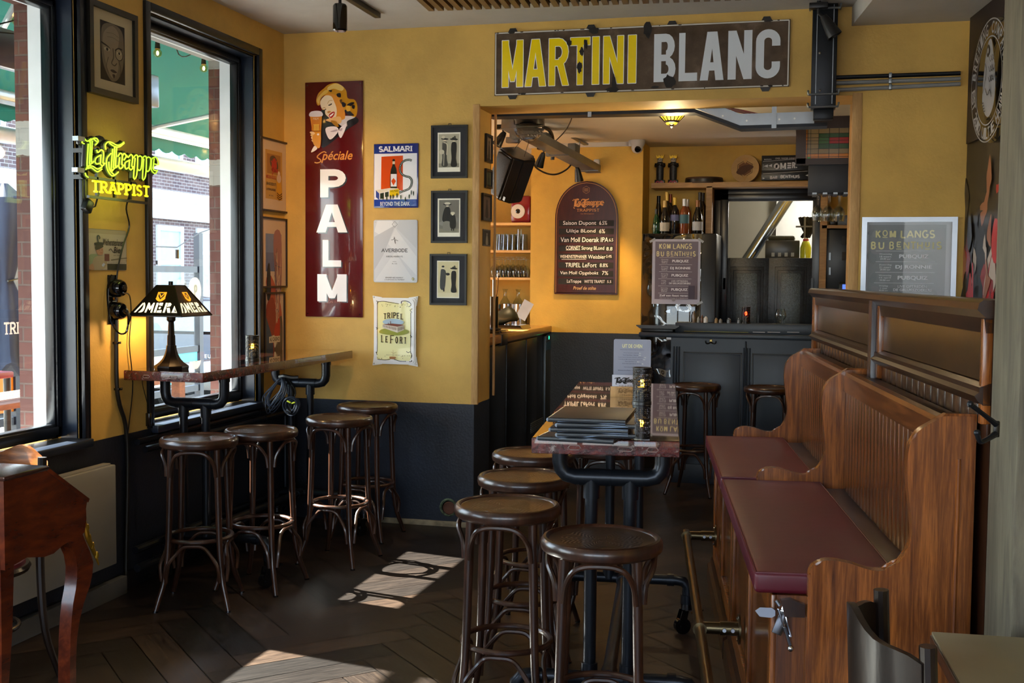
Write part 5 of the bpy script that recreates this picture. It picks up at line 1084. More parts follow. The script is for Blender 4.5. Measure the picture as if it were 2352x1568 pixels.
for a, b in ((yM0-.03, yM0+.015), (yM1+.0, yM1+.03), (yB-.06, yB), (yA, yA+.03)): f = MB(); f.box((X0-.012, a, 1.2), (X0+.013, b, 1.48), bev=.004); ob('stile', f, M_oak, t)
f = MB(); f.box((X0-.012, yB-.002, 0), (X0+.055, yB+.022, 1.482), bev=.004); ob('end_board', f, M_oak, t)
# post with double coat hook
n = N('weathered_post'); v = n.coord((7, 7, .8)); a_ = n.noise(v, 4, 6, .65, .8); sp = n.n('ShaderNodeSeparateXYZ'); c = n.n('ShaderNodeTexCoord'); n.l(c.outputs['Object'], sp.inputs[0])
n.set(col=n.mix(n.math('GREATER_THAN', n.math('ADD', sp.outputs['X'], n.math('MULTIPLY', a_, .012)), .062), n.ramp(a_, [(.3, '#4c483c'), (.5, '#645e4f'), (.7, '#75705e')]), n.ramp(a_, [(.3, '#544229'), (.5, '#6e5838'), (.7, '#624e30')])), rough=.7); n.bump(a_, .3, .004)
f = MB(); f.box((0, -.22, 0), (.34, 0, 2.995), bev=.008); o = ob('wooden_post', f, n.m); o.location = BN.w(X0+.004, -.115); o.rotation_euler = (0, 0, BN.a); tagp(o, 'thick weathered wooden post at the right edge with a coat hook', 'post')
a = BN.hit(2290, 985, 1, -.34); t = thing('coat_hook', 'black double coat hook screwed to the weathered post', 'coat hook', BN.w(a.x, -.337, a.z), BN.a)
f = MB(); f.box((-.009, -.006, -.02), (.006, -.001, .02), bev=.003); ob('plate', f, M_bfr, t)
f = MB(); f.tube([(-.004, -.006, .012), (-.035, -.03, .034), (-.075, -.05, .062)], [.008, .006, .0065], 8, k=3); f.sph((-.077, -.051, .064), .0085, 10); ob('upper_arm', f, M_pipe, t)
f = MB(); f.tube([(-.004, -.006, -.012), (-.03, -.03, -.022), (-.05, -.045, -.026), (-.058, -.05, -.008)], [.008, .006, .006, .0065], 8, k=3); f.sph((-.059, -.051, -.004), .0085, 10); ob('lower_arm', f, M_pipe, t)
# ---------------------------------------------------------------- side table and chair at lower right, desk and chair at lower left
A0 = hit(2136, 1449, 2, .75); B0 = hit(2352, 1463, 2, .75); u = (B0 - A0).normalized(); ang = atan2(u.y, u.x)
t = thing('side_table', 'small square table with beige top in the lower right corner', 'table', (A0.x, A0.y, 0), ang)
f = MB(); f.box((.003, -.7, .742), (.7, -.003, .7505), bev=.002); ob('tabletop', f, pl('beige_laminate', '#8c8468', .45, var=.05), t)
f = MB(); f.box((0, -.703, .712), (.703, 0, .742), bev=.003); ob('edge', f, M_dkoakZ, t)
f = MB(); f.cyl((.35, -.35, .02), (.35, -.35, .712), .035, seg=20); f.lathe([(.22, 0), (.22, .012), (.05, .03), (.03, .04)], (.35, -.35, 0), 32); ob('pedestal', f, M_bfr, t)
M_chair = wood('dark_chair_wood', '#120c09', '#2c1e16', .3, 2, 7, 6, coat=.2); M_chairL = wood('carved_brown_plywood', '#3a1e0f', '#8a5228', .25, 0, 5, 6, coat=.4)
def cafe_chair(label, loc, rz, mt, seatm):
    """back rail along local x at y=0, seat towards -y"""
    t = thing('cafe_chair', label, 'chair', loc, rz)
    Rr = .27
    def cp(a, z, r=Rr): return (r*sin(a), .06 + -r*(1-cos(a))*-1*-1*.9, z)
    f = MB(); A_ = 48; ring = []
    for i in range(17):
        a = R(-A_ + 2*A_*i/16); tz = .88 - .055*(abs(i-8)/8)**2 + .012*cos((i-8)*.8); lo = .66 + .03*(abs(i-8)/8)
        x = Rr*sin(a); y = .06 - Rr*(1-cos(a)); nx, ny = sin(a)*.012, cos(a)*.012
        ring.append([(x, y, lo), (x+nx, y+ny, lo), (x+nx*1.4, y+ny*1.8, tz), (x, y+.006, tz)])
    f.rings(ring); ob('back_rail', f, mt, t)
    for s in (-1, 1):
        xa = Rr*sin(R(A_))*s; ya = .06 - Rr*(1-cos(R(A_)))
        f = MB(); f.tube([(xa, ya, .87), (xa, ya-.01, .65), (xa*.98, ya-.015, .46), (xa*1.0, ya+.0, .2), (xa*1.06, ya+.06, 0)], [.017, .017, .016, .015, .012], 10, k=4); ob('leg', f, M_chair, t)
        f = MB(); f.tube([(xa*.85, -.32, .44), (xa*.88, -.325, .2), (xa*.95, -.34, 0)], [.016, .014, .011], 10, k=4); ob('leg', f, M_chair, t)
    f = MB(); f.lathe([(.002, .435), (.19, .435), (.198, .45), (.19, .462)], (0, -.17, 0), 36); ob('seat_frame', f, M_chair, t)
    f = MB(); f.lathe([(.18, .455), (.175, .475), (.12, .488), (.002, .49)], (0, -.17, 0), 36); ob('seat_pad', f, seatm, t)
    f = MB(); f.tube([(.15*cos(2*pi*i/24), -.17+.15*sin(2*pi*i/24), .22) for i in range(24)], .009, 8, closed=True); ob('stretcher_ring', f, M_chair, t)
    return t
p1 = hit(1990, 1358, 2, .86); p2 = hit(2100, 1500, 2, .86); m_ = (p1 + p2) / 2; d_ = (p2 - p1)
cafe_chair('dark bentwood chair cut off at the lower right beside the beige table', (m_.x, m_.y, 0), atan2(d_.y, d_.x) + pi, M_chair, M_hide)
n = N('swirl'); m_ = hit(20, 1045, 2, .86)
cafe_chair('brown chair with carved curved back behind the desk at lower left', (m_.x, m_.y, 0), R(-8), M_chairL, M_hide)
n_ = bpy.data.materials.remove(n.m)
XD = -2.155
def dp(x, y): q = hit(x, y, 0, XD); return (q.y, q.z)
def z3(x, y): return dp(x / 2.667, 980 + y / 2.667)
M_mah = wood('mahogany_desk', '#35120a', '#7c3416', .25, 1, 4, 4, coat=.4)
t = thing('writing_desk', 'mahogany slant-front writing desk with cabriole legs at the left edge', 'desk', (XD, 0, 0))
top = dp(8, 1104); q1 = dp(103, 1081); q2 = dp(200, 1153); yb0 = top[0]; W_ = .78
side = [(yb0, top[1]), (q1[0], top[1]), q2, z3(527, 500), z3(530, 560), z3(520, 640), z3(470, 705), z3(430, 700), z3(385, 725), z3(330, 775), z3(270, 797), z3(165, 800), z3(130, 820), (yb0, z3(110, 850)[1])]
for a, b in ((-.02, 0), (-W_, -W_+.02)): f = MB(); f.prism(side, a, b, 'yz'); ob('side_panel', f, M_mah, t)
zbt = side[3][1]; f = MB(); f.box((-W_+.02, yb0+.01, zbt), (-.02, q1[0], top[1]-.01)); f.prism([(yb0+.01, zbt-.08), (q2[0]-.02, zbt-.08), (q2[0]-.02, q2[1]-.02), (q1[0], top[1]-.03), (yb0+.01, top[1]-.03)], -W_+.02, -.02, 'yz'); ob('body', f, M_mah, t)
f = MB(); f.box((-W_+.02, yb0, side[-1][1]), (-.02, yb0+.015, top[1])); ob('back_panel', f, M_mah, t)
f = MB(); f.box((-W_-.012, yb0-.012, top[1]), (.012, q1[0]+.006, top[1]+.014), bev=.004); ob('top_board', f, wood('blue_lit_mahogany_top', '#2e1a16', '#4a2c24', .22, 0, 4, 4, coat=.5), t)
a = Vector((q1[0], top[1])); b = Vector(q2); dn = (b - a).normalized(); nn = Vector((-dn.y, dn.x)) * .012
f = MB(); f.prism([tuple(a), tuple(b), tuple(b+nn), tuple(a+nn)], -W_-.005, .005, 'yz'); ob('slant_lid', f, M_mah, t)
lo = [z3(*q) for q in ((525, 640), (548, 700), (575, 760), (597, 830), (592, 900), (575, 980), (540, 1080), (515, 1180), (498, 1300), (492, 1440), (492, 1568))]
li = [z3(*q) for q in ((430, 700), (460, 730), (488, 790), (500, 860), (498, 930), (490, 1000), (475, 1080), (465, 1180), (458, 1300), (455, 1440), (455, 1568))]
zlast = lo[-1][1]
lo += [(lo[-1][0]+.012, zlast*.5), (lo[-1][0]+.035, .02), (lo[-1][0]+.03, 0)]; li += [(li[-1][0]+.004, zlast*.5), (li[-1][0]+.0, .02), (li[-1][0]+.0, 0)]
for x in (-.035, -W_+.035):
    f = MB(); rg = []
    for (ya, za), (yb_, zb_) in zip(lo, li): rg.append([(x+.02, ya, za), (x-.02, ya, za), (x-.022, yb_, zb_), (x+.02, yb_, zb_)])
    f.rings(rg); ob('leg', f, M_mah, t, sharp=50)
    f = MB(); rg = []
    for z, w2, o2 in ((side[-1][1]+.05, .06, 0), (.55, .045, .0), (.4, .03, -.004), (.2, .024, -.012), (.05, .03, -.02), (0, .03, -.02)): rg.append([(x+.02, yb0+o2, z), (x-.02, yb0+o2, z), (x-.02, yb0+o2+w2, z), (x+.02, yb0+o2+w2, z)])
    f.rings(rg); ob('leg', f, M_mah, t, sharp=50)
f = MB(); rn = random.Random(3)
P = [z3(*q) for q in ((532, 565), (540, 620), (552, 680), (572, 730), (598, 790), (618, 850))]
f.tube([(-.012, y+.006, z) for y, z in P], [.003, .007, .009, .008, .006, .002], 8, k=3)
for y, z in P[1:-1]: f.sph((-.01, y+.008, z), .009, 8, (1, .8, 1.5))
ob('brass_mount', f, pl('ormolu', '#a8862c', .3, .9), t)
def BX(f, x0, y0, x1, y1, Y, d, bev=0):
    """box whose front face fills the pixel box in plane Y; depth d goes back"""
    a = hit(x0, y0, 1, Y); b = hit(x1, y1, 1, Y); f.box((min(a.x, b.x), Y, min(a.z, b.z)), (max(a.x, b.x), Y + d, max(a.z, b.z)), bev=bev); return f
def P2(x, y, Y): q = hit(x, y, 1, Y); return (q.x, q.z)
def at1(name, label, cat, mesh, mat, group=None, parent=None): o = ob(name, mesh, mat, parent); return tagp(o, label, cat, group)
# bar back wall with kitchen doorway
dx0 = P2(1655, 500, YN)[0]; dx1 = P2(1876, 500, YN)[0]; dzt = P2(1700, 446, YN)[1]
f = MB(); f.box((bx1 + .45, YN, 0), (dx0, YN + .1, ZB)); f.box((dx0, YN, dzt), (dx1, YN + .1, ZB)); f.box((dx1, YN, 0), (1.6, YN + .1, ZB)); struct('wall_bar_back', f, M_wallbar)
f = MB(); f.box((-1.5, 11.4, 0), (1.6, 11.5, ZB)); f.box((-1.6, YN + .1, 0), (-1.5, 11.5, ZB)); struct('wall_kitchen', f, pl('grey_kitchen_wall', '#6f6d62', .6, var=.05))
f = MB(); BX(f, 1784, 455, 1868, 600, 11.3, .08); struct('trim_5', f, pl('white_kitchen_tiles', '#b9bcbc', .25, var=.08))
M_blkdoor = pl('sheen_tinted_black', '#22282e', .3, var=.5, nscale=40, bump=.35, bscale=90)  # base colour lightened to carry the grey-blue sheen of the doors
f = MB(); fy = YN - .05
for q in ((1640, 432, 1668, 760), (1868, 432, 1893, 760)): BX(f, *q, fy, .06, .006)
BX(f, 1640, 430, 1893, 460, fy, .06, .006); BX(f, 1655, 445, 1668, 760, fy-.02, .03, .004); BX(f, 1655, 445, 1880, 458, fy-.02, .03, .004)
o = struct('door_1', f, M_blk)
for i, (x0, x1, lab) in enumerate(((1664, 1763, 'left'), (1766, 1862, 'right'))):
    f = MB(); Y = fy + .0; BX(f, x0, 592, x1, 780, Y, .03, .003); BX(f, x0+14, 612, x1-12, 780, Y-.004, .008, .003)
    t = at1('saloon_door', 'glossy black panelled half door in the kitchen doorway, the %s one' % lab, 'door', f, M_blkdoor, 'half doors to the kitchen')
    f = MB(); BX(f, x0+20, 620, x1-18, 780, Y-.012, .008, .004); ob('panel', f, M_blkdoor, t)
    f = MB(); BX(f, x0+28, 627, x1-26, 780, Y-.016, .006, .002); ob('panel_field', f, pl('sheen_slate_panel', '#4a5456', .22, var=.35, nscale=60, bump=.5, bscale=140), t)  # pale field colour stands in for the sheen on the panel
    f = MB(); xx = x0-3 if i == 0 else x1+1; BX(f, xx, 638, xx+5, 664, Y-.02, .02); ob('hinge', f, M_bfr, t)
# kitchen things seen over the half doors
M_gsteel = pl('shiny_steel_duct', '#9aa0a4', .22, 1, var=.1)
f = MB(); a = P2(1800, 470, 10.7); b = P2(1722, 590, 10.7); f.tube([(a[0]+.25, 10.7, a[1]+.4), (a[0], 10.7, a[1]), (b[0], 10.7, b[1]), (b[0]-.12, 10.7, b[1]-.18)], .055, 14); at1('steel_duct', 'shiny diagonal steel duct crossing the kitchen behind the half doors', 'duct', f, M_gsteel)
f = MB(); Y = 10.3; BX(f, 1758, 552, 1836, 594, Y, .3, .006); t = at1('crate', 'dark grey plastic crate standing behind the half doors', 'crate', f, pl('dark_crate', '#25282b', .3, var=.3))
for i in range(4): f = MB(); BX(f, 1772+i*15, 580, 1779+i*15, 589, Y-.004, .006); ob('slot', f, pl('crate_slot', '#7e858a', .4), t)
f = MB(); BX(f, 1764, 541, 1826, 553, Y+.05, .2, .02); at1('folded_cloths', 'dark folded cloths lying on top of the plastic crate', 'cloth', f, pl('dark_cloths', '#2c2f22', .9, var=.5, nscale=30))
q = hit(1850, 593, 1, 10.2); t = thing('squeeze_bottle', 'squeeze bottle of yellow liquid with red collar behind the half doors', 'bottle', q)
f = MB(); f.lathe([(.001, 0), (.045, 0), (.047, .09), (.03, .14), (.022, .15)], seg=20); ob('bottle', f, pl('yellow_liquid', '#9aa61c', .2, coat=.5), t)
f = MB(); f.lathe([(.024, .148), (.024, .165), (.02, .166)], seg=16); ob('collar', f, pl('red_collar', '#8a1414', .4), t)
f = MB(); f.lathe([(.018, .165), (.02, .19), (.012, .2), (.001, .2)], seg=16); ob('cap', f, pl('white_cap', '#b8b8b0', .4), t)
f = MB(); q = hit(1848, 545, 1, 10.0); rn = random.Random(6)
for i in range(9): f.tube([(q.x-.055+rn.random()*.11, 10.0+rn.random()*.03, q.z), (q.x-.07+rn.random()*.14, 10.0, q.z+.08), (q.x-.055+rn.random()*.11, 10.0+rn.random()*.03, q.z+.17)], [.014, .02, .013], 8, k=4)
t = at1('glove_bundle', 'bundle of black knitted gloves hanging in the kitchen doorway', 'gloves', f, pl('black_knit', '#0c0c0c', .9, bump=.6, bscale=200)); 
for bb_ in (((q.x-.075, 9.97, q.z+.085), (q.x+.075, 10.05, q.z+.097)), ((q.x-.008, 9.965, q.z), (q.x+.008, 10.05, q.z+.17))): f = MB(); f.box(*bb_); ob('strap', f, pl('grey_strap', '#5a5e62', .6), t)
lamp('kitchen_lamp', 'POINT', (.35, 10.6, 2.4), 26, (1, .95, .85), shadow_soft_size=.15)
f = MB(); f.lathe([(.12, 2.61), (.12, 2.64), (.1, 2.66)], (.35, 10.6, 0), 24); at1('ceiling_light', 'round ceiling light in the kitchen behind the half doors', 'ceiling light', f, glow('warm_diffuser', '#fff0d0', 1.2))
# niche shelves above the fridge
M_shelf = wood('pine_shelf', '#8a6434', '#b58c50', .5, 0, 8, 10)
ys = 9.32
f = MB(); BX(f, 1496, 420, 1858, 428, ys, YN - ys); t = at1('wall_shelf', 'long pale wooden shelf board under the OMER sign', 'shelf', f, M_shelf)
f = MB(); BX(f, 1622, 428, 1634, 536, ys, YN - ys - .001); ob('upright', f, M_shelf, t)
f = MB(); BX(f, 1497, 522, 1624, 527, ys+.2, .07); at1('wall_batten', 'thin wooden batten on the wall behind the wine bottles', 'batten', f, M_shelf)
# glossy black fridge with poster
n = N('black_glass_fridge'); n.set(col='#07080a', rough=.03, coat=1, spec=.9); n.bump(n.noise(n.coord(), 2.2, 2), .9, .12); M_bgl = n.m
YFr = 9.0; t = thing('fridge', 'glossy black upright fridge with a grey event poster taped to it', 'fridge', (0, 0, 0))
f = MB(); a = P2(1476, 536, YFr); b = P2(1640, 900, YFr); f.box((a[0], YFr, .02), (b[0], 9.55, a[1]), bev=.01); ob('body', f, M_blk, t)
f = MB(); b2 = P2(1606, 900, YFr); f.box((a[0]+.002, YFr-.012, .06), (b2[0], YFr+.001, a[1]-.002), bev=.004); ob('glass_front', f, M_bgl, t)
ztop = a[1]
r, w, h = on_back('event_poster', 'grey event poster with white border taped on the black fridge', 'poster', (1499, 549), (1607, 699), Y=YFr-.013)
f = MB(); f.box((-w/2, -.002, 0), (w/2, 0, h)); ob('paper', f, pl('white_paper_border', '#a9a9bd', .5, var=.02), r)
A = Art(px=(1425, 600, 1808, 1140), w=w, h=h); A.rect(1448, 620, 1790, 1100, '#6c6372'); A.rect(1448, 620, 1790, 740, '#6f6a7a'); poster_text(A, lambda a_: 1448+a_*342/1216, lambda b_: 608+b_*.336, True); A.ell(1602, 1102, 16, 16, '#8a8a94'); A.rect(1718, 985, 1768, 1095, '#4a4456')
A.build('print', r, M_matte, y=-.0025, step=.0001)
for i, (x, z) in enumerate(((-w/2, h-.01), (w/2, h-.01), (w/2, .01))): f = MB(); f.cb((x, -.003, z), (.05, .001, .018), ry=R(-30 if i != 1 else 35)); ob('tape', f, pl('tape', '#8f959a', .4), r)
# bottles
def bottle(name, label, x, Y, z, h, r, glassc, prof=0, lab=None, cap='#2a2a2a', rough=.06, group=None, labz=(.12, .36), cat='bottle'):
    t = thing(name, label, cat, (x, Y, z), group=group)
    S = {0: [(.001, .003), (.92, 0), (1, .02), (1, .58), (.93, .66), (.55, .74), (.37, .8), (.36, .97), (.4, .97), (.4, 1)], 1: [(.001, .003), (.92, 0), (1, .02), (.98, .4), (.85, .55), (.55, .7), (.4, .8), (.36, .97), (.4, 1)], 2: [(.001, .003), (.9, 0), (.95, .02), (.93, .35), (.8, .55), (.55, .72), (.4, .85), (.38, 1)], 3: [(.001, .002), (.95, 0), (1, .02), (1, .7), (.5, .85), (.45, 1)]}[prof]
    f = MB(); f.lathe([(a*r, b*h) for a, b in S], seg=24); ob('glass', f, pl('bottle_'+glassc[1:], glassc, rough, var=.1, coat=.6), t)
    f = MB(); f.lathe([(.43*r, h*.8), (.43*r, h*1.002), (.001, h*1.003)], seg=16); ob('cap', f, pl('cap_'+cap[1:], cap, .3, .3), t)
    if lab: f = MB(); f.lathe([(r*1.012, h*labz[0]), (r*1.012, h*labz[1])], seg=24, cap=False); ob('label', f, pl('label_'+lab[1:], lab, .6), t)
    return t
zs = ztop
for i, (x, yt, rr, gc, pf, lb_, cp, lab, Y, lz) in enumerate((
    (1513, 450, .036, '#0b0c0a', 2, None, '#0c0c0c', 'dark slender bottle at the far left, a green reflection low on it', 9.36, (.1, .3)),
    (1508, 480, .030, '#0d3a1c', 1, None, '#14130f', 'green glass wine bottle at the left front of the fridge top', 9.12, (.1, .3)),
    (1527.5, 461, .038, '#15130f', 1, '#b9b2a4', '#b89a5a', 'white labelled wine bottle with gold foil, left of the blue labelled one', 9.1, (.08, .34)),
    (1532, 442, .036, '#14110e', 0, '#8a8272', '#c9a852', 'tall dark wine bottle with gold neck behind the white labelled ones', 9.3, (.14, .4)),
    (1540, 446, .034, '#1a1410', 0, None, '#7a3a20', 'dark wine bottle with red brown neck, second of the back row', 9.42, (.12, .3)),
    (1550.5, 454, .035, '#0f0d10', 0, '#6a6f9a', '#c9a63a', 'dark wine bottle with a blue label and gold neck', 9.12, (.36, .53)),
    (1572.5, 457, .038, '#7a3d1c', 0, '#3f6670', '#c3c6cc', 'rose wine bottle with silver cap and teal label', 9.12, (.3, .55)),
    (1579, 458, .034, '#8a4a26', 0, None, '#b9b9bc', 'rose wine bottle with silver cap behind the teal labelled one', 9.28, (.1, .3)),
    (1603, 460, .040, '#100e0c', 1, '#a8abb0', '#7a4a1c', 'dark wine bottle with a white label at the right of the fridge top', 9.1, (.1, .36)),
    (1608, 442, .034, '#0c0b0b', 0, '#9a9a96', '#1a1212', 'tall black wine bottle behind the right white labelled one', 9.28, (.1, .44)),
    (1615, 443, .032, '#0b0a0a', 0, None, '#120e0e', 'tall black wine bottle farthest right against the upright', 9.42, (.1, .3)))):
    p = hit(x, yt, 1, Y); bottle('wine_bottle', lab, p.x, Y, zs, p.z - zs, rr, gc, pf, lb_, cp, group='wine bottles on the fridge', labz=lz)
# things on the shelf
zsh = P2(1600, 420, ys)[1]
def figurine(x, lab):
    p = hit(x, 418, 1, 9.42); t = thing('figurine', lab, 'figurine', (p.x, 9.42, zsh), group='crowned figurines on the shelf')
    H = hit(x, 355, 1, 9.42).z - zsh
    f = MB(); f.box((-.04, -.03, 0), (.04, .03, .035), bev=.003); ob('base', f, M_bfr, t)
    A = Art(); A.line([(-.03, .01), (-.015, .025), (0, .01), (.015, .025), (.03, .01)], .007, '#a82a4a'); A.build('base_pattern', t, M_matte, y=-.031)
    f = MB(); f.lathe([(.028, .035), (.03, .06), (.03, H*.55), (.036, H*.62), (.034, H*.7), (.016, H*.76)], seg=16); ob('robe', f, pl('black_white_robe', '#23262a', .5, var=.9, nscale=60), t)
    f = MB(); f.tube([(-.034, 0, H*.7), (-.036, -.012, H*.6), (-.008, -.036, H*.66), (0, -.036, H*.7)], .009, 8, k=3); f.tube([(.034, 0, H*.7), (.036, -.012, H*.6), (.008, -.036, H*.66), (0, -.036, H*.7)], .009, 8, k=3); ob('sleeves', f, M_bfr, t)
    f = MB(); f.sph((0, -.002, H*.82), .023, 14, (1, 1, 1.15)); f.sph((0, -.026, H*.81), .005, 8); f.cyl((0, 0, H*.74), (0, 0, H*.78), .012); ob('head', f, pl('white_face', '#a8a498', .5, var=.03), t)
    A = Art(); A.ell(-.009, H*.83, .004, .003, '#1a1410'); A.ell(.009, H*.83, .004, .003, '#1a1410'); A.line([(-.006, H*.79), (.006, H*.79)], .003, '#8a1a1a'); A.build('face', t, M_matte, y=-.0262)
    f = MB(); f.prism([(-.026, H*.87), (-.034, H*1.0), (-.016, H*.93), (-.006, H*.985), (.006, H*.93), (.018, H*.985), (.022, H*.93), (.036, H*1.0), (.026, H*.87)], -.018, .018, 'xz'); ob('crown', f, pl('gold_crown', '#b08a1c', .35, .7), t)
figurine(1515.5, 'crowned black and white figurine, left of the pair on the shelf'); figurine(1546, 'crowned black and white figurine, right of the pair on the shelf')
p = hit(1617, 415, 1, 9.44); f = MB(); f.lathe([(.001, 0), (.155, 0), (.152, .045), (.148, .05), (.14, .046), (.001, .046)], (p.x, 9.45, zsh), 36); t = at1('barrel_lid', 'flat brown wooden barrel lid lying on the shelf', 'barrel lid', f, wood('dark_barrel_wood', '#2b1c10', '#4a3320', .5, 0, 5, 5)); f = MB(); f.lathe([(.1555, .01), (.1545, .034)], (p.x, 9.45, zsh), 36, cap=False); ob('hoop', f, M_bfr, t)
p = hit(1715, 386, 1, 9.46); Rd = (hit(1715, 357, 1, 9.46).z - zsh) / 2
t = thing('wooden_drum', 'round pale wooden box with a burnt hexagon mark leaning on the shelf', 'wooden box', (p.x, 9.5, zsh + Rd)); t.rotation_euler = (R(-6), 0, R(-12))
f = MB(); f.lathe([(.001, 0), (Rd*.97, 0), (Rd, -.006), (Rd, -.06), (.001, -.06)], (0, 0, 0), 40, axis=1); ob('body', f, wood('birch_box', '#9c7a48', '#b8945c', .55, 0, 5, 3), t)
A = Art(); hx = [(Rd*.6*cos(R(60*i+30)), Rd*.6*sin(R(60*i+30))) for i in range(6)]; A.line(hx + [hx[0], hx[1]], .004, '#3a2412'); rn = random.Random(3); A.poly([(x*.86, z*.86) for x, z in hx], '#6a4424'); A.sm([(-.07, -.03), (-.03, .02), (.04, .03), (.07, .01), (.03, -.02), (-.02, -.05)], '#4a2c16'); A.poly([(0, .04), (.03, .09), (-.03, .09)], '#a8824c'); A.poly([(-.02, -.06), (.0, -.1), (.03, -.06)], '#a8824c'); A.build('burnt_mark', t, M_matte, y=-.0615)
# OMER sign
Yo = 9.5; t, w, h = on_back('bar_sign', 'black sign reading OMER and BAR BENTHUIS on the shelf', 'sign', (1750, 358), (1877, 413.5), Y=Yo)
f = MB(); f.box((-w/2, -.02, 0), (w/2, 0, h), bev=.002); f.box((-w/2, -.026, .002), (w/2-.01, -.02, h*.4), bev=.001); ob('board', f, pl('black_signboard', '#0b0b0c', .35), t)
A = Art(px=(434, 60, 900, 298), w=w, h=h); sv = '#c9c9cc'
for y, x1 in ((105, 740), (222, 820)): A.line([(445, y+12), (x1, y-8)], 3, sv)
A.text('BIEREN', 455, 92, 515, 104, sv); A.text('OMER. VANDER GHINSTE', 548, 82, 722, 98, sv)
A.poly([(447, 142), (450, 142), (450, 180), (447, 180)], sv); A.poly([(453, 161), (487, 146), (487, 174)], sv); A.poly([(490, 158), (522, 143), (522, 171)], sv)
block(A, 'O', [], .3, .2, sv)
A.ell(560, 165, 24, 29, sv); A.ell(560, 165, 9, 16, '#0b0b0c'); A.line([(545, 190), (578, 140)], 4, '#0b0b0c')
block(A, 'M', [(590, 134, 640, 190)], .3, .24, sv)
for y in (134, 154, 174): A.rect(650, y-2, 682, y+12, sv)
block(A, 'R', [(688, 128, 718, 185)], .38, .24, sv); A.ell(726, 178, 6, 6, sv)
A.caps('BAR', 505, 257, 572, 287, 8, sv); A.caps('BENTHUIS', 592, 248, 757, 281, 8, sv); A.poly([(445, 268), (466, 278), (445, 288)], sv); A.poly([(802, 255), (826, 243), (826, 265)], sv)
A.build('lettering', t, M_matte, y=-.0266)
# right-hand shelf unit with till
f = MB(); BX(f, 1886, 440, 1896, 664, 9.3, .3); BX(f, 1888, 517, 1975, 524, 9.3, .3); at1('shelf_unit', 'pale wooden shelf unit beside the kitchen doorway', 'shelf', f, M_shelf)
f = MB(); BX(f, 1897, 527, 1975, 664, 9.34, .25, .004); t = at1('control_cabinet', 'tall black control cabinet on the shelves beside the kitchen doorway', 'cabinet', f, pl('dark_cabinet', '#15171b', .35))
for y in (542, 578): 
    f = MB(); BX(f, 1934, y, 1972, y+20, 9.332, .01); ob('panel', f, M_gbk, t); f = MB(); p = hit(1946, y+10, 1, 9.33); f.lathe([(.012, 0), (.01, .012), (.001, .012)], p, 14, axis=1); ob('knob', f, M_gbk, t)
for y in (580, 614): f = MB(); BX(f, 1904, y, 1908, y+17, 9.325, .012); ob('latch', f, M_steel, t)
f = MB(); BX(f, 1924, 494, 1972, 517, 9.34, .2, .004); t = at1('amplifier', 'small grey device with knobs on the shelf beside the doorway', 'amplifier', f, pl('grey_device', '#3f464e', .4, var=.3, nscale=60)); f = MB(); BX(f, 1906, 505, 1922, 517, 9.34, .1, .01); at1('black_box', 'small black device beside the grey amplifier', 'device', f, M_bfr)
f = MB(); p = BX(f, 1927, 647, 1975, 700, 8.6, .03, .006); t = at1('till_screen', 'black till with a lit blue screen behind the wooden partition', 'screen', f, M_gbk); f = MB(); BX(f, 1935, 653, 1958, 664, 8.596, .002); ob('display', f, glow('blue_display', '#3a55c8', 1.2), t)
f = MB(); q0 = P2(1950, 700, 8.6); f.box((q0[0]-.05, 8.605, 1.16), (q0[0]+.05, 8.66, q0[1]+.02)); ob('stand', f, M_bfr, t)
# bar cupboard
M_cup = pl('blue_black_cupboard', '#222c38', .38, var=.12, nscale=3, bump=.05); YC = 8.75; zc = P2(1600, 775, YC)[1]; xr_ = .95; xl_ = P2(1541, 800, YC)[0]
t = thing('bar_cupboard', 'blue-black panelled bar cupboard behind the two far stools', 'cupboard', (0, 0, 0))
f = MB(); f.box((xl_, YC, .0), (xr_, 9.0, zc)); ob('carcass', f, M_cup, t)
f = MB(); f.box((xl_-.01, YC-.014, 0), (xr_, YC, .15), bev=.004); ob('plinth', f, M_cup, t)
x_a, x_b = P2(1570, 800, YC)[0], P2(1705, 800, YC)[0]; x_c, x_d = P2(1728, 800, YC)[0], P2(1728, 800, YC)[0] + (x_b - x_a)
for a, b in ((x_a, x_b), (x_c, x_d)):
    f = MB()
    for q in ((a, .2, a+.008, zc-.11), (b-.008, .2, b, zc-.11), (a, zc-.118, b, zc-.11), (a, .2, b, .208)): f.box((q[0], YC-.006, q[1]), (q[2], YC+.001, q[3]), bev=.002)
    o = ob('panel_moulding', f, M_bfr, t)
    f = MB(); f.box((a+.012, YC-.009, .212), (b-.012, YC+.001, zc-.122), bev=.004); ob('panel', f, M_cup, t)
for x in (1548, 1554, 1560, 1709, 1716, 1722):
    a = P2(x, 800, YC)[0]; f = MB(); f.tube([(a, YC-.004, .2), (a, YC-.004, zc-.07)], .007, 8); ob('fluting', f, M_cup, t)
f = MB(); q = P2(1713, 800, YC)[0]; f.tube([(q, YC-.01, .16), (q, YC-.01, zc-.02)], .006, 8); ob('pipe', f, M_steel if False else M_cup, t)
q = hit(1633, 785, 1, YC); h_ = thing('coat_hook', 'small black and brass double hook on the bar cupboard front', 'coat hook', q)
f = MB(); f.cb((0, -.004, .005), (.02, .006, .03), bev=.003); ob('plate', f, pl('brass', '#b59a5a', .3, .9), h_)
for s in (-1, 1): f = MB(); f.tube([(0, -.008, 0), (s*.02, -.02, -.012), (s*.036, -.028, -.006), (s*.038, -.03, .01)], .005, 8, k=3); ob('prong', f, M_bfr, h_)
t = thing('bar_worktop', 'blue-black bar worktop with a raised back ledge', 'worktop', (0, 0, 0)); xw = P2(1467, 765, 8.68)[0]
f = MB(); f.box((xw, 8.68, zc), (xr_, 9.0, zc+.035), bev=.006); ob('slab', f, M_cup, t)
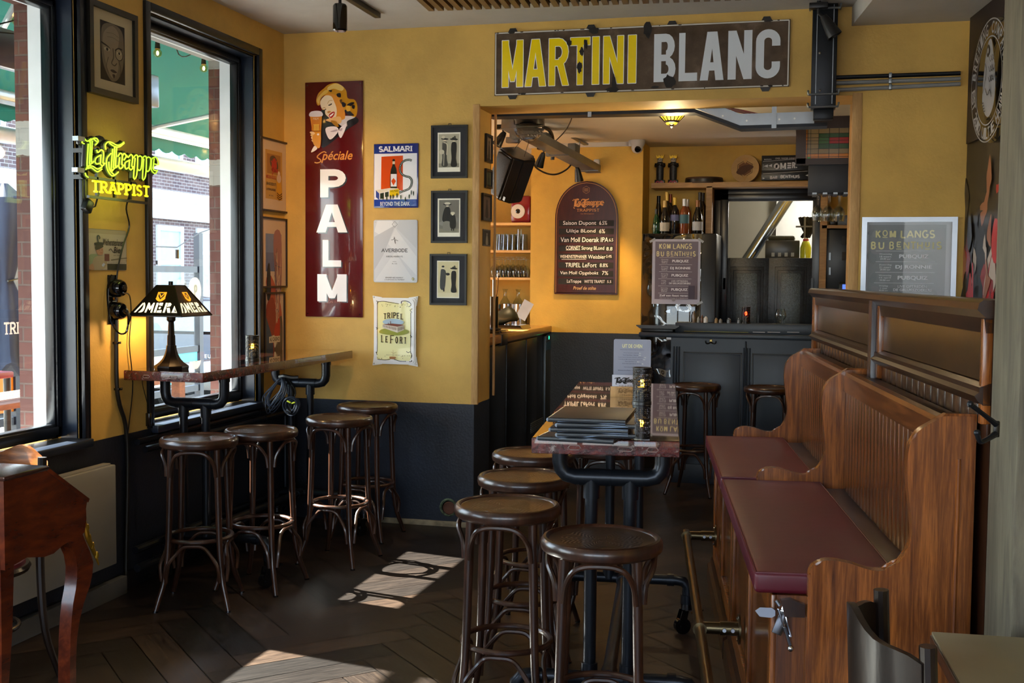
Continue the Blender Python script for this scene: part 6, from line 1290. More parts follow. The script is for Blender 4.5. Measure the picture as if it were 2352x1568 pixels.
xw2 = P2(1551, 745, 8.8)[0]; zl = P2(1700, 743, 8.8)[1]; f = MB(); f.box((xw2, 8.8, zc+.035), (xr_, 9.0, zl), bev=.004); ob('ledge', f, M_cup, t)
ztp = zc + .035
f = MB(); BX(f, 1571, 760, 1719, 763.5, 8.79, .004); at1('yellow_ruler', 'thin yellow folding rule lying along the bar worktop ledge', 'ruler', f, pl('yellow_rule', '#b9b21c', .5, var=.3, nscale=80))
for i, (a, b) in enumerate(((1729, 1757), (1763, 1792), (1808, 1836))): f = MB(); BX(f, a, 761.5, b, 764, 8.79, .004); at1('paper_strip', 'pale paper strip stuck on the worktop ledge, %s of three' % ('left', 'middle', 'right')[i], 'paper strip', f, pl('pale_strip', '#9a9a9e', .6), 'paper strips on the bar ledge')
xa = P2(1461, 742, 8.72)[0]; f = MB(); f.prism([(xa, .02), (xa+.03, .0), (xa+.3, .0), (xa+.33, .02), (xa+.33, .026), (xa+.0, .026)], 8.72, 9.0, 'xz'); f.xf(Matrix.Translation((0, 0, ztp+.028))); at1('serving_tray', 'black serving tray resting at the left end of the bar worktop', 'tray', f, M_gbk)
f = MB(); f.box((xa+.04, 8.76, ztp), (xa+.28, 8.95, ztp+.026), bev=.006); at1('black_box', 'low black box under the serving tray on the bar worktop', 'box', f, M_bfr)
q = hit(1713, 741, 1, 8.87)
nr = pierced('pierced_red_lantern', 0); candle('black pierced candle holder glowing red on the bar ledge', (q.x, 8.87, zl), '#ff2008', nr, r=.032, h=.125)
M_clear = glass('clear_glass', '#ffffff'); M_gls = glass('thin_clear_glass', '#f4f8f8', thin=True, base=.05, edge=.8, pw=3.2)
def glassware(name, label, prof, loc, group=None, cat='glass', seg=20):
    f = MB(); f.lathe(prof, (0, 0, 0), seg, cap=False); o = ob(name, f, M_gls, sharp=60); o.location = loc; return tagp(o, label, cat, group)
q = hit(1792, 744, 1, 8.87); glassware('snifter_glass', 'round empty snifter glass standing on the bar ledge', [(.001, .002), (.032, .0), (.034, .004), (.006, .01), (.006, .018), (.03, .03), (.043, .055), (.043, .075), (.036, .1), (.03, .115), (.0285, .115), (.0345, .1), (.041, .075), (.041, .055), (.029, .032), (.001, .02)], (q.x, 8.87, zl))
for i, (x, hh, rr, m_, lb_, cap_) in enumerate(((1594, .07, .012, '#6f5c46', 'small pepper mill first from the left on the bar ledge', '#8a8f94'), (1604, .035, .01, '#9a9a98', 'short silver pourer on the bar ledge beside the pepper mill', '#b0b0b0'), (1612, .045, .01, '#5c3a24', 'small brown bottle cap stack on the bar ledge', '#a8805a'), (1621, .038, .016, '#c9c9c6', 'short silver cup fourth from the left on the bar ledge', '#8a8a8a'), (1645, .03, .012, '#8a6a3a', 'small brown corked stopper on the bar ledge left of the hook', '#8a6a3a'), (1655, .026, .012, '#7a7a7a', 'small grey stopper on the bar ledge right of the brown one', '#8a8a8a'), (1674, .03, .014, '#5a6268', 'small grey stopper left of the red candle', '#8a8a8a'), (1697, .03, .012, '#5a6268', 'small grey stopper touching the red candle', '#8a8a8a'))):
    p = hit(x, 741, 1, 8.86); bottle('bar_stopper', lb_, p.x, 8.86, zl, hh*1.3, rr*1.1, m_, 3, None, cap_, .3, 'small stoppers on the bar ledge', cat='stopper')
for i, x in enumerate((1741, 1796.5)): p = hit(x, 744, 1, 8.84); f = MB(); f.box((p.x-.002, 8.84, zl), (p.x+.002, 8.86, zl+.07)); at1('metal_pin', 'thin upright metal pin on the bar ledge %s' % ('left of the snifter glass' if i == 0 else 'in front of the snifter glass'), 'pin', f, M_bfr)
# hanging glass rack with stained glass panel
YR = 8.0
t = thing('glass_rack', 'dark hanging bar rack with stained glass panel and glasses under it', 'glass rack', (0, 0, 0))
f = MB(); BX(f, 1857, 376, 1990, 442, YR, .28, .004); ob('lower_box', f, pl('navy_board', '#1d212b', .5), t)
f = MB(); BX(f, 1829, 238, 1990, 292, YR-.02, .32); BX(f, 1829, 364, 1990, 376, YR-.02, .06); BX(f, 1829, 292, 1850, 376, YR-.02, .06); ob('frame', f, pl('dark_brown_frame', '#2a1c18', .45), t)
a = P2(1850, 290, YR); b = P2(1990, 366, YR); w = b[0]-a[0]; h = a[1]-b[1]
A = Art(); A.m = lambda p: (a[0] + p[0]*w, b[1] + p[1]*h); cols = [1850, 1856, 1863, 1881, 1905, 1927, 1949, 1969, 1990]; rows = [290, 307, 316, 323, 330, 341, 352, 359, 366]
rn = random.Random(1)
for i in range(8):
    for j in range(8):
        u0, u1 = (cols[i]-1850)/140, (cols[i+1]-1850)/140; v1, v0 = 1-(rows[j]-290)/76, 1-(rows[j+1]-290)/76
        c_ = '#6a5838'
        if i == 0 or j >= 6: c_ = '#9a5a10'
        if i == 1 and j == 7: c_ = '#3a8a18'
        if 3 <= i and j in (1, 4): c_ = '#1e3a1a'
        if i >= 4 and j in (2, 3): c_ = '#7a140e'
        if i in (3,) and j in (2, 3): c_ = '#2c4a24'
        A.rect(u0, v0, u1, v1, c_); A.L -= 1
A.L += 1
for x in cols: A.line([((x-1850)/140, 0), ((x-1850)/140, 1)], .007, '#15100c')
for y in rows: A.line([(0, 1-(y-290)/76), (1, 1-(y-290)/76)], .012, '#15100c')
A.build('stained_glass', t, prn('stained_glass_print', .25, .4, es=.05), y=YR-.005)  # panes emit faintly, light put into the glass without a lamp
zr_ = P2(1900, 442, YR)[1]
for i in range(5): f = MB(); f.box((P2(1866+i*24, 442, YR)[0], YR-.01, zr_-.012), (P2(1876+i*24, 442, YR)[0], YR+.26, zr_)); ob('rail', f, M_steel, t)
PW = [(.033, 0), (.033, -.003), (.005, -.007), (.004, -.075), (.01, -.083), (.028, -.1), (.036, -.13), (.034, -.16), (.029, -.185), (.0275, -.185), (.0325, -.16), (.034, -.13), (.026, -.103), (.001, -.085)]
for i, (x, dy) in enumerate(((1878, 0), (1902.5, 0), (1927, 0), (1965, 0), (1882, .1), (1907, .1), (1931, .1))):
    p = hit(x, 442, 1, YR + .03); glassware('wine_glass', 'upside-down wine glass hanging in the rack, ' + ('first from the left in front', 'second from the left in front', 'third from the left in front', 'rightmost behind the wooden trim', 'first from the left in the row behind', 'second from the left in the row behind', 'third from the left in the row behind')[i], PW, (p.x, YR + .04 + dy, zr_-.004), 'hanging wine glasses')
# ---------------------------------------------------------------- menu board
r, w, h = on_back('menu_board', 'dark red gothic-arched beer menu board headed La Trappe Trappist', 'menu board', (1277, 417), (1418.5, 676.5), Y=YW)
def arch(k):
    x = w/2 - k; z0 = k; zs_ = h*.66; P = [(-x, z0), (x, z0), (x, zs_)]
    for i in range(1, 13): a = i/12; P.append((x*cos(a*pi/2)**.9 if a < 1 else 0, zs_ + (h-k*1.2-zs_)*(1-(1-a)**1.75)))
    return P + [(-x_, z_) for x_, z_ in reversed(P[2:-1])]
f = MB(); f.prism(arch(0), -.02, -.002); ob('board', f, wood('oxblood_board', '#2b0c10', '#40141a', .3, 2, 12, 8), r)
A = Art(px=(22, 28, 470, 855), w=w, h=h); u = Art(w=1)
P = arch(.012); P2_ = [(x, z) for x, z in P]; B = Art(); B.line(P2_ + P2_[:2], .0035, '#b9874e')
for y, s in ((313, 0), (373, 1), (434, 2), (497, 3), (557, 4), (621, 5), (682, 6), (739, 7)): A.rect(50, y, 440, y+43, '#15161a')
A.flip = True
wr_ = '#ecebf0'
def hand(s, x0, y0, x1, y1, sh=.05): A.text(s, x0, y0, x1, y1, wr_, .0, sh)
hand('Saison Dupont', 80, 318, 315, 355); hand('6.5%', 338, 318, 392, 347); hand('Uiltje BLond', 105, 378, 312, 410); hand('6%', 338, 378, 378, 408); hand('Van Moll Doerak IPA', 65, 438, 402, 472); hand('6.5', 408, 445, 436, 468)
hand('CORNET', 103, 500, 205, 528); A.line([(103, 531), (205, 529)], 2.5, wr_); hand('Strong BLond', 214, 503, 375, 537); hand('8.8', 390, 508, 432, 534); hand('WEIHENSTEPHANER', 62, 567, 252, 590); A.line([(72, 600), (248, 597)], 2.5, wr_); hand('Weisbier', 262, 566, 385, 594); hand('5.4%', 390, 566, 428, 586)
hand('TRIPEL LeFort', 100, 625, 322, 657); hand('8.8%', 345, 628, 402, 655); hand('Van Moll Opgebokt', 64, 686, 335, 716); hand('7%', 362, 684, 405, 712); hand('LaTrappe', 112, 748, 215, 778); hand('WITTE TRAPIST', 237, 750, 382, 772); hand('5.5', 398, 752, 427, 770)
logo(A, 148, 156, 368, 226, 5.5, '#c98a50'); A.caps('TRAPPIST', 176, 230, 338, 250, 3, '#c98a50', serif=9); A.text('Anno 1884 Koningshoeven', 205, 263, 300, 271, '#c98a50'); A.text('Proef de stilte', 158, 797, 320, 822, '#d0a878', .008, .25)
hx = [(243+26*cos(R(60*i+30)), 92+27*sin(R(60*i+30))) for i in range(6)]; A.line(hx+[hx[0]], 2, '#a87c50')
for j in range(3): A.line([(228, 84+j*8), (258, 84+j*8)], 3, '#a87c50')
A.build('lettering', r, M_matte, y=-.0208, step=.0001); B.build('border', r, M_matte, y=-.0208)
# ---------------------------------------------------------------- left shelves with glasses
gx0 = -3.2
for i, (y0, y1, lab) in enumerate(((511, 517, 'upper pale wooden shelf left of the menu board, holding the red speaker'), (574.5, 580, 'middle pale wooden shelf of tumblers left of the menu board'), (637.5, 643, 'lower pale wooden shelf of stemmed glasses left of the menu board'))):
    a = hit(1216, y0, 1, 9.22); b = hit(1216, y1, 1, 9.22); f = MB(); f.box((gx0, 9.22, b.z), (bx0-.002, 9.59, a.z)); at1('glass_shelf', lab, 'shelf', f, wood('bright_pine', '#c79a58', '#e6c084', .5, 0, 8, 10), 'shelves left of the menu board')
z1 = hit(1216, 511, 1, 9.22).z; z2 = hit(1216, 574.5, 1, 9.22).z; z3_ = hit(1216, 637.5, 1, 9.22).z
a = P2(1173, 449, 9.25); b = P2(1207, 511, 9.25); t = thing('speaker_box', 'red box speaker with white-ringed lens cone on the upper shelf', 'speaker', ((a[0]+b[0])/2, 9.25, z1))
w_ = (b[0]-a[0]); hh = a[1]-z1; f = MB(); f.box((-w_/2, 0, 0), (w_/2+.04, .25, hh), bev=.02); ob('cabinet', f, pl('red_lacquer', '#7e1220', .2, coat=.6), t)
f = MB(); f.lathe([(.058, 0), (.06, .006), (.045, .008), (.04, .002)], (0, -.0, hh*.42), 32, axis=1); f.xf(Matrix.Scale(1, 4)); ob('white_ring', f, pl('white_ring', '#d0d0d0', .3), t)
for c in t.children:
    if c.name.startswith('white_ring'): c.location = (0, -.009, 0)
f = MB(); f.sph((0, .004, hh*.42), .034, 16, (1, .5, 1)); ob('cone', f, M_gbk, t)
TM = [(.001, .004), (.026, .002), (.027, 0), (.032, .1), (.0345, .14), (.033, .14), (.0305, .1), (.025, .008), (.001, .008)]
def inv(P, h): return [(r, h - z) for r, z in P]
p = hit(1211, 511, 1, 9.24); glassware('glass_jar', 'clear glass jar beside the red speaker on the upper shelf', [(.001, .003), (.03, 0), (.032, .01), (.032, .12), (.026, .135), (.026, .15)], (p.x-.01, 9.29, z1), cat='jar')
k = 0; on_ = ('first', 'second', 'third', 'fourth', 'fifth', 'sixth', 'seventh', 'eighth', 'ninth')
for i, x in enumerate((1140, 1150, 1160, 1170, 1181, 1193, 1205)):
    p = hit(x, 577, 1, 9.27); tall = i == 5
    glassware('tumbler', 'clear upturned tumbler on the middle shelf, %s from the left in front' % on_[i], inv([(r*(.95 if not tall else .85), z*(1.25 if tall else .95)) for r, z in TM], .14*(1.25 if tall else .95)), (p.x, 9.27, z2+.001), 'glasses on the middle shelf')
for i, x in enumerate((1145, 1156, 1167, 1178, 1190, 1202)):
    p = hit(x, 577, 1, 9.38); glassware('tumbler', 'clear upturned tumbler on the middle shelf, %s from the left in the row behind' % on_[i], inv(TM, .14), (p.x, 9.38, z2+.001), 'glasses on the middle shelf')
BG = [(.001, .002), (.034, 0), (.034, .004), (.006, .009), (.005, .05), (.02, .065), (.036, .095), (.036, .12), (.03, .155), (.0285, .155), (.034, .12), (.034, .096), (.019, .068), (.001, .055)]
for i, x in enumerate((1134, 1147, 1160, 1172, 1184, 1196, 1208)):
    p = hit(x, 640, 1, 9.27); glassware('stemmed_glass', 'clear upturned stemmed beer glass on the lower shelf, %s from the left in front' % on_[i], inv(BG, .155), (p.x, 9.27, z3_+.001), 'glasses on the lower shelf')
for i, x in enumerate((1140, 1153, 1166, 1178, 1190, 1202)):
    p = hit(x, 640, 1, 9.4); glassware('stemmed_glass', 'upturned stemmed glass on the lower shelf, %s from left in the row behind' % on_[i], inv([(r, z*1.12) for r, z in BG], .155*1.12), (p.x, 9.4, z3_+.001), 'glasses on the lower shelf')
# ---------------------------------------------------------------- left back counter
XC = -2.01; zt = hit(1290, 748, 1, YW).z; y0_ = hit(1128, 789, 0, XC).y
t = thing('back_counter', 'long wooden-topped back counter with black fronts left of the bar', 'counter', (0, 0, 0))
f = MB(); f.box((-3.44, YT+.02, zt-.055), (XC, YW-.002, zt), bev=.004); f.box((-3.44, YW-.002, zt-.055), (bx0-.003, YN-.003, zt)); ob('wooden_top', f, wood('oak_worktop', '#8a5c28', '#b98a48', .3, 1, 5, 7, coat=.4), t)
f = MB(); f.box((-3.4, YT+.03, .0), (XC-.03, YW-.003, zt-.056)); ob('carcass', f, pl('black_counter_front', '#101114', .35, var=.15), t)
for ya, yb in ((7.2, 7.75), (7.78, 8.35), (8.38, 8.72)): f = MB(); f.box((XC-.03, ya, .1), (XC-.012, yb, zt-.07), bev=.003); ob('door', f, pl('black_counter_front', '#101114', .35), t)
def PXc(px, py): q = hit(px, py, 0, XC-.012); return q.y, q.z
f = MB(); ya, za = PXc(1252, 772); yb, zb = PXc(1275, 960); f.box((XC-.03, ya, zb-.2), (XC-.006, yb, za), bev=.002); ob('steel_panel', f, pl('dim_steel', '#4c545a', .35, .8), t)
f = MB(); ya, za = PXc(1253, 769); yb, zb = PXc(1266, 781); f.box((XC-.006, ya, zb), (XC-.003, yb, za)); ob('control_display', f, M_gbk, t); f = MB(); q = PXc(1258.5, 775); f.sph((XC-.003, q[0], q[1]), .012, 12, (.3, .5, 1.3)); ob('green_light', f, glow('green_led', '#18e070', 4), t)
f = MB(); ya, za = PXc(1253, 786); yb, zb = PXc(1268, 800); f.box((XC-.006, ya, zb), (XC-.004, yb, za)); ob('blue_badge', f, pl('blue_badge', '#153a5c', .4), t)
f = MB(); ya, za = PXc(1219, 940); yb, zb = PXc(1247, 962)
for i in range(6): f = MB(); f.box((XC-.012, ya, zb+i*.014-.06), (XC-.009, yb, zb+i*.014-.054)); ob('vent_bar', f, M_steel, t)
def on_ct(px, py): return hit(px, py, 2, zt)
for i, (px, lab) in enumerate(((1164, 'left'), (1192, 'right'))):
    p = hit(px, 737, 1, 9.35); t = thing('steel_canister', 'polished steel canister on the back counter, %s of the pair' % lab, 'canister', (p.x, 9.38, zt), group='canisters on the back counter')
    f = MB(); f.lathe([(.001, 0), (.062, 0), (.062, .17), (.058, .172), (.058, .02), (.001, .02)], seg=32); ob('body', f, M_chr, t)
CF = [(.001, .003), (.05, 0), (.052, .01), (.052, .13), (.04, .16), (.018, .19), (.016, .235), (.026, .25), (.0245, .25), (.0145, .235), (.0165, .19), (.038, .158), (.05, .13), (.05, .012), (.001, .01)]
for i, (px, lab) in enumerate(((1157, 'leftmost'), (1187, 'rightmost'))):
    p = hit(px, 735, 1, 9.48); o = glassware('carafe', 'clear glass carafe with flared neck behind the steel canisters, %s' % lab, [(r, z*1.18) for r, z in CF], (p.x, 9.52, zt), 'carafes on the back counter', 'carafe')
p = on_ct(1205, 738); t = bottle('sauce_bottle', 'small brown bottle with dark cap on the back counter', p.x-.03, 9.17, zt, .17, .026, '#2c130c', 0, '#5a3a1c', '#22302c', labz=(.1, .4))
f = MB(); p = hit(1207, 730, 1, 9.19); f.cb((p.x-.01, 9.1, zt+.125), (.09, .002, .16), ry=R(28)); at1('paper_sheet', 'white sheet of paper leaning behind the small brown bottle', 'paper', f, pl('paper_white', '#b9bcc2', .7)).location = (0, .1, 0)
yc_ = 8.55; xq = hit(1160, 735, 1, yc_).x
f = MB(); f.prism([(-.17, .0), (-.15, .03), (.15, .03), (.17, .0)], -.14, .14, 'xz'); o = at1('black_tray', 'black plastic tray on the back counter holding a dark bag', 'tray', f, M_gbk); o.location = (hit(1190, 745, 1, yc_).x-.1, yc_, zt)
f = MB(); f.sph((0, 0, .0), .1, 16, (1.25, .9, .65))
for v_ in f.bm.verts: v_.co.z += .025*sin(v_.co.x*30)*cos(v_.co.y*22)
o = at1('coffee_bag', 'crumpled dark green bag lying on the black tray', 'bag', f, pl('olive_bag', '#23261c', .45, var=.3)); o.location = (hit(1170, 720, 1, yc_).x-.05, yc_, zt+.09)
q = hit(1137, 760, 0, XC-.12); t = thing('juicer', 'black lever press standing on the back counter by the opening edge', 'press', (XC-.14, max(7.45, q.y), zt))
f = MB(); f.box((-.09, -.12, 0), (.09, .12, .02), bev=.006); ob('base', f, M_gbk, t)
f = MB(); f.cyl((0, .04, .02), (0, .04, .26), .032, seg=20); ob('column', f, M_gbk, t); f = MB(); f.cyl((0, .04, .26), (0, .04, .38), .012, seg=12); f.tube([(0, .04, .2), (.04, -.02, .3), (.05, -.03, .4)], .004, 6); f.sph((.05, -.03, .41), .012, 10, (1, 1, 1.6)); ob('lever', f, M_chr, t)
f = MB(); f.lathe([(.05, .025), (.075, .028), (.075, .034), (.05, .036)], (0, -.03, 0), 28); ob('drip_ring', f, M_bfr, t)
f = MB(); f.box((-.05, 0, -.075), (.004, .16, .004), bev=.002); o = at1('rubber_bar_mat', 'dark rubber mat folded over the back counter edge', 'mat', f, M_bfr); o.location = (XC, hit(1160, 775, 0, XC).y-.1, zt)
# ---------------------------------------------------------------- cable tray, ducts, spots, speaker
M_tray = pl('grey_cable_tray', '#8a8d90', .42, .75, var=.15); M_dk = pl('dark_metal_channel', '#1d2025', .4, .6, var=.2); M_blkm = pl('matt_black_fitting', '#0e0e10', .4, var=.1)
# diagonal trunking
a = hit(1180, 285, 2, 2.50); b = hit(1362, 385, 1, 9.12); b.z = 2.50; b = hit(1362, 385, 2, 2.47)
b = hit(1365, 388, 1, 9.05); a = hit(1168, 283, 1, 7.45); zz = (a.z + b.z) / 2
d = (b - a); L = d.length; ang = atan2(d.y, d.x)
t = thing('cable_trunking', 'long grey metal cable trunking hung diagonally under the bar ceiling', 'cable trunking', a, 0); t.rotation_euler = (0, -atan2(d.z, hypot(d.x, d.y)), ang)
f = MB(); f.box((0, -.055, -.03), (L, .055, .03), bev=.003); ob('channel', f, M_tray, t)
f = MB(); f.box((-.0, -.06, -.034), (L, .06, -.03)); ob('lid', f, M_tray, t)
for x in (L*.18, L*.55, L*.93):
    f = MB(); f.cyl((x, .09, .05), (x, .09, .28), .005, seg=8); f.box((x-.01, -.08, -.042), (x+.01, .1, -.034)); f.box((x-.012, .075, -.04), (x+.012, .105, .06)); f.box((x-.14, .07, .20), (x+.14, .11, .215)); ob('hanger', f, M_steel, t)
for i, (x, y, dz) in enumerate(((L*.52, .1, .05), (L*.66, .13, .03), (L*.9, .12, .1))):
    f = MB(); f.cb((x, y, dz+.02), (.10, .07, .10), bev=.008); f.cyl((x, y, dz-.03), (x, y, dz-.06), .015, seg=10); o = ob('junction_box', f, pl('grey_junction_box', '#54585a', .5), t)
f = MB(); f.tube([(L*.4, .03, .12), (L*.5, .05, .13), (L*.58, .08, .1), (L*.6, .1, .0)], .013, 8, k=4); ob('flex_conduit', f, M_blkm, t)
def wp(p): return hit(p[0], p[1], 1, p[2])
def cab(nm, lab, pts, r, m=M_blkm): f = MB(); f.tube([wp(p) for p in pts], r, 6, k=5); return at1(nm, lab, 'cable', f, m)
cab('power_cable', 'thin black cable looping from the disco light to the junction boxes', [(1318, 258, 7.6), (1305, 290, 7.8), (1285, 315, 8.1), (1262, 330, 8.2), (1235, 305, 7.8), (1210, 280, 7.5)], .004)
cab('power_cable', 'black cable sagging between the loudspeaker and the end spotlight', [(1220, 365, 7.9), (1232, 385, 8.1), (1255, 398, 8.3), (1278, 400, 8.5), (1300, 390, 8.6), (1312, 378, 8.75)], .007)
def spot(lab, px, py, Y, tx, ty, cone, sc=1.0, e=0, col=(1, .7, .35), target=None):
    p = hit(px, py, 1, Y); t = thing('spotlight', lab, 'spotlight', p, group='small black spotlights')
    q = hit(tx, ty, 1, Y - .02) - p
    f = MB(); f.cb((0, 0, .01), (.075*sc, .05*sc, .03*sc), bev=.003); ob('adapter', f, M_blkm, t)
    f = MB(); f.tube([(.01, 0, 0), (.01, 0, -.03), q*.55 + Vector((0, 0, 0))], .006, 8); ob('arm', f, M_blkm, t)
    D = Vector(cone).normalized(); f = MB(); c = q; rot = D.to_track_quat('Z', 'Y').to_matrix().to_4x4(); rot.translation = c
    f.lathe([(.001, -.055*sc), (.014*sc, -.052*sc), (.022*sc, -.03*sc), (.036*sc, .055*sc), (.033*sc, .056*sc), (.02*sc, .0), (.001, .0)], (0, 0, 0), 24); f.xf(rot); ob('shade', f, M_blkm, t)
    f = MB(); f.lathe([(.001, .02*sc), (.018*sc, .02*sc), (.018*sc, .026*sc), (.001, .028*sc)], (0, 0, 0), 16); f.xf(rot); ob('bulb', f, glow('spot_bulb', '#ffd9a0', 6), t)
    if e:
        l = lamp('spot_beam', 'SPOT', c + D*.06*sc, e, col, parent=t, spot_size=R(70), spot_blend=.8, shadow_soft_size=.02); l.rotation_euler = D.to_track_quat('-Z', 'Y').to_euler()
spot('small black spotlight at the left end of the cable trunking', 1152, 295, 7.6, 1150, 318, (-.45, -.2, -.8), e=14, col=(1, .3, .15))
spot('small black spotlight in the middle of the cable trunking', 1246, 342, 8.25, 1243, 366, (-.35, .25, -.8), e=30)
spot('small black spotlight at the far end of the trunking above the menu board', 1320, 376, 8.8, 1328, 400, (.12, .3, -1), e=26, col=(1, .6, .22))
# disco light
p = hit(1215, 262, 1, 7.5); Rr = .107; t = thing('disco_light', 'black dome party light with faceted clear lower half', 'disco light', p)
f = MB(); f.lathe([(.001, .0), (Rr*.95, 0), (Rr, -.01), (Rr, -.075), (Rr*.9, -.08)], seg=36); f.cyl((0, 0, 0), (0, 0, .07), .02); ob('housing', f, M_gbk, t)
f = MB(); f.sph((0, 0, -.078), Rr*1.02, 14, (1, 1, .95)); dl = [v_ for v_ in f.bm.verts if v_.co.z > -.076]; bmesh.ops.delete(f.bm, geom=dl, context='VERTS'); o = ob('faceted_dome', f, glass('faceted_plastic', '#e6e2ec', .12, ior=1.35), t, sharp=5)
# loudspeaker
p = hit(1176, 402, 1, 7.95); t = thing('loudspeaker', 'black loudspeaker tilted and hung from the bar ceiling', 'speaker', p); t.rotation_euler = (R(8), R(30), R(-24))
f = MB(); f.prism([(-.115, -.10), (.05, -.12), (.115, -.06), (.115, .06), (.05, .12), (-.115, .1)], -.17, .17, 'xy'); es = f.bm.edges[:]; bmesh.ops.bevel(f.bm, geom=es, offset=.012, segments=2, affect='EDGES'); ob('cabinet', f, pl('speaker_plastic', '#14161a', .3, bump=.15, bscale=200), t)
f = MB(); f.box((-.09, -.126, -.15), (.045, -.1, .15), bev=.008); ob('grille', f, pl('speaker_grille', '#1d2126', .35, .5, bump=.5, bscale=320), t)
f = MB(); f.cb((.08, -.1, -.14), (.02, .004, .028)); ob('badge', f, M_steel, t)
for s in (-.06, .05): f = MB(); f.tube([(s, 0, .17), (s*.6, .02, .26), (0, .03, .35)], .002, 5); ob('suspension_wire', f, M_blkm, t)
cab('power_cable', 'black cable looping at the left side of the loudspeaker', [(1165, 345, 7.95), (1145, 358, 7.9), (1139, 375, 7.9), (1145, 388, 7.9)], .005)
f = MB(); q = hit(1178, 322, 1, 7.95); f.cb((q.x, q.y, q.z), (.09, .07, .04), bev=.004); f.box((q.x-.02, q.y-.02, q.z), (q.x+.02, q.y+.02, ZB)); at1('ceiling_bracket', 'grey ceiling bracket above the hanging loudspeaker', 'bracket', f, M_tray)
# sensor, camera
p = hit(1373, 381, 1, YW); t = thing('motion_sensor', 'white motion sensor box at the end of the cable trunking', 'sensor', (p.x, YW-.02, p.z)); f = MB(); f.cb((0, -.02, 0), (.05, .05, .1), bev=.012); ob('housing', f, pl('white_plastic', '#b9babd', .4, var=.03), t); f = MB(); f.box((-.018, -.047, -.045), (.018, -.044, -.005), bev=.001); ob('lens', f, pl('milky_lens', '#cdced2', .2), t)
p = hit(1464, 330, 1, 9.1); t = thing('security_camera', 'white dome security camera under the bar ceiling', 'camera', (p.x, 9.1, p.z))
f = MB(); f.lathe([(.001, .035), (.058, .035), (.062, .02), (.06, 0), (.05, -.02)], seg=32); f.cb((-.055, 0, .005), (.03, .04, .05), bev=.005); f.box((-.05, 0, .03), (.05, .11, .045)); ob('housing', f, pl('white_plastic', '#b9babd', .4, var=.03), t)
f = MB(); f.sph((0, -.01, -.03), .047, 24, (1, 1, 1.05)); ob('ball', f, pl('white_plastic', '#b9babd', .4), t)
f = MB(); f.lathe([(.001, 0), (.026, 0), (.028, .006), (.02, .02), (.001, .022)], seg=24); f.xf(Matrix.Translation((.008, -.036, -.045)) @ Matrix.Rotation(R(125), 4, 'X')); ob('lens', f, M_gbk, t)
# Tiffany ceiling lamp
p = hit(1543, 259, 2, 2.632); t = thing('ceiling_lamp', 'yellow stained glass ceiling lamp in the bar', 'ceiling lamp', p)
rr = .1; f = MB(); f.lathe([(rr*1.15, .035), (rr, 0), (rr*.45, -.055), (.03, -.075)], seg=16, cap=False); ob('glass_shade', f, glow('tiffany_yellow', '#d8a41c', .6), t, sharp=5)
f = MB()
for i in range(16): a = 2*pi*i/16; f.tube([(rr*1.16*cos(a), rr*1.16*sin(a), .035), (rr*1.01*cos(a), rr*1.01*sin(a), 0), (rr*.46*cos(a), rr*.46*sin(a), -.056)], .003, 5)
f.tube([(rr*1.02*cos(2*pi*i/24), rr*1.02*sin(2*pi*i/24), 0) for i in range(24)], .003, 5, closed=True); f.lathe([(.05, -.052), (.045, -.062), (.02, -.07), (.012, -.08), (.015, -.088), (.001, -.1)], seg=16); f.cyl((0, 0, 0), (0, 0, ZB-p.z), .012); ob('lead_frame', f, M_brz, t)
lamp('tiffany_bulb', 'POINT', (0, 0, -.16), 6, (1, .76, .42), parent=t, shadow_soft_size=.05)
# horizontal channel just inside the opening, dropping to join the vertical duct
t = thing('cable_duct', 'grey metal cable duct bending down across the top of the opening', 'duct', (0, 0, 0)); Y = 7.14
pts = [(1120, 262), (1420, 257), (1590, 253), (1700, 288), (1875, 283)]
def duct(f, P, hgt, dep, Y):
    V = [Vector((hit(x, y, 1, Y).x, 0, hit(x, y, 1, Y).z)) for x, y in P]
    f.prism([(v.x, v.z+hgt) for v in V] + [(v.x, v.z) for v in reversed(V)], Y, Y+dep, 'xz')
f = MB(); duct(f, [(1120, 268), (1420, 262), (1595, 258), (1700, 296), (1900, 289)], .022, .14, Y); ob('channel', f, M_dk, t)
f = MB(); duct(f, [(1600, 250), (1700, 288), (1870, 283)], .07, .004, Y-.006); ob('side_plate', f, M_steel, t)
for x, y in ((1620, 249), (1660, 266), (1715, 277), (1790, 274), (1825, 272)): q = hit(x, y, 1, Y-.01); f = MB(); f.lathe([(.006, 0), (.004, .005)], q, 8, axis=1); ob('bolt', f, M_pins, t)
for q in ((1773, 243, 1783, 294), (1350, 250, 1358, 268)): f = MB(); BX(f, *q, Y-.02, .006); ob('strap', f, M_steel, t)
for i, dy in enumerate((0, 3, 6)): cab('red_cable', 'thin red cable lying in the metal duct, %s of three' % ('top', 'middle', 'bottom')[i], [(1655, 244+dy, Y+.03), (1700, 252+dy, Y+.03), (1745, 262+dy, Y+.03)], .0035, pl('red_cable', '#7a1418', .4))
t = thing('cable_duct', 'tall dark cable duct running down the wall beside the long sign', 'duct', (0, 0, 0))
yv = YB - .12; x0, x1 = hit(1864, 150, 1, yv).x, hit(1922, 150, 1, yv).x; f = MB(); zb_ = hit(1890, 247, 1, yv).z; f.box((x0, yv, zb_), (x1, YB-.002, ZC-.002), bev=.004); ob('channel', f, M_dk, t)
f = MB(); zz_ = hit(1885, 274, 1, yv+.05).z; f.box((x0+.015, yv+.04, zz_), (x1-.01, YB-.003, zb_), bev=.004); ob('lower_channel', f, M_dk, t)
for x in (.03, .145): f = MB(); f.box((x0+x*(x1-x0)/.175, yv-.003, zb_+.02), (x0+x*(x1-x0)/.175+.004, yv+.001, ZC-.01)); ob('rib', f, M_steel, t)
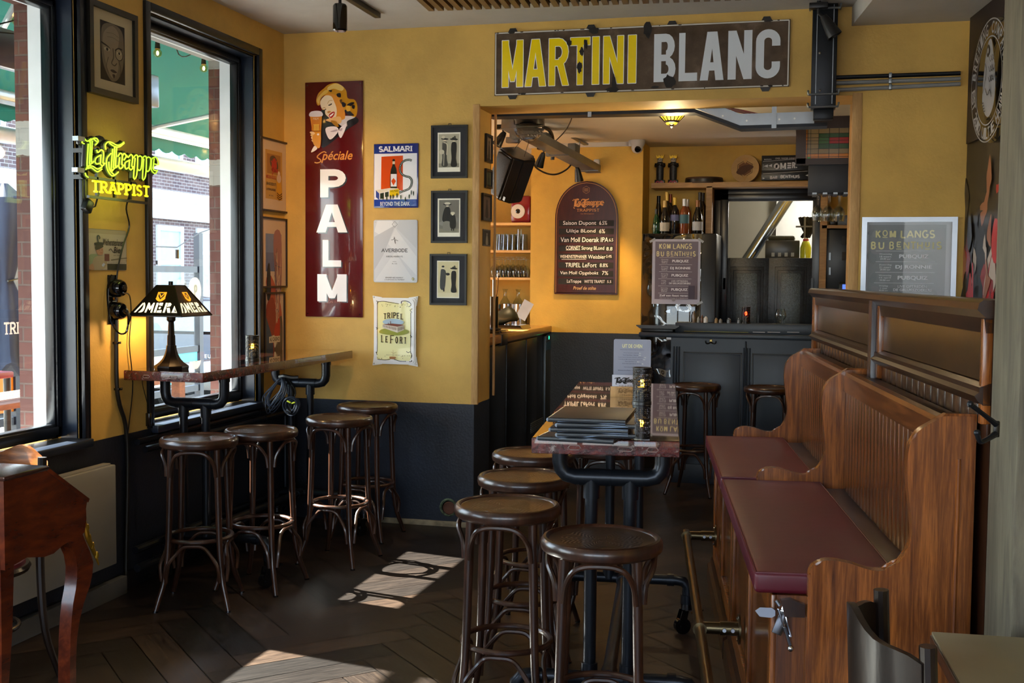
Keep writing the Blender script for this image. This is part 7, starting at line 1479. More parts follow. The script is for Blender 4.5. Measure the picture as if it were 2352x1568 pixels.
for y in (20, 217, 246):
    z = hit(1890, y, 1, yv).z; f = MB(); f.tube([(x0-.015, YB-.004, z+.02), (x0-.015, yv-.01, z+.02), (x0-.012, yv-.012, z), (x1+.012, yv-.012, z), (x1+.015, yv-.01, z+.02), (x1+.015, YB-.004, z+.02)], .006, 8); ob('clamp', f, M_steel, t)
for y in (122, 208): q = hit(1883, y, 1, yv); f = MB(); f.sph((q.x, yv-.003, q.z), .008, 8); ob('bolt', f, M_pins, t)
p = hit(1880, 22, 1, yv-.06); t = thing('spotlight', 'black cone spotlight hanging in front of the tall dark duct', 'spotlight', p)
f = MB(); f.cb((0, 0, .02), (.1, .05, .03), bev=.003); f.cyl((0, 0, .02), (0, 0, .06), .01); ob('adapter', f, M_blkm, t)
f = MB(); f.tube([(0, 0, .02), (0, 0, -.02), (.03, -.01, -.05)], .008, 8); ob('arm', f, M_blkm, t)
f = MB(); f.lathe([(.001, -.06), (.018, -.058), (.026, -.03), (.042, .07), (.039, .071), (.02, .0), (.001, .0)], seg=24); f.xf(Matrix.Translation((.055, -.02, -.09)) @ Matrix.Rotation(R(150), 4, 'Y')); ob('shade', f, M_blkm, t)
for i, (ya, yb, c_, lab) in enumerate(((178, 168, M_dk, 'dark conduit pipe on the wall right of the duct, topmost of three'), (191, 180.5, pl('pale_conduit', '#7f8080', .4), 'pale conduit pipe on the wall right of the duct, middle of three'), (207, 192.5, pl('pale_conduit', '#7f8080', .4), 'pale conduit pipe on the wall right of the duct, lowest of three'))):
    f = MB(); f.tube([(*hit(1918, ya, 1, YB-.02),), (*hit(2206, yb, 1, YB-.02),)], .0115, 10); o = at1('conduit_pipe', lab, 'pipe', f, c_, 'conduits beside the duct')
    q = hit(2045, (ya+yb)/2, 1, YB-.02); f = MB(); f.box((q.x-.008, YB-.034, q.z-.014), (q.x+.008, YB-.001, q.z+.014), bev=.002); ob('clip', f, M_steel, o)
# ceiling rail with cylinder spot, slatted panel
p = hit(781, 60, 1, 5.6); p = hit(781, 10, 2, ZC - .19); t = thing('spotlight', 'black cylinder spotlight hanging from the main ceiling', 'spotlight', (p.x, p.y, ZC))
f = MB(); f.cyl((0, 0, -.005), (0, 0, -.20), .008, seg=10); ob('stem', f, M_blkm, t)
zl_ = hit(781, 66, 0, p.x).z - ZC; zl_ = -.315
f = MB(); f.lathe([(.03, -.19), (.036, -.2), (.036, -.315), (.03, -.322), (.001, -.322)], seg=28); f.lathe([(.03, -.19), (.001, -.19)], seg=28); ob('cylinder', f, M_gbk, t); lamp('spot_beam', 'SPOT', (0, 0, -.33), 45, (1, .5, .12), parent=t, to=(p.x*-0 - .85, 6.6 - p.y, -1.2), spot_size=R(62), spot_blend=1, shadow_soft_size=.03)
a = hit(868, 42, 2, ZC - .03); b = hit(800, 0, 2, ZC - .03); dd = (a - b).normalized(); f = MB(); f.box((0, -.018, 0), (3.6, .018, .029), bev=.002); o = at1('track_rail', 'black lighting track rail on the main ceiling', 'track rail', f, M_blkm); o.location = (a.x, a.y, ZC - .03); o.rotation_euler = (0, 0, atan2(-dd.y, -dd.x))
M_slat = wood('oak_slat', '#5f4424', '#8a6638', .5, 1, 8, 10); zs_ = ZC - .035
a = hit(985, 26, 2, zs_); b = hit(1500, 8, 2, zs_); u_ = (b - a).normalized(); dv = Vector((-u_.y, u_.x, 0)); ns = 34
t = thing('slatted_ceiling_panel', 'oak slatted acoustic panel on the main ceiling', 'ceiling panel', (a.x, a.y, 0), atan2(u_.y, u_.x))
stp = (hit(1500, 8, 2, zs_) - a).length / 23
f = MB(); f.box((-.005, -2.4, ZC-.012), (stp*ns, 0, ZC-.002)); ob('backing', f, pl('black_felt', '#15120e', .95), t)
for i in range(ns): f = MB(); f.box((i*stp, -2.4, zs_), (i*stp+stp*.6, .0, ZC-.011)); ob('slat', f, M_slat, t)
# invented downlights, added to brighten the room
for i, (x, y) in enumerate(((-2.2, 4.6), (-2.2, 2.2), (-.6, -1.2), (.2, 5.2))):
    z = ZC if y < 5 or x < 0 else 3.0; t = thing('added_downlight', 'round recessed downlight in the main ceiling, %s' % ('by the window table', 'over the desk', 'behind the viewpoint', 'above the far bench')[i], 'ceiling light', (x, y, z))
    f = MB(); f.lathe([(.05, -.001), (.052, -.008), (.042, -.008), (.04, -.001)], seg=28); ob('ring', f, M_blkm, t); f = MB(); f.lathe([(.001, -.002), (.04, -.002), (.04, -.004), (.001, -.004)], seg=24); ob('lens', f, glow('warm_lens', '#ffe2b0', 3), t)
    l = lamp('added_downlight_beam', 'SPOT', (0, 0, -.02), (20, 10, 24, 14)[i], (1, .78, .5), parent=t, spot_size=R(110), spot_blend=1, shadow_soft_size=.06)
# four little frames on the opening's left reveal
for i, (x0, y0, x1, y1, lab, c1, c2) in enumerate(((1113, 310, 1131, 374, 'topmost little black frame on the reveal of the opening', '#7c6a5c', '#2a2420'), (1112, 390, 1134, 433, 'little wide black frame on the reveal, second from the top', '#4c4e3a', '#23261c'), (1105, 445, 1125, 507, 'little black frame on the reveal, third from the top', '#5e4c4a', '#2c2424'), (1108, 527, 1127, 565, 'small unframed black and white photo lowest on the reveal', '#2c2a26', '#8a867e'))):
    X = OX0; a = hit(x0, (y0+y1)/2, 0, X); b = hit(x1, (y0+y1)/2, 0, X); zt_ = hit((x0+x1)/2, y0, 0, X).z; zb_ = hit((x0+x1)/2, y1, 0, X).z; w = b.y - a.y; h = zt_ - zb_
    a.y = max(a.y, YB + .03); b.y = min(b.y, YT - .015); w = b.y - a.y
    r = thing('picture_frame' if i < 3 else 'photo_card', lab, 'picture', (X, (a.y+b.y)/2, zb_), group='little pictures on the reveal'); r.rotation_euler = (0, 0, R(90))
    if i < 3: yy = framed(r, w, h, .012, .016, M_bfr, M_bfr, glz=False)
    else: f = MB(); f.box((-w/2, -.004, 0), (w/2, -.001, h)); ob('card', f, M_bfr, r); yy = -.004
    A = Art(); m_ = .022 if i < 3 else .008; A.rect(-w/2+m_, m_, w/2-m_, h-m_, c1); A.sm([(-w*.15, m_+.003), (w*.15, m_+.003), (w*.12, h*.5), (0, h*.7), (-w*.12, h*.5)], c2); A.ell(0, h*.72, w*.08, h*.07, c2); A.build('photograph', r, M_matte, y=yy-.0005)
# pipe hole at the foot of the back wall
p = hit(1030, 1165, 1, YB); t = thing('wall_pipe_end', 'broken clay pipe end with green crust in the foot of the wall', 'pipe', (p.x, YB, p.z))
f = MB(); f.lathe([(.042, .0), (.05, .014), (.056, .008), (.058, 0)], (0, 0, 0), 28, axis=1); f.xf(Matrix.Scale(-1, 4, (0, 1, 0))); ob('crust_ring', f, pl('green_plaster_crust', '#5a6a52', .9, var=.9, nscale=40, bump=.8), t)
f = MB(); f.lathe([(.001, .004), (.034, .004), (.036, .012), (.042, .006)], (.007, 0, -.003), 24, axis=1); f.xf(Matrix.Scale(-1, 4, (0, 1, 0))); ob('clay_plug', f, pl('clay_red', '#5c3a2c', .9, var=.3), t)
# ---------------------------------------------------------------- right wall: banner board and round brewery sign
ey = Vector((sin(R(7.5)), -cos(R(7.5)), 0)); ang = atan2(-1, 0)
def RW(y): return (rp(y), y)
t = thing('banner_poster', 'tall dark banner with red, white and black photo on the right wall', 'banner', (rp(6.745), 6.745, 0), R(-90) + R(7.5))
f = MB(); f.box((.0, -.012, .8), (.9, -.002, 2.55)); ob('sheet', f, M_bfr, t)
A = Art(); A.rect(0, .8, .9, 2.45, '#0e0c10'); rn = random.Random(11)
for i in range(60):
    x = rn.random()*.85; z = .85+rn.random()*1.3; A.sm([(x+.09*rn.random()*cos(k), z+.16*rn.random()*sin(k)) for k in (0, 1, 2, 3, 4, 5)], ('#7a1014', '#a89a90', '#8a5238', '#1a1c26', '#a81418', '#15151c')[i % 6], 2)
A.build('print', t, prn('satin_print', .35), y=-.0125)
f_ = thing('brown_board', 'dark brown board high on the right wall behind the round sign', 'board', (rp(6.7), 6.7, 0), R(-90) + R(7.5)); f = MB(); f.box((.0, -.03, 2.32), (1.9, -.014, 3.0)); ob('board', f, pl('dark_brown_board', '#1c0d0b', .5), f_)
c = Vector((rp(6.15)-.05, 6.15, hit(2262, 185, 0, rp(6.15)-.05).z)); q = hit(2260, 186, 0, c.x); c.y = q.y; c = Vector((rp(q.y)-.05, q.y, q.z)); q = hit(2262, 186, 0, c.x)
c = Vector((rp(q.y)-.05, q.y, q.z)); Rs = .305
t = thing('round_brewery_sign', 'large round black and white brewery sign lettered UILTJE on the right wall', 'sign', c, R(-90) + R(7.5))
f = MB(); f.lathe([(.001, 0), (Rs, 0), (Rs, .03), (.001, .03)], (0, 0, 0), 64, axis=1); ob('disc', f, M_gbk, t); t.children[-1].location = (0, -.03+.03, 0)
A = Art(); wt_ = '#8f9094'
def ring(r, wd): A.line([(r*cos(2*pi*i/64), r*sin(2*pi*i/64)) for i in range(66)], wd, wt_)
ring(Rs*.985, .006); ring(Rs*.71, .006)
def arc_text(s, r, a0, a1, hgt, flip=False):
    n_ = len(s)
    for i, ch in enumerate(s):
        if ch == ' ': continue
        a = R(a0 + (a1-a0)*(i+.5)/n_); V, Fs = text_polys(ch, .02); wd = hgt*.62
        for fc in Fs:
            P = []
            for k_ in fc:
                u, v = V[k_]; lx = (u-.5)*wd; lz = (v-.5)*hgt
                if not flip: P.append(((r+lz)*cos(a) + lx*sin(a), (r+lz)*sin(a) - lx*cos(a)))
                else: P.append(((r-lz)*cos(a) - lx*sin(a), (r-lz)*sin(a) + lx*cos(a)))
            A.P.append((P, lin(wt_), A.L + 1))
    A.L += 2
arc_text('BREWING COMPANY', Rs*.85, 172, 8, .06); arc_text('EST 2012 UILTJE HAARLEM', Rs*.85, 182, 358, .058, True)
A.sm([(-.09, -.02), (-.06, .12), (-.02, .19), (.03, .2), (.06, .15), (.1, .06), (.12, -.04), (.1, -.13), (.03, -.18), (-.04, -.16), (-.09, -.1)], wt_)
for i in range(9): a = .4*i; A.line([(.0+.03*(i % 3), .12-.05*(i//3)), (.03+.03*(i % 3), .09-.05*(i//3)), (.05+.03*(i % 3), .12-.05*(i//3))], .005, '#0e0e10', 3)
A.ell(-.01, .15, .028, .03, '#0e0e10', 16); A.ell(-.01, .15, .012, .014, wt_, 12); A.line([(-.06, .1), (-.03, .06), (-.05, .0), (-.08, -.05)], .006, '#0e0e10', 4); A.line([(-.04, -.03), (.0, -.07), (.04, -.05), (.07, -.09)], .006, '#0e0e10', 4)
for i in range(4): A.line([(-.09+.012*i, -.1-.015*i), (-.06+.012*i, -.1-.015*i)], .005, '#0e0e10')
A.build('emblem', t, prn('satin_print', .35), y=-.0305)
# ---------------------------------------------------------------- street outside the windows
def BL(f, x0, y0, x1, y1, X, d, bev=0):
    """box whose face towards the room fills the pixel box in plane X; depth d goes away from the room"""
    xm = (x0+x1)/2; ya = hit(x0, (y0+y1)/2, 0, X).y; yb = hit(x1, (y0+y1)/2, 0, X).y; za = hit(xm, y0, 0, X).z; zb = hit(xm, y1, 0, X).z
    f.box((X-d, min(ya, yb), min(za, zb)), (X, max(ya, yb), max(za, zb)), bev=bev); return f
f = MB(); f.box((-40, -20, -.35), (XL-.31, 60, -.15)); o = struct('pavement', f, pl('grey_paving', '#7a7772', .85, var=.15, bump=.3, bscale=20))
# awning
M_awn = pl('green_awning_canvas', '#23655c', .8, var=.1, nscale=2)
M_awn.node_tree.nodes['Principled BSDF'].inputs['Transmission Weight'].default_value = .0
n_ = M_awn.node_tree; ts = n_.nodes.new('ShaderNodeBsdfTranslucent'); ts.inputs[0].default_value = lin('#2a8078'); mx = n_.nodes.new('ShaderNodeMixShader'); mx.inputs[0].default_value = .3
n_.links.new(n_.nodes['Principled BSDF'].outputs[0], mx.inputs[1]); n_.links.new(ts.outputs[0], mx.inputs[2]); n_.links.new(mx.outputs[0], n_.nodes['Material Output'].inputs['Surface'])
XA = -4.62; zf = hit(420, 306, 0, XA).z; za_ = 3.12
t = thing('awning', 'green canvas awning over the terrace outside the windows', 'awning', (0, 0, 0))
f = MB(); f.prism([(XL-.31, za_), (XA, zf), (XA, zf+.006), (XL-.31, za_+.008)], -2, 8.6, 'xz'); ob('canvas', f, M_awn, t)
f = MB(); zv = hit(420, 352, 0, XA).z; P = []
ny = 60
for i in range(ny*4+1):
    y = -2 + 10.6*i/(ny*4); P.append((y, zv - .025*abs(sin(i*pi/4))))
f.prism([(8.6, zf-.04), (-2, zf-.04)] + P, XA-.004, XA, 'yz'); ob('valance', f, M_awn, t)
f = MB(); f.box((XA-.05, -2, zf-.05), (XA+.02, 8.6, zf+.01), bev=.01); f.box((XA-.03, -2, zf-.075), (XA+.005, 8.6, zf-.05)); ob('front_bar', f, pl('white_aluminium', '#c4c8cc', .3, .5), t)
for y in (3.4, 5.0, 7.4): f = MB(); f.tube([(XL-.31, y-.3, 2.95), (-4.0, y, 2.72), (XA, y+.02, zf-.02)], .018, 8); ob('folding_arm', f, pl('white_aluminium', '#c4c8cc', .3, .5), t)
zr2 = hit(430, 382, 0, XA+.02).z; f = MB(); f.cyl((XA-.02, 4.1, zr2), (XA-.02, 8.5, zr2), .05, seg=16); o = at1('rolled_screen', 'white rolled terrace screen hanging below the awning front', 'screen', f, M_whitep)
for y in (4.15, 8.4): f = MB(); f.cyl((XA-.02, y, zr2), (XA-.02, y, zf-.03), .008); ob('strap', f, M_bfr, o)
f = MB(); a = hit(345, 190, 0, -3.8); f.box((-3.84, 4.35, a.z-.14), (-3.78, hit(360, 240, 0, -3.8).y, a.z+.05), bev=.01)
at1('heater', 'grey metal terrace heater hanging under the awning', 'heater', f, M_alu)
# string lights
def bulb(px, py, X, lab):
    p = hit(px, py, 0, X); t = thing('light_bulb', lab, 'light bulb', p, group='string lights outside')
    f = MB(); f.sph((0, 0, 0), .026, 16); f.cyl((0, 0, .02), (0, 0, .035), .014); ob('globe', f, glass('bulb_glass', '#ffe6b8', thin=True), t)
    f = MB(); f.sph((0, 0, 0), .008, 8, (1, 1, 1.8)); ob('filament', f, glow('filament', '#ffcf80', 18), t)
    f = MB(); f.cyl((0, 0, .026), (0, 0, .075), .017, .012, 12); f.tube([(0, 0, .075), (0, .005, .09), (0, -.005, .09)], .002, 5, closed=True); ob('socket', f, M_bfr, t); return p
bp = [bulb(362, 122, -3.78, 'lit round bulb under the awning, left one in the second window'), bulb(468, 157, -3.78, 'lit round bulb under the awning, right one in the second window'), bulb(39, 47, -3.78, 'lit bulb under the awning seen in the leftmost window')]
f = MB(); f.tube([(-3.78, 2.8, 2.9), bp[2] + Vector((0, 0, .085)), (-3.78, 4.7, 2.72), bp[0] + Vector((0, 0, .085)), (-3.78, (bp[0].y+bp[1].y)/2, bp[0].z+.03), bp[1] + Vector((0, 0, .085)), (-3.78, 7.2, 2.8)], .004, 6, k=5); at1('string_light_cable', 'black cable of the string lights under the awning', 'cable', f, M_bfr)
# terrace screen with glass, posts and coloured lower panels
XS = -5.7; t = thing('terrace_screen', 'black framed glass terrace screen with coloured lower panels', 'screen', (0, 0, 0))
zt_ = hit(400, 618, 0, XS).z; zm_ = hit(400, 806, 0, XS).z; zb_ = hit(400, 858, 0, XS).z
def YS(px, X=XS): return hit(px, 650, 0, X).y
f = MB(); f.box((XS-.03, 3.4, zt_-.03), (XS+.01, YS(458), zt_+.03)); f.box((XS-.03, 3.4, zm_-.03), (XS+.01, YS(458), zm_+.03)); f.box((XS-.03, 3.4, zb_-.2), (XS+.01, YS(458), zb_-.14)); ob('rails', f, M_navy, t)
for px, zz in ((458, hit(458, 535, 0, XS).z), (34, zt_), (-60, zt_)): f = MB(); y = YS(px); f.box((XS-.04, y-.035, -.15), (XS+.02, y+.035, zz)); ob('post', f, M_navy, t)
f = MB(); f.box((XS-.012, 3.4, zm_), (XS-.006, YS(458), zt_)); ob('glass', f, M_pane, t)
for x0, x1, c_, nm in ((340, 384, '#b9d8d0', 'pale_green_panel'), (390, 452, '#3fa8c8', 'cyan_panel'), (-20, 40, '#c87818', 'orange_panel')): f = MB(); y0_, y1_ = YS(x0), YS(x1); f.box((XS-.02, y0_, zb_-.1), (XS+.0, y1_, zm_-.03)); ob(nm, f, pl(nm, c_, .5, var=.05), t)
p = hit(446, 668, 0, XS+.06); t = thing('oval_sign', 'cream oval sign with a letter P on the terrace screen post', 'sign', p, R(90))
f = MB(); f.lathe([(.001, 0), (.13, 0), (.13, -.015), (.001, -.015)], (0, 0, 0), 32, axis=1); f.xf(Matrix.Scale(.8, 4, (1, 0, 0))); ob('disc', f, pl('cream_disc', '#a8a08c', .5), t)
A = Art(); A.caps('P', -.03, -.06, .035, .06, .02, '#6f6f60'); A.build('letter', t, M_matte, y=-.0165)
p = hit(407, 600, 0, -5.2); t = thing('light_bulb', 'white unlit bulb on the cable above the terrace screen', 'light bulb', p); f = MB(); f.sph((0, 0, 0), .03, 14); ob('globe', f, M_whitep, t); f = MB(); f.cyl((0, 0, .02), (0, 0, .1), .018); ob('socket', f, M_bfr, t)
f = MB(); f.tube([hit(330, 565, 0, -5.2), p + Vector((0, 0, .12)), hit(458, 535, 0, -5.2), hit(500, 520, 0, -5.2)], .006, 6); at1('string_light_cable', 'thin dark cable spanning above the terrace screen', 'cable', f, M_bfr)
# terrace furniture
M_tk = wood('terrace_wood', '#5a3624', '#8f5f42', .6, 1, 6, 5)
XT = -4.62; t = thing('terrace_table', 'brown wooden terrace table outside the second window', 'table', (0, 0, 0)); z = hit(420, 862, 0, XT).z
f = MB()
for i in range(5): f.box((XT-.45+i*.1, 5.2, z-.035), (XT-.36+i*.1, 8.2, z), bev=.003)
ob('tabletop', f, M_tk, t)
for y in (5.6, 7.8): f = MB(); f.box((XT-.4, y-.04, -.15), (XT-.3, y+.04, z-.035)); f.box((XT-.05, y-.04, -.15), (XT+.02, y+.04, z-.035)); ob('leg', f, M_tk, t)
XT = -3.95; t = thing('terrace_bench', 'brown slatted wooden terrace bench right outside the windows', 'bench', (0, 0, 0))
for z0, z1 in ((.62, .74), (.46, .58), (.3, .42)): f = MB(); f.box((XT-.02, 2.6, z0), (XT+.02, 7.8, z1), bev=.003); ob('back_slat', f, M_tk, t)
f = MB(); f.box((XT-.45, 2.6, .28), (XT-.02, 7.8, .32)); ob('seat', f, M_tk, t)
for y in (2.7, 4.4, 6.1, 7.7): f = MB(); f.box((XT-.4, y-.03, -.15), (XT-.0, y+.03, .28)); f.box((XT-.02, y-.03, .28), (XT+.03, y+.03, .74)); ob('leg', f, M_tk, t)
f = MB(); z = .76; f.tube([(XT-.03, 3.0, z), (XT-.03, 4.05, z)], .045, 10); t = at1('bench_cushion', 'long outdoor roll cushion with black and yellow ends on the terrace bench', 'cushion', f, pl('black_canvas', '#1c1d20', .8)); f = MB(); f.tube([(XT-.03, 4.05, z), (XT-.03, 4.7, z)], .046, 10); ob('yellow_part', f, pl('yellow_canvas', '#c98f14', .7), t)
Xw = -4.72; z = hit(30, 872, 0, Xw).z; f = MB(); f.box((Xw-.34, 3.2, z-.04), (Xw, 5.1, z), bev=.005); t = at1('terrace_table', 'white topped terrace table seen in the leftmost window', 'table', f, M_whitep)
for x in (Xw-.28, Xw-.06):
    for y in (3.4, 4.9): f = MB(); f.box((x-.03, y-.03, -.15), (x+.03, y+.03, z-.04)); ob('leg', f, M_tk, t)
p = hit(48, 888, 0, Xw-.1); f = MB(); f.lathe([(.001, 0), (.1, 0), (.1, .13), (.09, .13), (.085, .02), (.001, .02)], (Xw-.2, min(p.y, 4.9), z), 24); at1('bucket', 'grey round bucket on the white terrace table', 'bucket', f, pl('slate_bucket', '#3c434c', .5))
f = MB(); f.cb((Xw-.15, hit(25, 880, 0, Xw).y, z+.02), (.1, .32, .04), bev=.01); at1('red_box', 'small dark red box on the white terrace table', 'box', f, pl('dark_red_box', '#7a1a24', .5))
# folded parasol
Xu = -5.36; pu = hit(12, 640, 0, Xu); t = thing('folded_parasol', 'dark blue folded terrace parasol seen in the leftmost window', 'parasol', (Xu, pu.y, -.15))
zt1 = hit(12, 455, 0, Xu).z + .15; zt2 = hit(12, 645, 0, Xu).z + .15; zt3 = hit(12, 850, 0, Xu).z + .15
f = MB(); rg = []
for z, r_, wv_ in ((zt1+.1, .03, 0), (zt1, .13, .1), (zt1-.15, .15, .12), (zt2+.1, .08, .1), (zt2, .055, .05), (zt2-.12, .1, .12), (zt2-.5, .17, .16), (zt3+.02, .21, .2), (zt3, .19, .2)):
    rg.append([(r_*(1+wv_*sin(6*2*pi*j/48))*cos(2*pi*j/48), r_*(1+wv_*sin(6*2*pi*j/48))*sin(2*pi*j/48), z + (.05*sin(6*2*pi*j/48) if z < zt3+.03 else 0)) for j in range(48)])
f.rings(rg); ob('canopy', f, pl('navy_parasol_canvas', '#1c2436', .8, var=.2), t)
f = MB(); f.cyl((0, 0, 0), (0, 0, zt1), .025); f.lathe([(.25, 0), (.25, .06), (.04, .08)], seg=24); ob('pole', f, M_bfr, t)
f = MB(); f.tube([(.06, -.05, zt2), (.08, .06, zt2+.02), (.07, .12, zt2+.08)], .008, 6); ob('strap', f, M_bfr, t)
A = Art(); A.caps('TRI', -.02, 0, .14, .085, .014, '#c9ccd0', serif=.03); a = A.build('lettering', t, M_matte); q = hit(30, 768, 0, Xu+.22); a.location = (.222, q.y - pu.y - .08, q.z + .15); a.rotation_euler = (0, 0, R(90))
# flowering shrub
f = MB(); rn = random.Random(12); p = hit(46, 700, 0, -6.3)
for i in range(500):
    c = p + Vector((rn.gauss(0, .2), rn.gauss(0, .38), rn.gauss(0, .26))); a = rn.random()*6; f.mi = 1 if rn.random() < .4 else 0
    f.quad(c, c+Vector((.03*cos(a), .04*sin(a), .02)), c+Vector((.02*cos(a), .03*sin(a), .06)), c+Vector((-.02*cos(a), .0, .04)))
f.mi = 2; f.cyl((p.x, p.y, -.15), (p.x, p.y, p.z+.1), .02); at1('flowering_shrub', 'yellow flowering shrub behind the terrace screen', 'shrub', f, [pl('shrub_green', '#4c6230', .8), pl('shrub_yellow', '#c9a81c', .7), M_tk])
# cars
def car(label, px, X, col, L=4.1, W=1.75, H=1.45, emblem=False, body2=None):
    """parked along the street; px is the pixel column of the end nearest the viewer"""
    y0 = hit(px, 760, 0, X).y; t = thing('car', label, 'car', (X, y0, -.15), group=None)
    M = pl('car_paint_' + col[1:], col, .15, .3, coat=1.); side = [(0, .35), (.02, .8), (.12, 1.0), (.45, 1.36), (.7, H-.02), (1.6, H), (2.35, H-.06), (3.0, 1.0), (3.75, .88), (L-.02, .7), (L, .35), (3.7, .25), (.4, .25)]
    f = MB(); f.prism(side, -W/2, W/2, 'yz'); bmesh.ops.bevel(f.bm, geom=[e for e in f.bm.edges if abs(e.verts[0].co.x-e.verts[1].co.x) < 1e-5], offset=.07, segments=2, affect='EDGES'); ob('body', f, M, t)
    f = MB(); g = [(.3, 1.06), (.52, 1.32), (.75, H-.09), (1.5, H-.07), (2.25, H-.12), (2.75, 1.04)]; f.prism(g, -W/2-.004, W/2+.004, 'yz'); f.box((-W/2+.18, .05, 1.02), (W/2-.18, .3, 1.2)) if False else None; ob('side_windows', f, pl('car_glass', '#3a4a58', .05, coat=1), t)
    f = MB(); f.quad((-W/2+.14, .115, 1.03), (W/2-.14, .115, 1.03), (W/2-.2, .42, 1.365), (-W/2+.2, .42, 1.365)); bmesh.ops.translate(f.bm, verts=f.bm.verts[:], vec=(0, -.012, .006)); ob('rear_window', f, pl('car_glass', '#3a4a58', .05, coat=1), t)
    for s in (-1, 1): f = MB(); f.prism([(-.012, .82), (.05, .8), (.14, 1.02), (.2, 1.2), (.14, 1.2), (.03, 1.02)], s*(W/2-.16)-.09, s*(W/2-.16)+.11, 'yz'); ob('tail_light', f, pl('tail_light_red', '#c01418', .2, coat=1), t)
    for y in (.75, L-.8):
        for s in (-1, 1): f = MB(); f.tube([(s*(W/2-.18), y, .31), (s*(W/2+.005), y, .31)], .31, 24); f.mi = 1; f.tube([(s*(W/2), y, .31), (s*(W/2+.012), y, .31)], .18, 16); ob('wheel', f, [M_bfr, M_alu], t)
    f = MB(); f.box((-.26, -.012, .55), (.26, .0, .66)); ob('number_plate', f, pl('yellow_plate', '#c9a51c', .5), t)
    if emblem:
        A = Art(); A.line([(-.03, .0), (-.01, .05), (-.03, .1), (.0, .13), (.02, .08), (.05, .1)], .018, '#c9ccd0'); A.line([(.0, .06), (.03, .04), (.02, -.01)], .016, '#c9ccd0'); A.line([(-.01, .05), (.01, .0)], .016, '#c9ccd0'); A.text('PEUGEOT', -.16, -.09, .18, -.045, '#c9ccd0', .02, sp=1.3); a = A.build('emblem', t, M_ink); a.location = (.35, -.012, .82); a.rotation_euler = (0, 0, 0)
    return t
car('white and blue car with red tail lights parked outside the second window', 395, -9.3, '#c3ccd8', H=1.5)
car('black hatchback with a lion emblem parked behind the terrace screen', 430, -7.05, '#141821', emblem=True, L=3.9)
car('dark blue car parked outside the leftmost window', -60, -9.3, '#33465c')
# houses across the street
XF = -14.5
n = N('street_brick'); c = n.n('ShaderNodeTexCoord'); sp = n.n('ShaderNodeSeparateXYZ'); n.l(c.outputs['Object'], sp.inputs[0]); cb = n.n('ShaderNodeCombineXYZ'); n.l(sp.outputs['Y'], cb.inputs[0]); n.l(sp.outputs['Z'], cb.inputs[1])
br = n.n('ShaderNodeTexBrick'); n.l(cb.outputs[0], br.inputs['Vector']); br.inputs['Scale'].default_value = 1
for k, v in (('Brick Width', .22), ('Row Height', .075), ('Mortar Size', .008)): br.inputs[k].default_value = v
br.inputs['Color1'].default_value = lin('#4c3c40'); br.inputs['Color2'].default_value = lin('#62504f'); br.inputs['Mortar'].default_value = lin('#8b8684'); n.set(col=br.outputs['Color'], rough=.9); M_sbr = n.m
def FZ(px, py, X=XF): return hit(px, py, 0, X).z
def FY(px, X=XF): return hit(px, 560, 0, X).y
zc0 = FZ(420, 507); zc1 = FZ(420, 452)
yl, yr = FY(-120), FY(600); ym = FY(230)
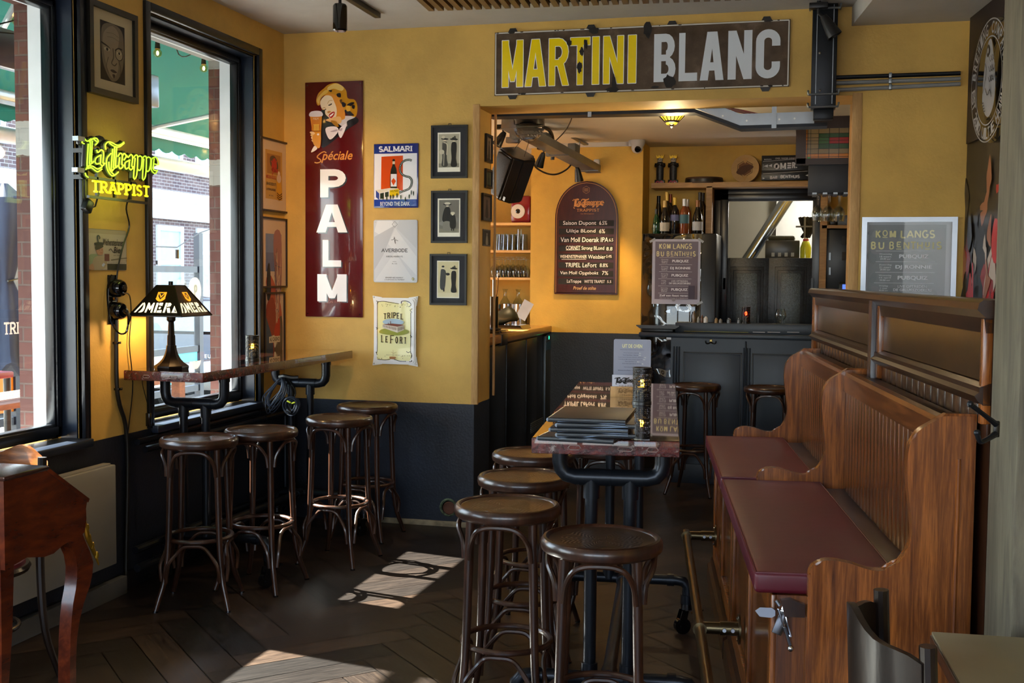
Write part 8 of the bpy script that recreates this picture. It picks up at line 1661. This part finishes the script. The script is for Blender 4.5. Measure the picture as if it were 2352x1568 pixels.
for k, (ya, yb, lab) in enumerate(((yl, ym, 'brick house with white windows across the street, seen in the leftmost window'), (ym + .02, yr, 'brick house with white cornice and blue door across the street'))):
    t = thing('house', lab, 'house', (0, 0, 0), group=None)
    f = MB(); f.box((XF-3, ya, -.15), (XF, yb, 11)); ob('wall', f, M_sbr, t)
    f = MB(); f.box((XF, ya, zc0), (XF+.12, yb, zc1-.15)); f.prism([(XF, zc1-.15), (XF+.15, zc1-.15), (XF+.32, zc1-.02), (XF+.34, zc1+.06), (XF, zc1+.1)], ya, yb, 'xz'); ob('cornice', f, M_whitep, t)
    f = MB(); f.box((XF, ya, -.15), (XF+.05, yb, .45)); ob('plinth', f, pl('stone_plinth', '#8a8884', .8), t)
    nwin = int((yb-ya)/1.75); 
    for i in range(nwin):
        y = ya + .35 + i*(yb-ya-.3)/nwin
        for z0, z1 in ((.75, zc0-.15), (zc1+.65, zc1+2.6), (zc1+3.7, zc1+5.4)):
            wd = 1.15; door = (i % 4 == 1 and z0 < 1)
            if door: z0 = 0
            f = MB(); f.box((XF, y, z0), (XF+.05, y+.12, z1)); f.box((XF, y+wd-.12, z0), (XF+.05, y+wd, z1)); f.box((XF, y-.001, z1-.12), (XF+.056, y+wd+.001, z1+.001)); f.box((XF, y-.05, z0-.1), (XF+.1, y+wd+.05, z0+.05)); f.box((XF, y, z0+(z1-z0)*.66), (XF+.045, y+wd, z0+(z1-z0)*.66+.09)); fr_ = ob('door' if door else 'window', f, M_whitep, t)
            f = MB(); f.box((XF, y+.12, z0+.05), (XF+.02, y+wd-.12, z1-.12)); ob('pane', f, pl('blue_door_paint', '#8fb0c8', .5, var=.05) if door else pl('street_window_glass', '#6f8796', .08, var=.35, coat=.6), fr_)
# ---------------------------------------------------------------- camera
cd = bpy.data.cameras.new('camera'); cam = bpy.data.objects.new('camera', cd); C.objects.link(cam)
cd.sensor_width = 36; cd.sensor_fit = 'HORIZONTAL'; cd.lens = F / 2352 * 36; cd.clip_start = .05; cd.clip_end = 300
fwd = Vector((-sin(YAW) * cos(PITCH), cos(YAW) * cos(PITCH), -sin(PITCH)))
rt = Vector((cos(YAW), sin(YAW), 0)); up = rt.cross(fwd)
# image roll
rx = rt * cos(ROLL) - up * -sin(ROLL); 
xr = rt * cos(ROLL) - up * sin(ROLL); zr = rt * sin(ROLL) + up * cos(ROLL)
Mx = Matrix((xr, zr, -fwd)).transposed().to_4x4(); Mx.translation = O
cam.matrix_world = Mx
bpy.context.scene.camera = cam
vs = bpy.context.scene.view_settings; bpy.context.scene.display_settings.display_device = 'sRGB'
vs.view_transform = 'Standard'; vs.look = 'None'; vs.gamma = 1; vs.use_curve_mapping = False; vs.exposure = EXPOSURE
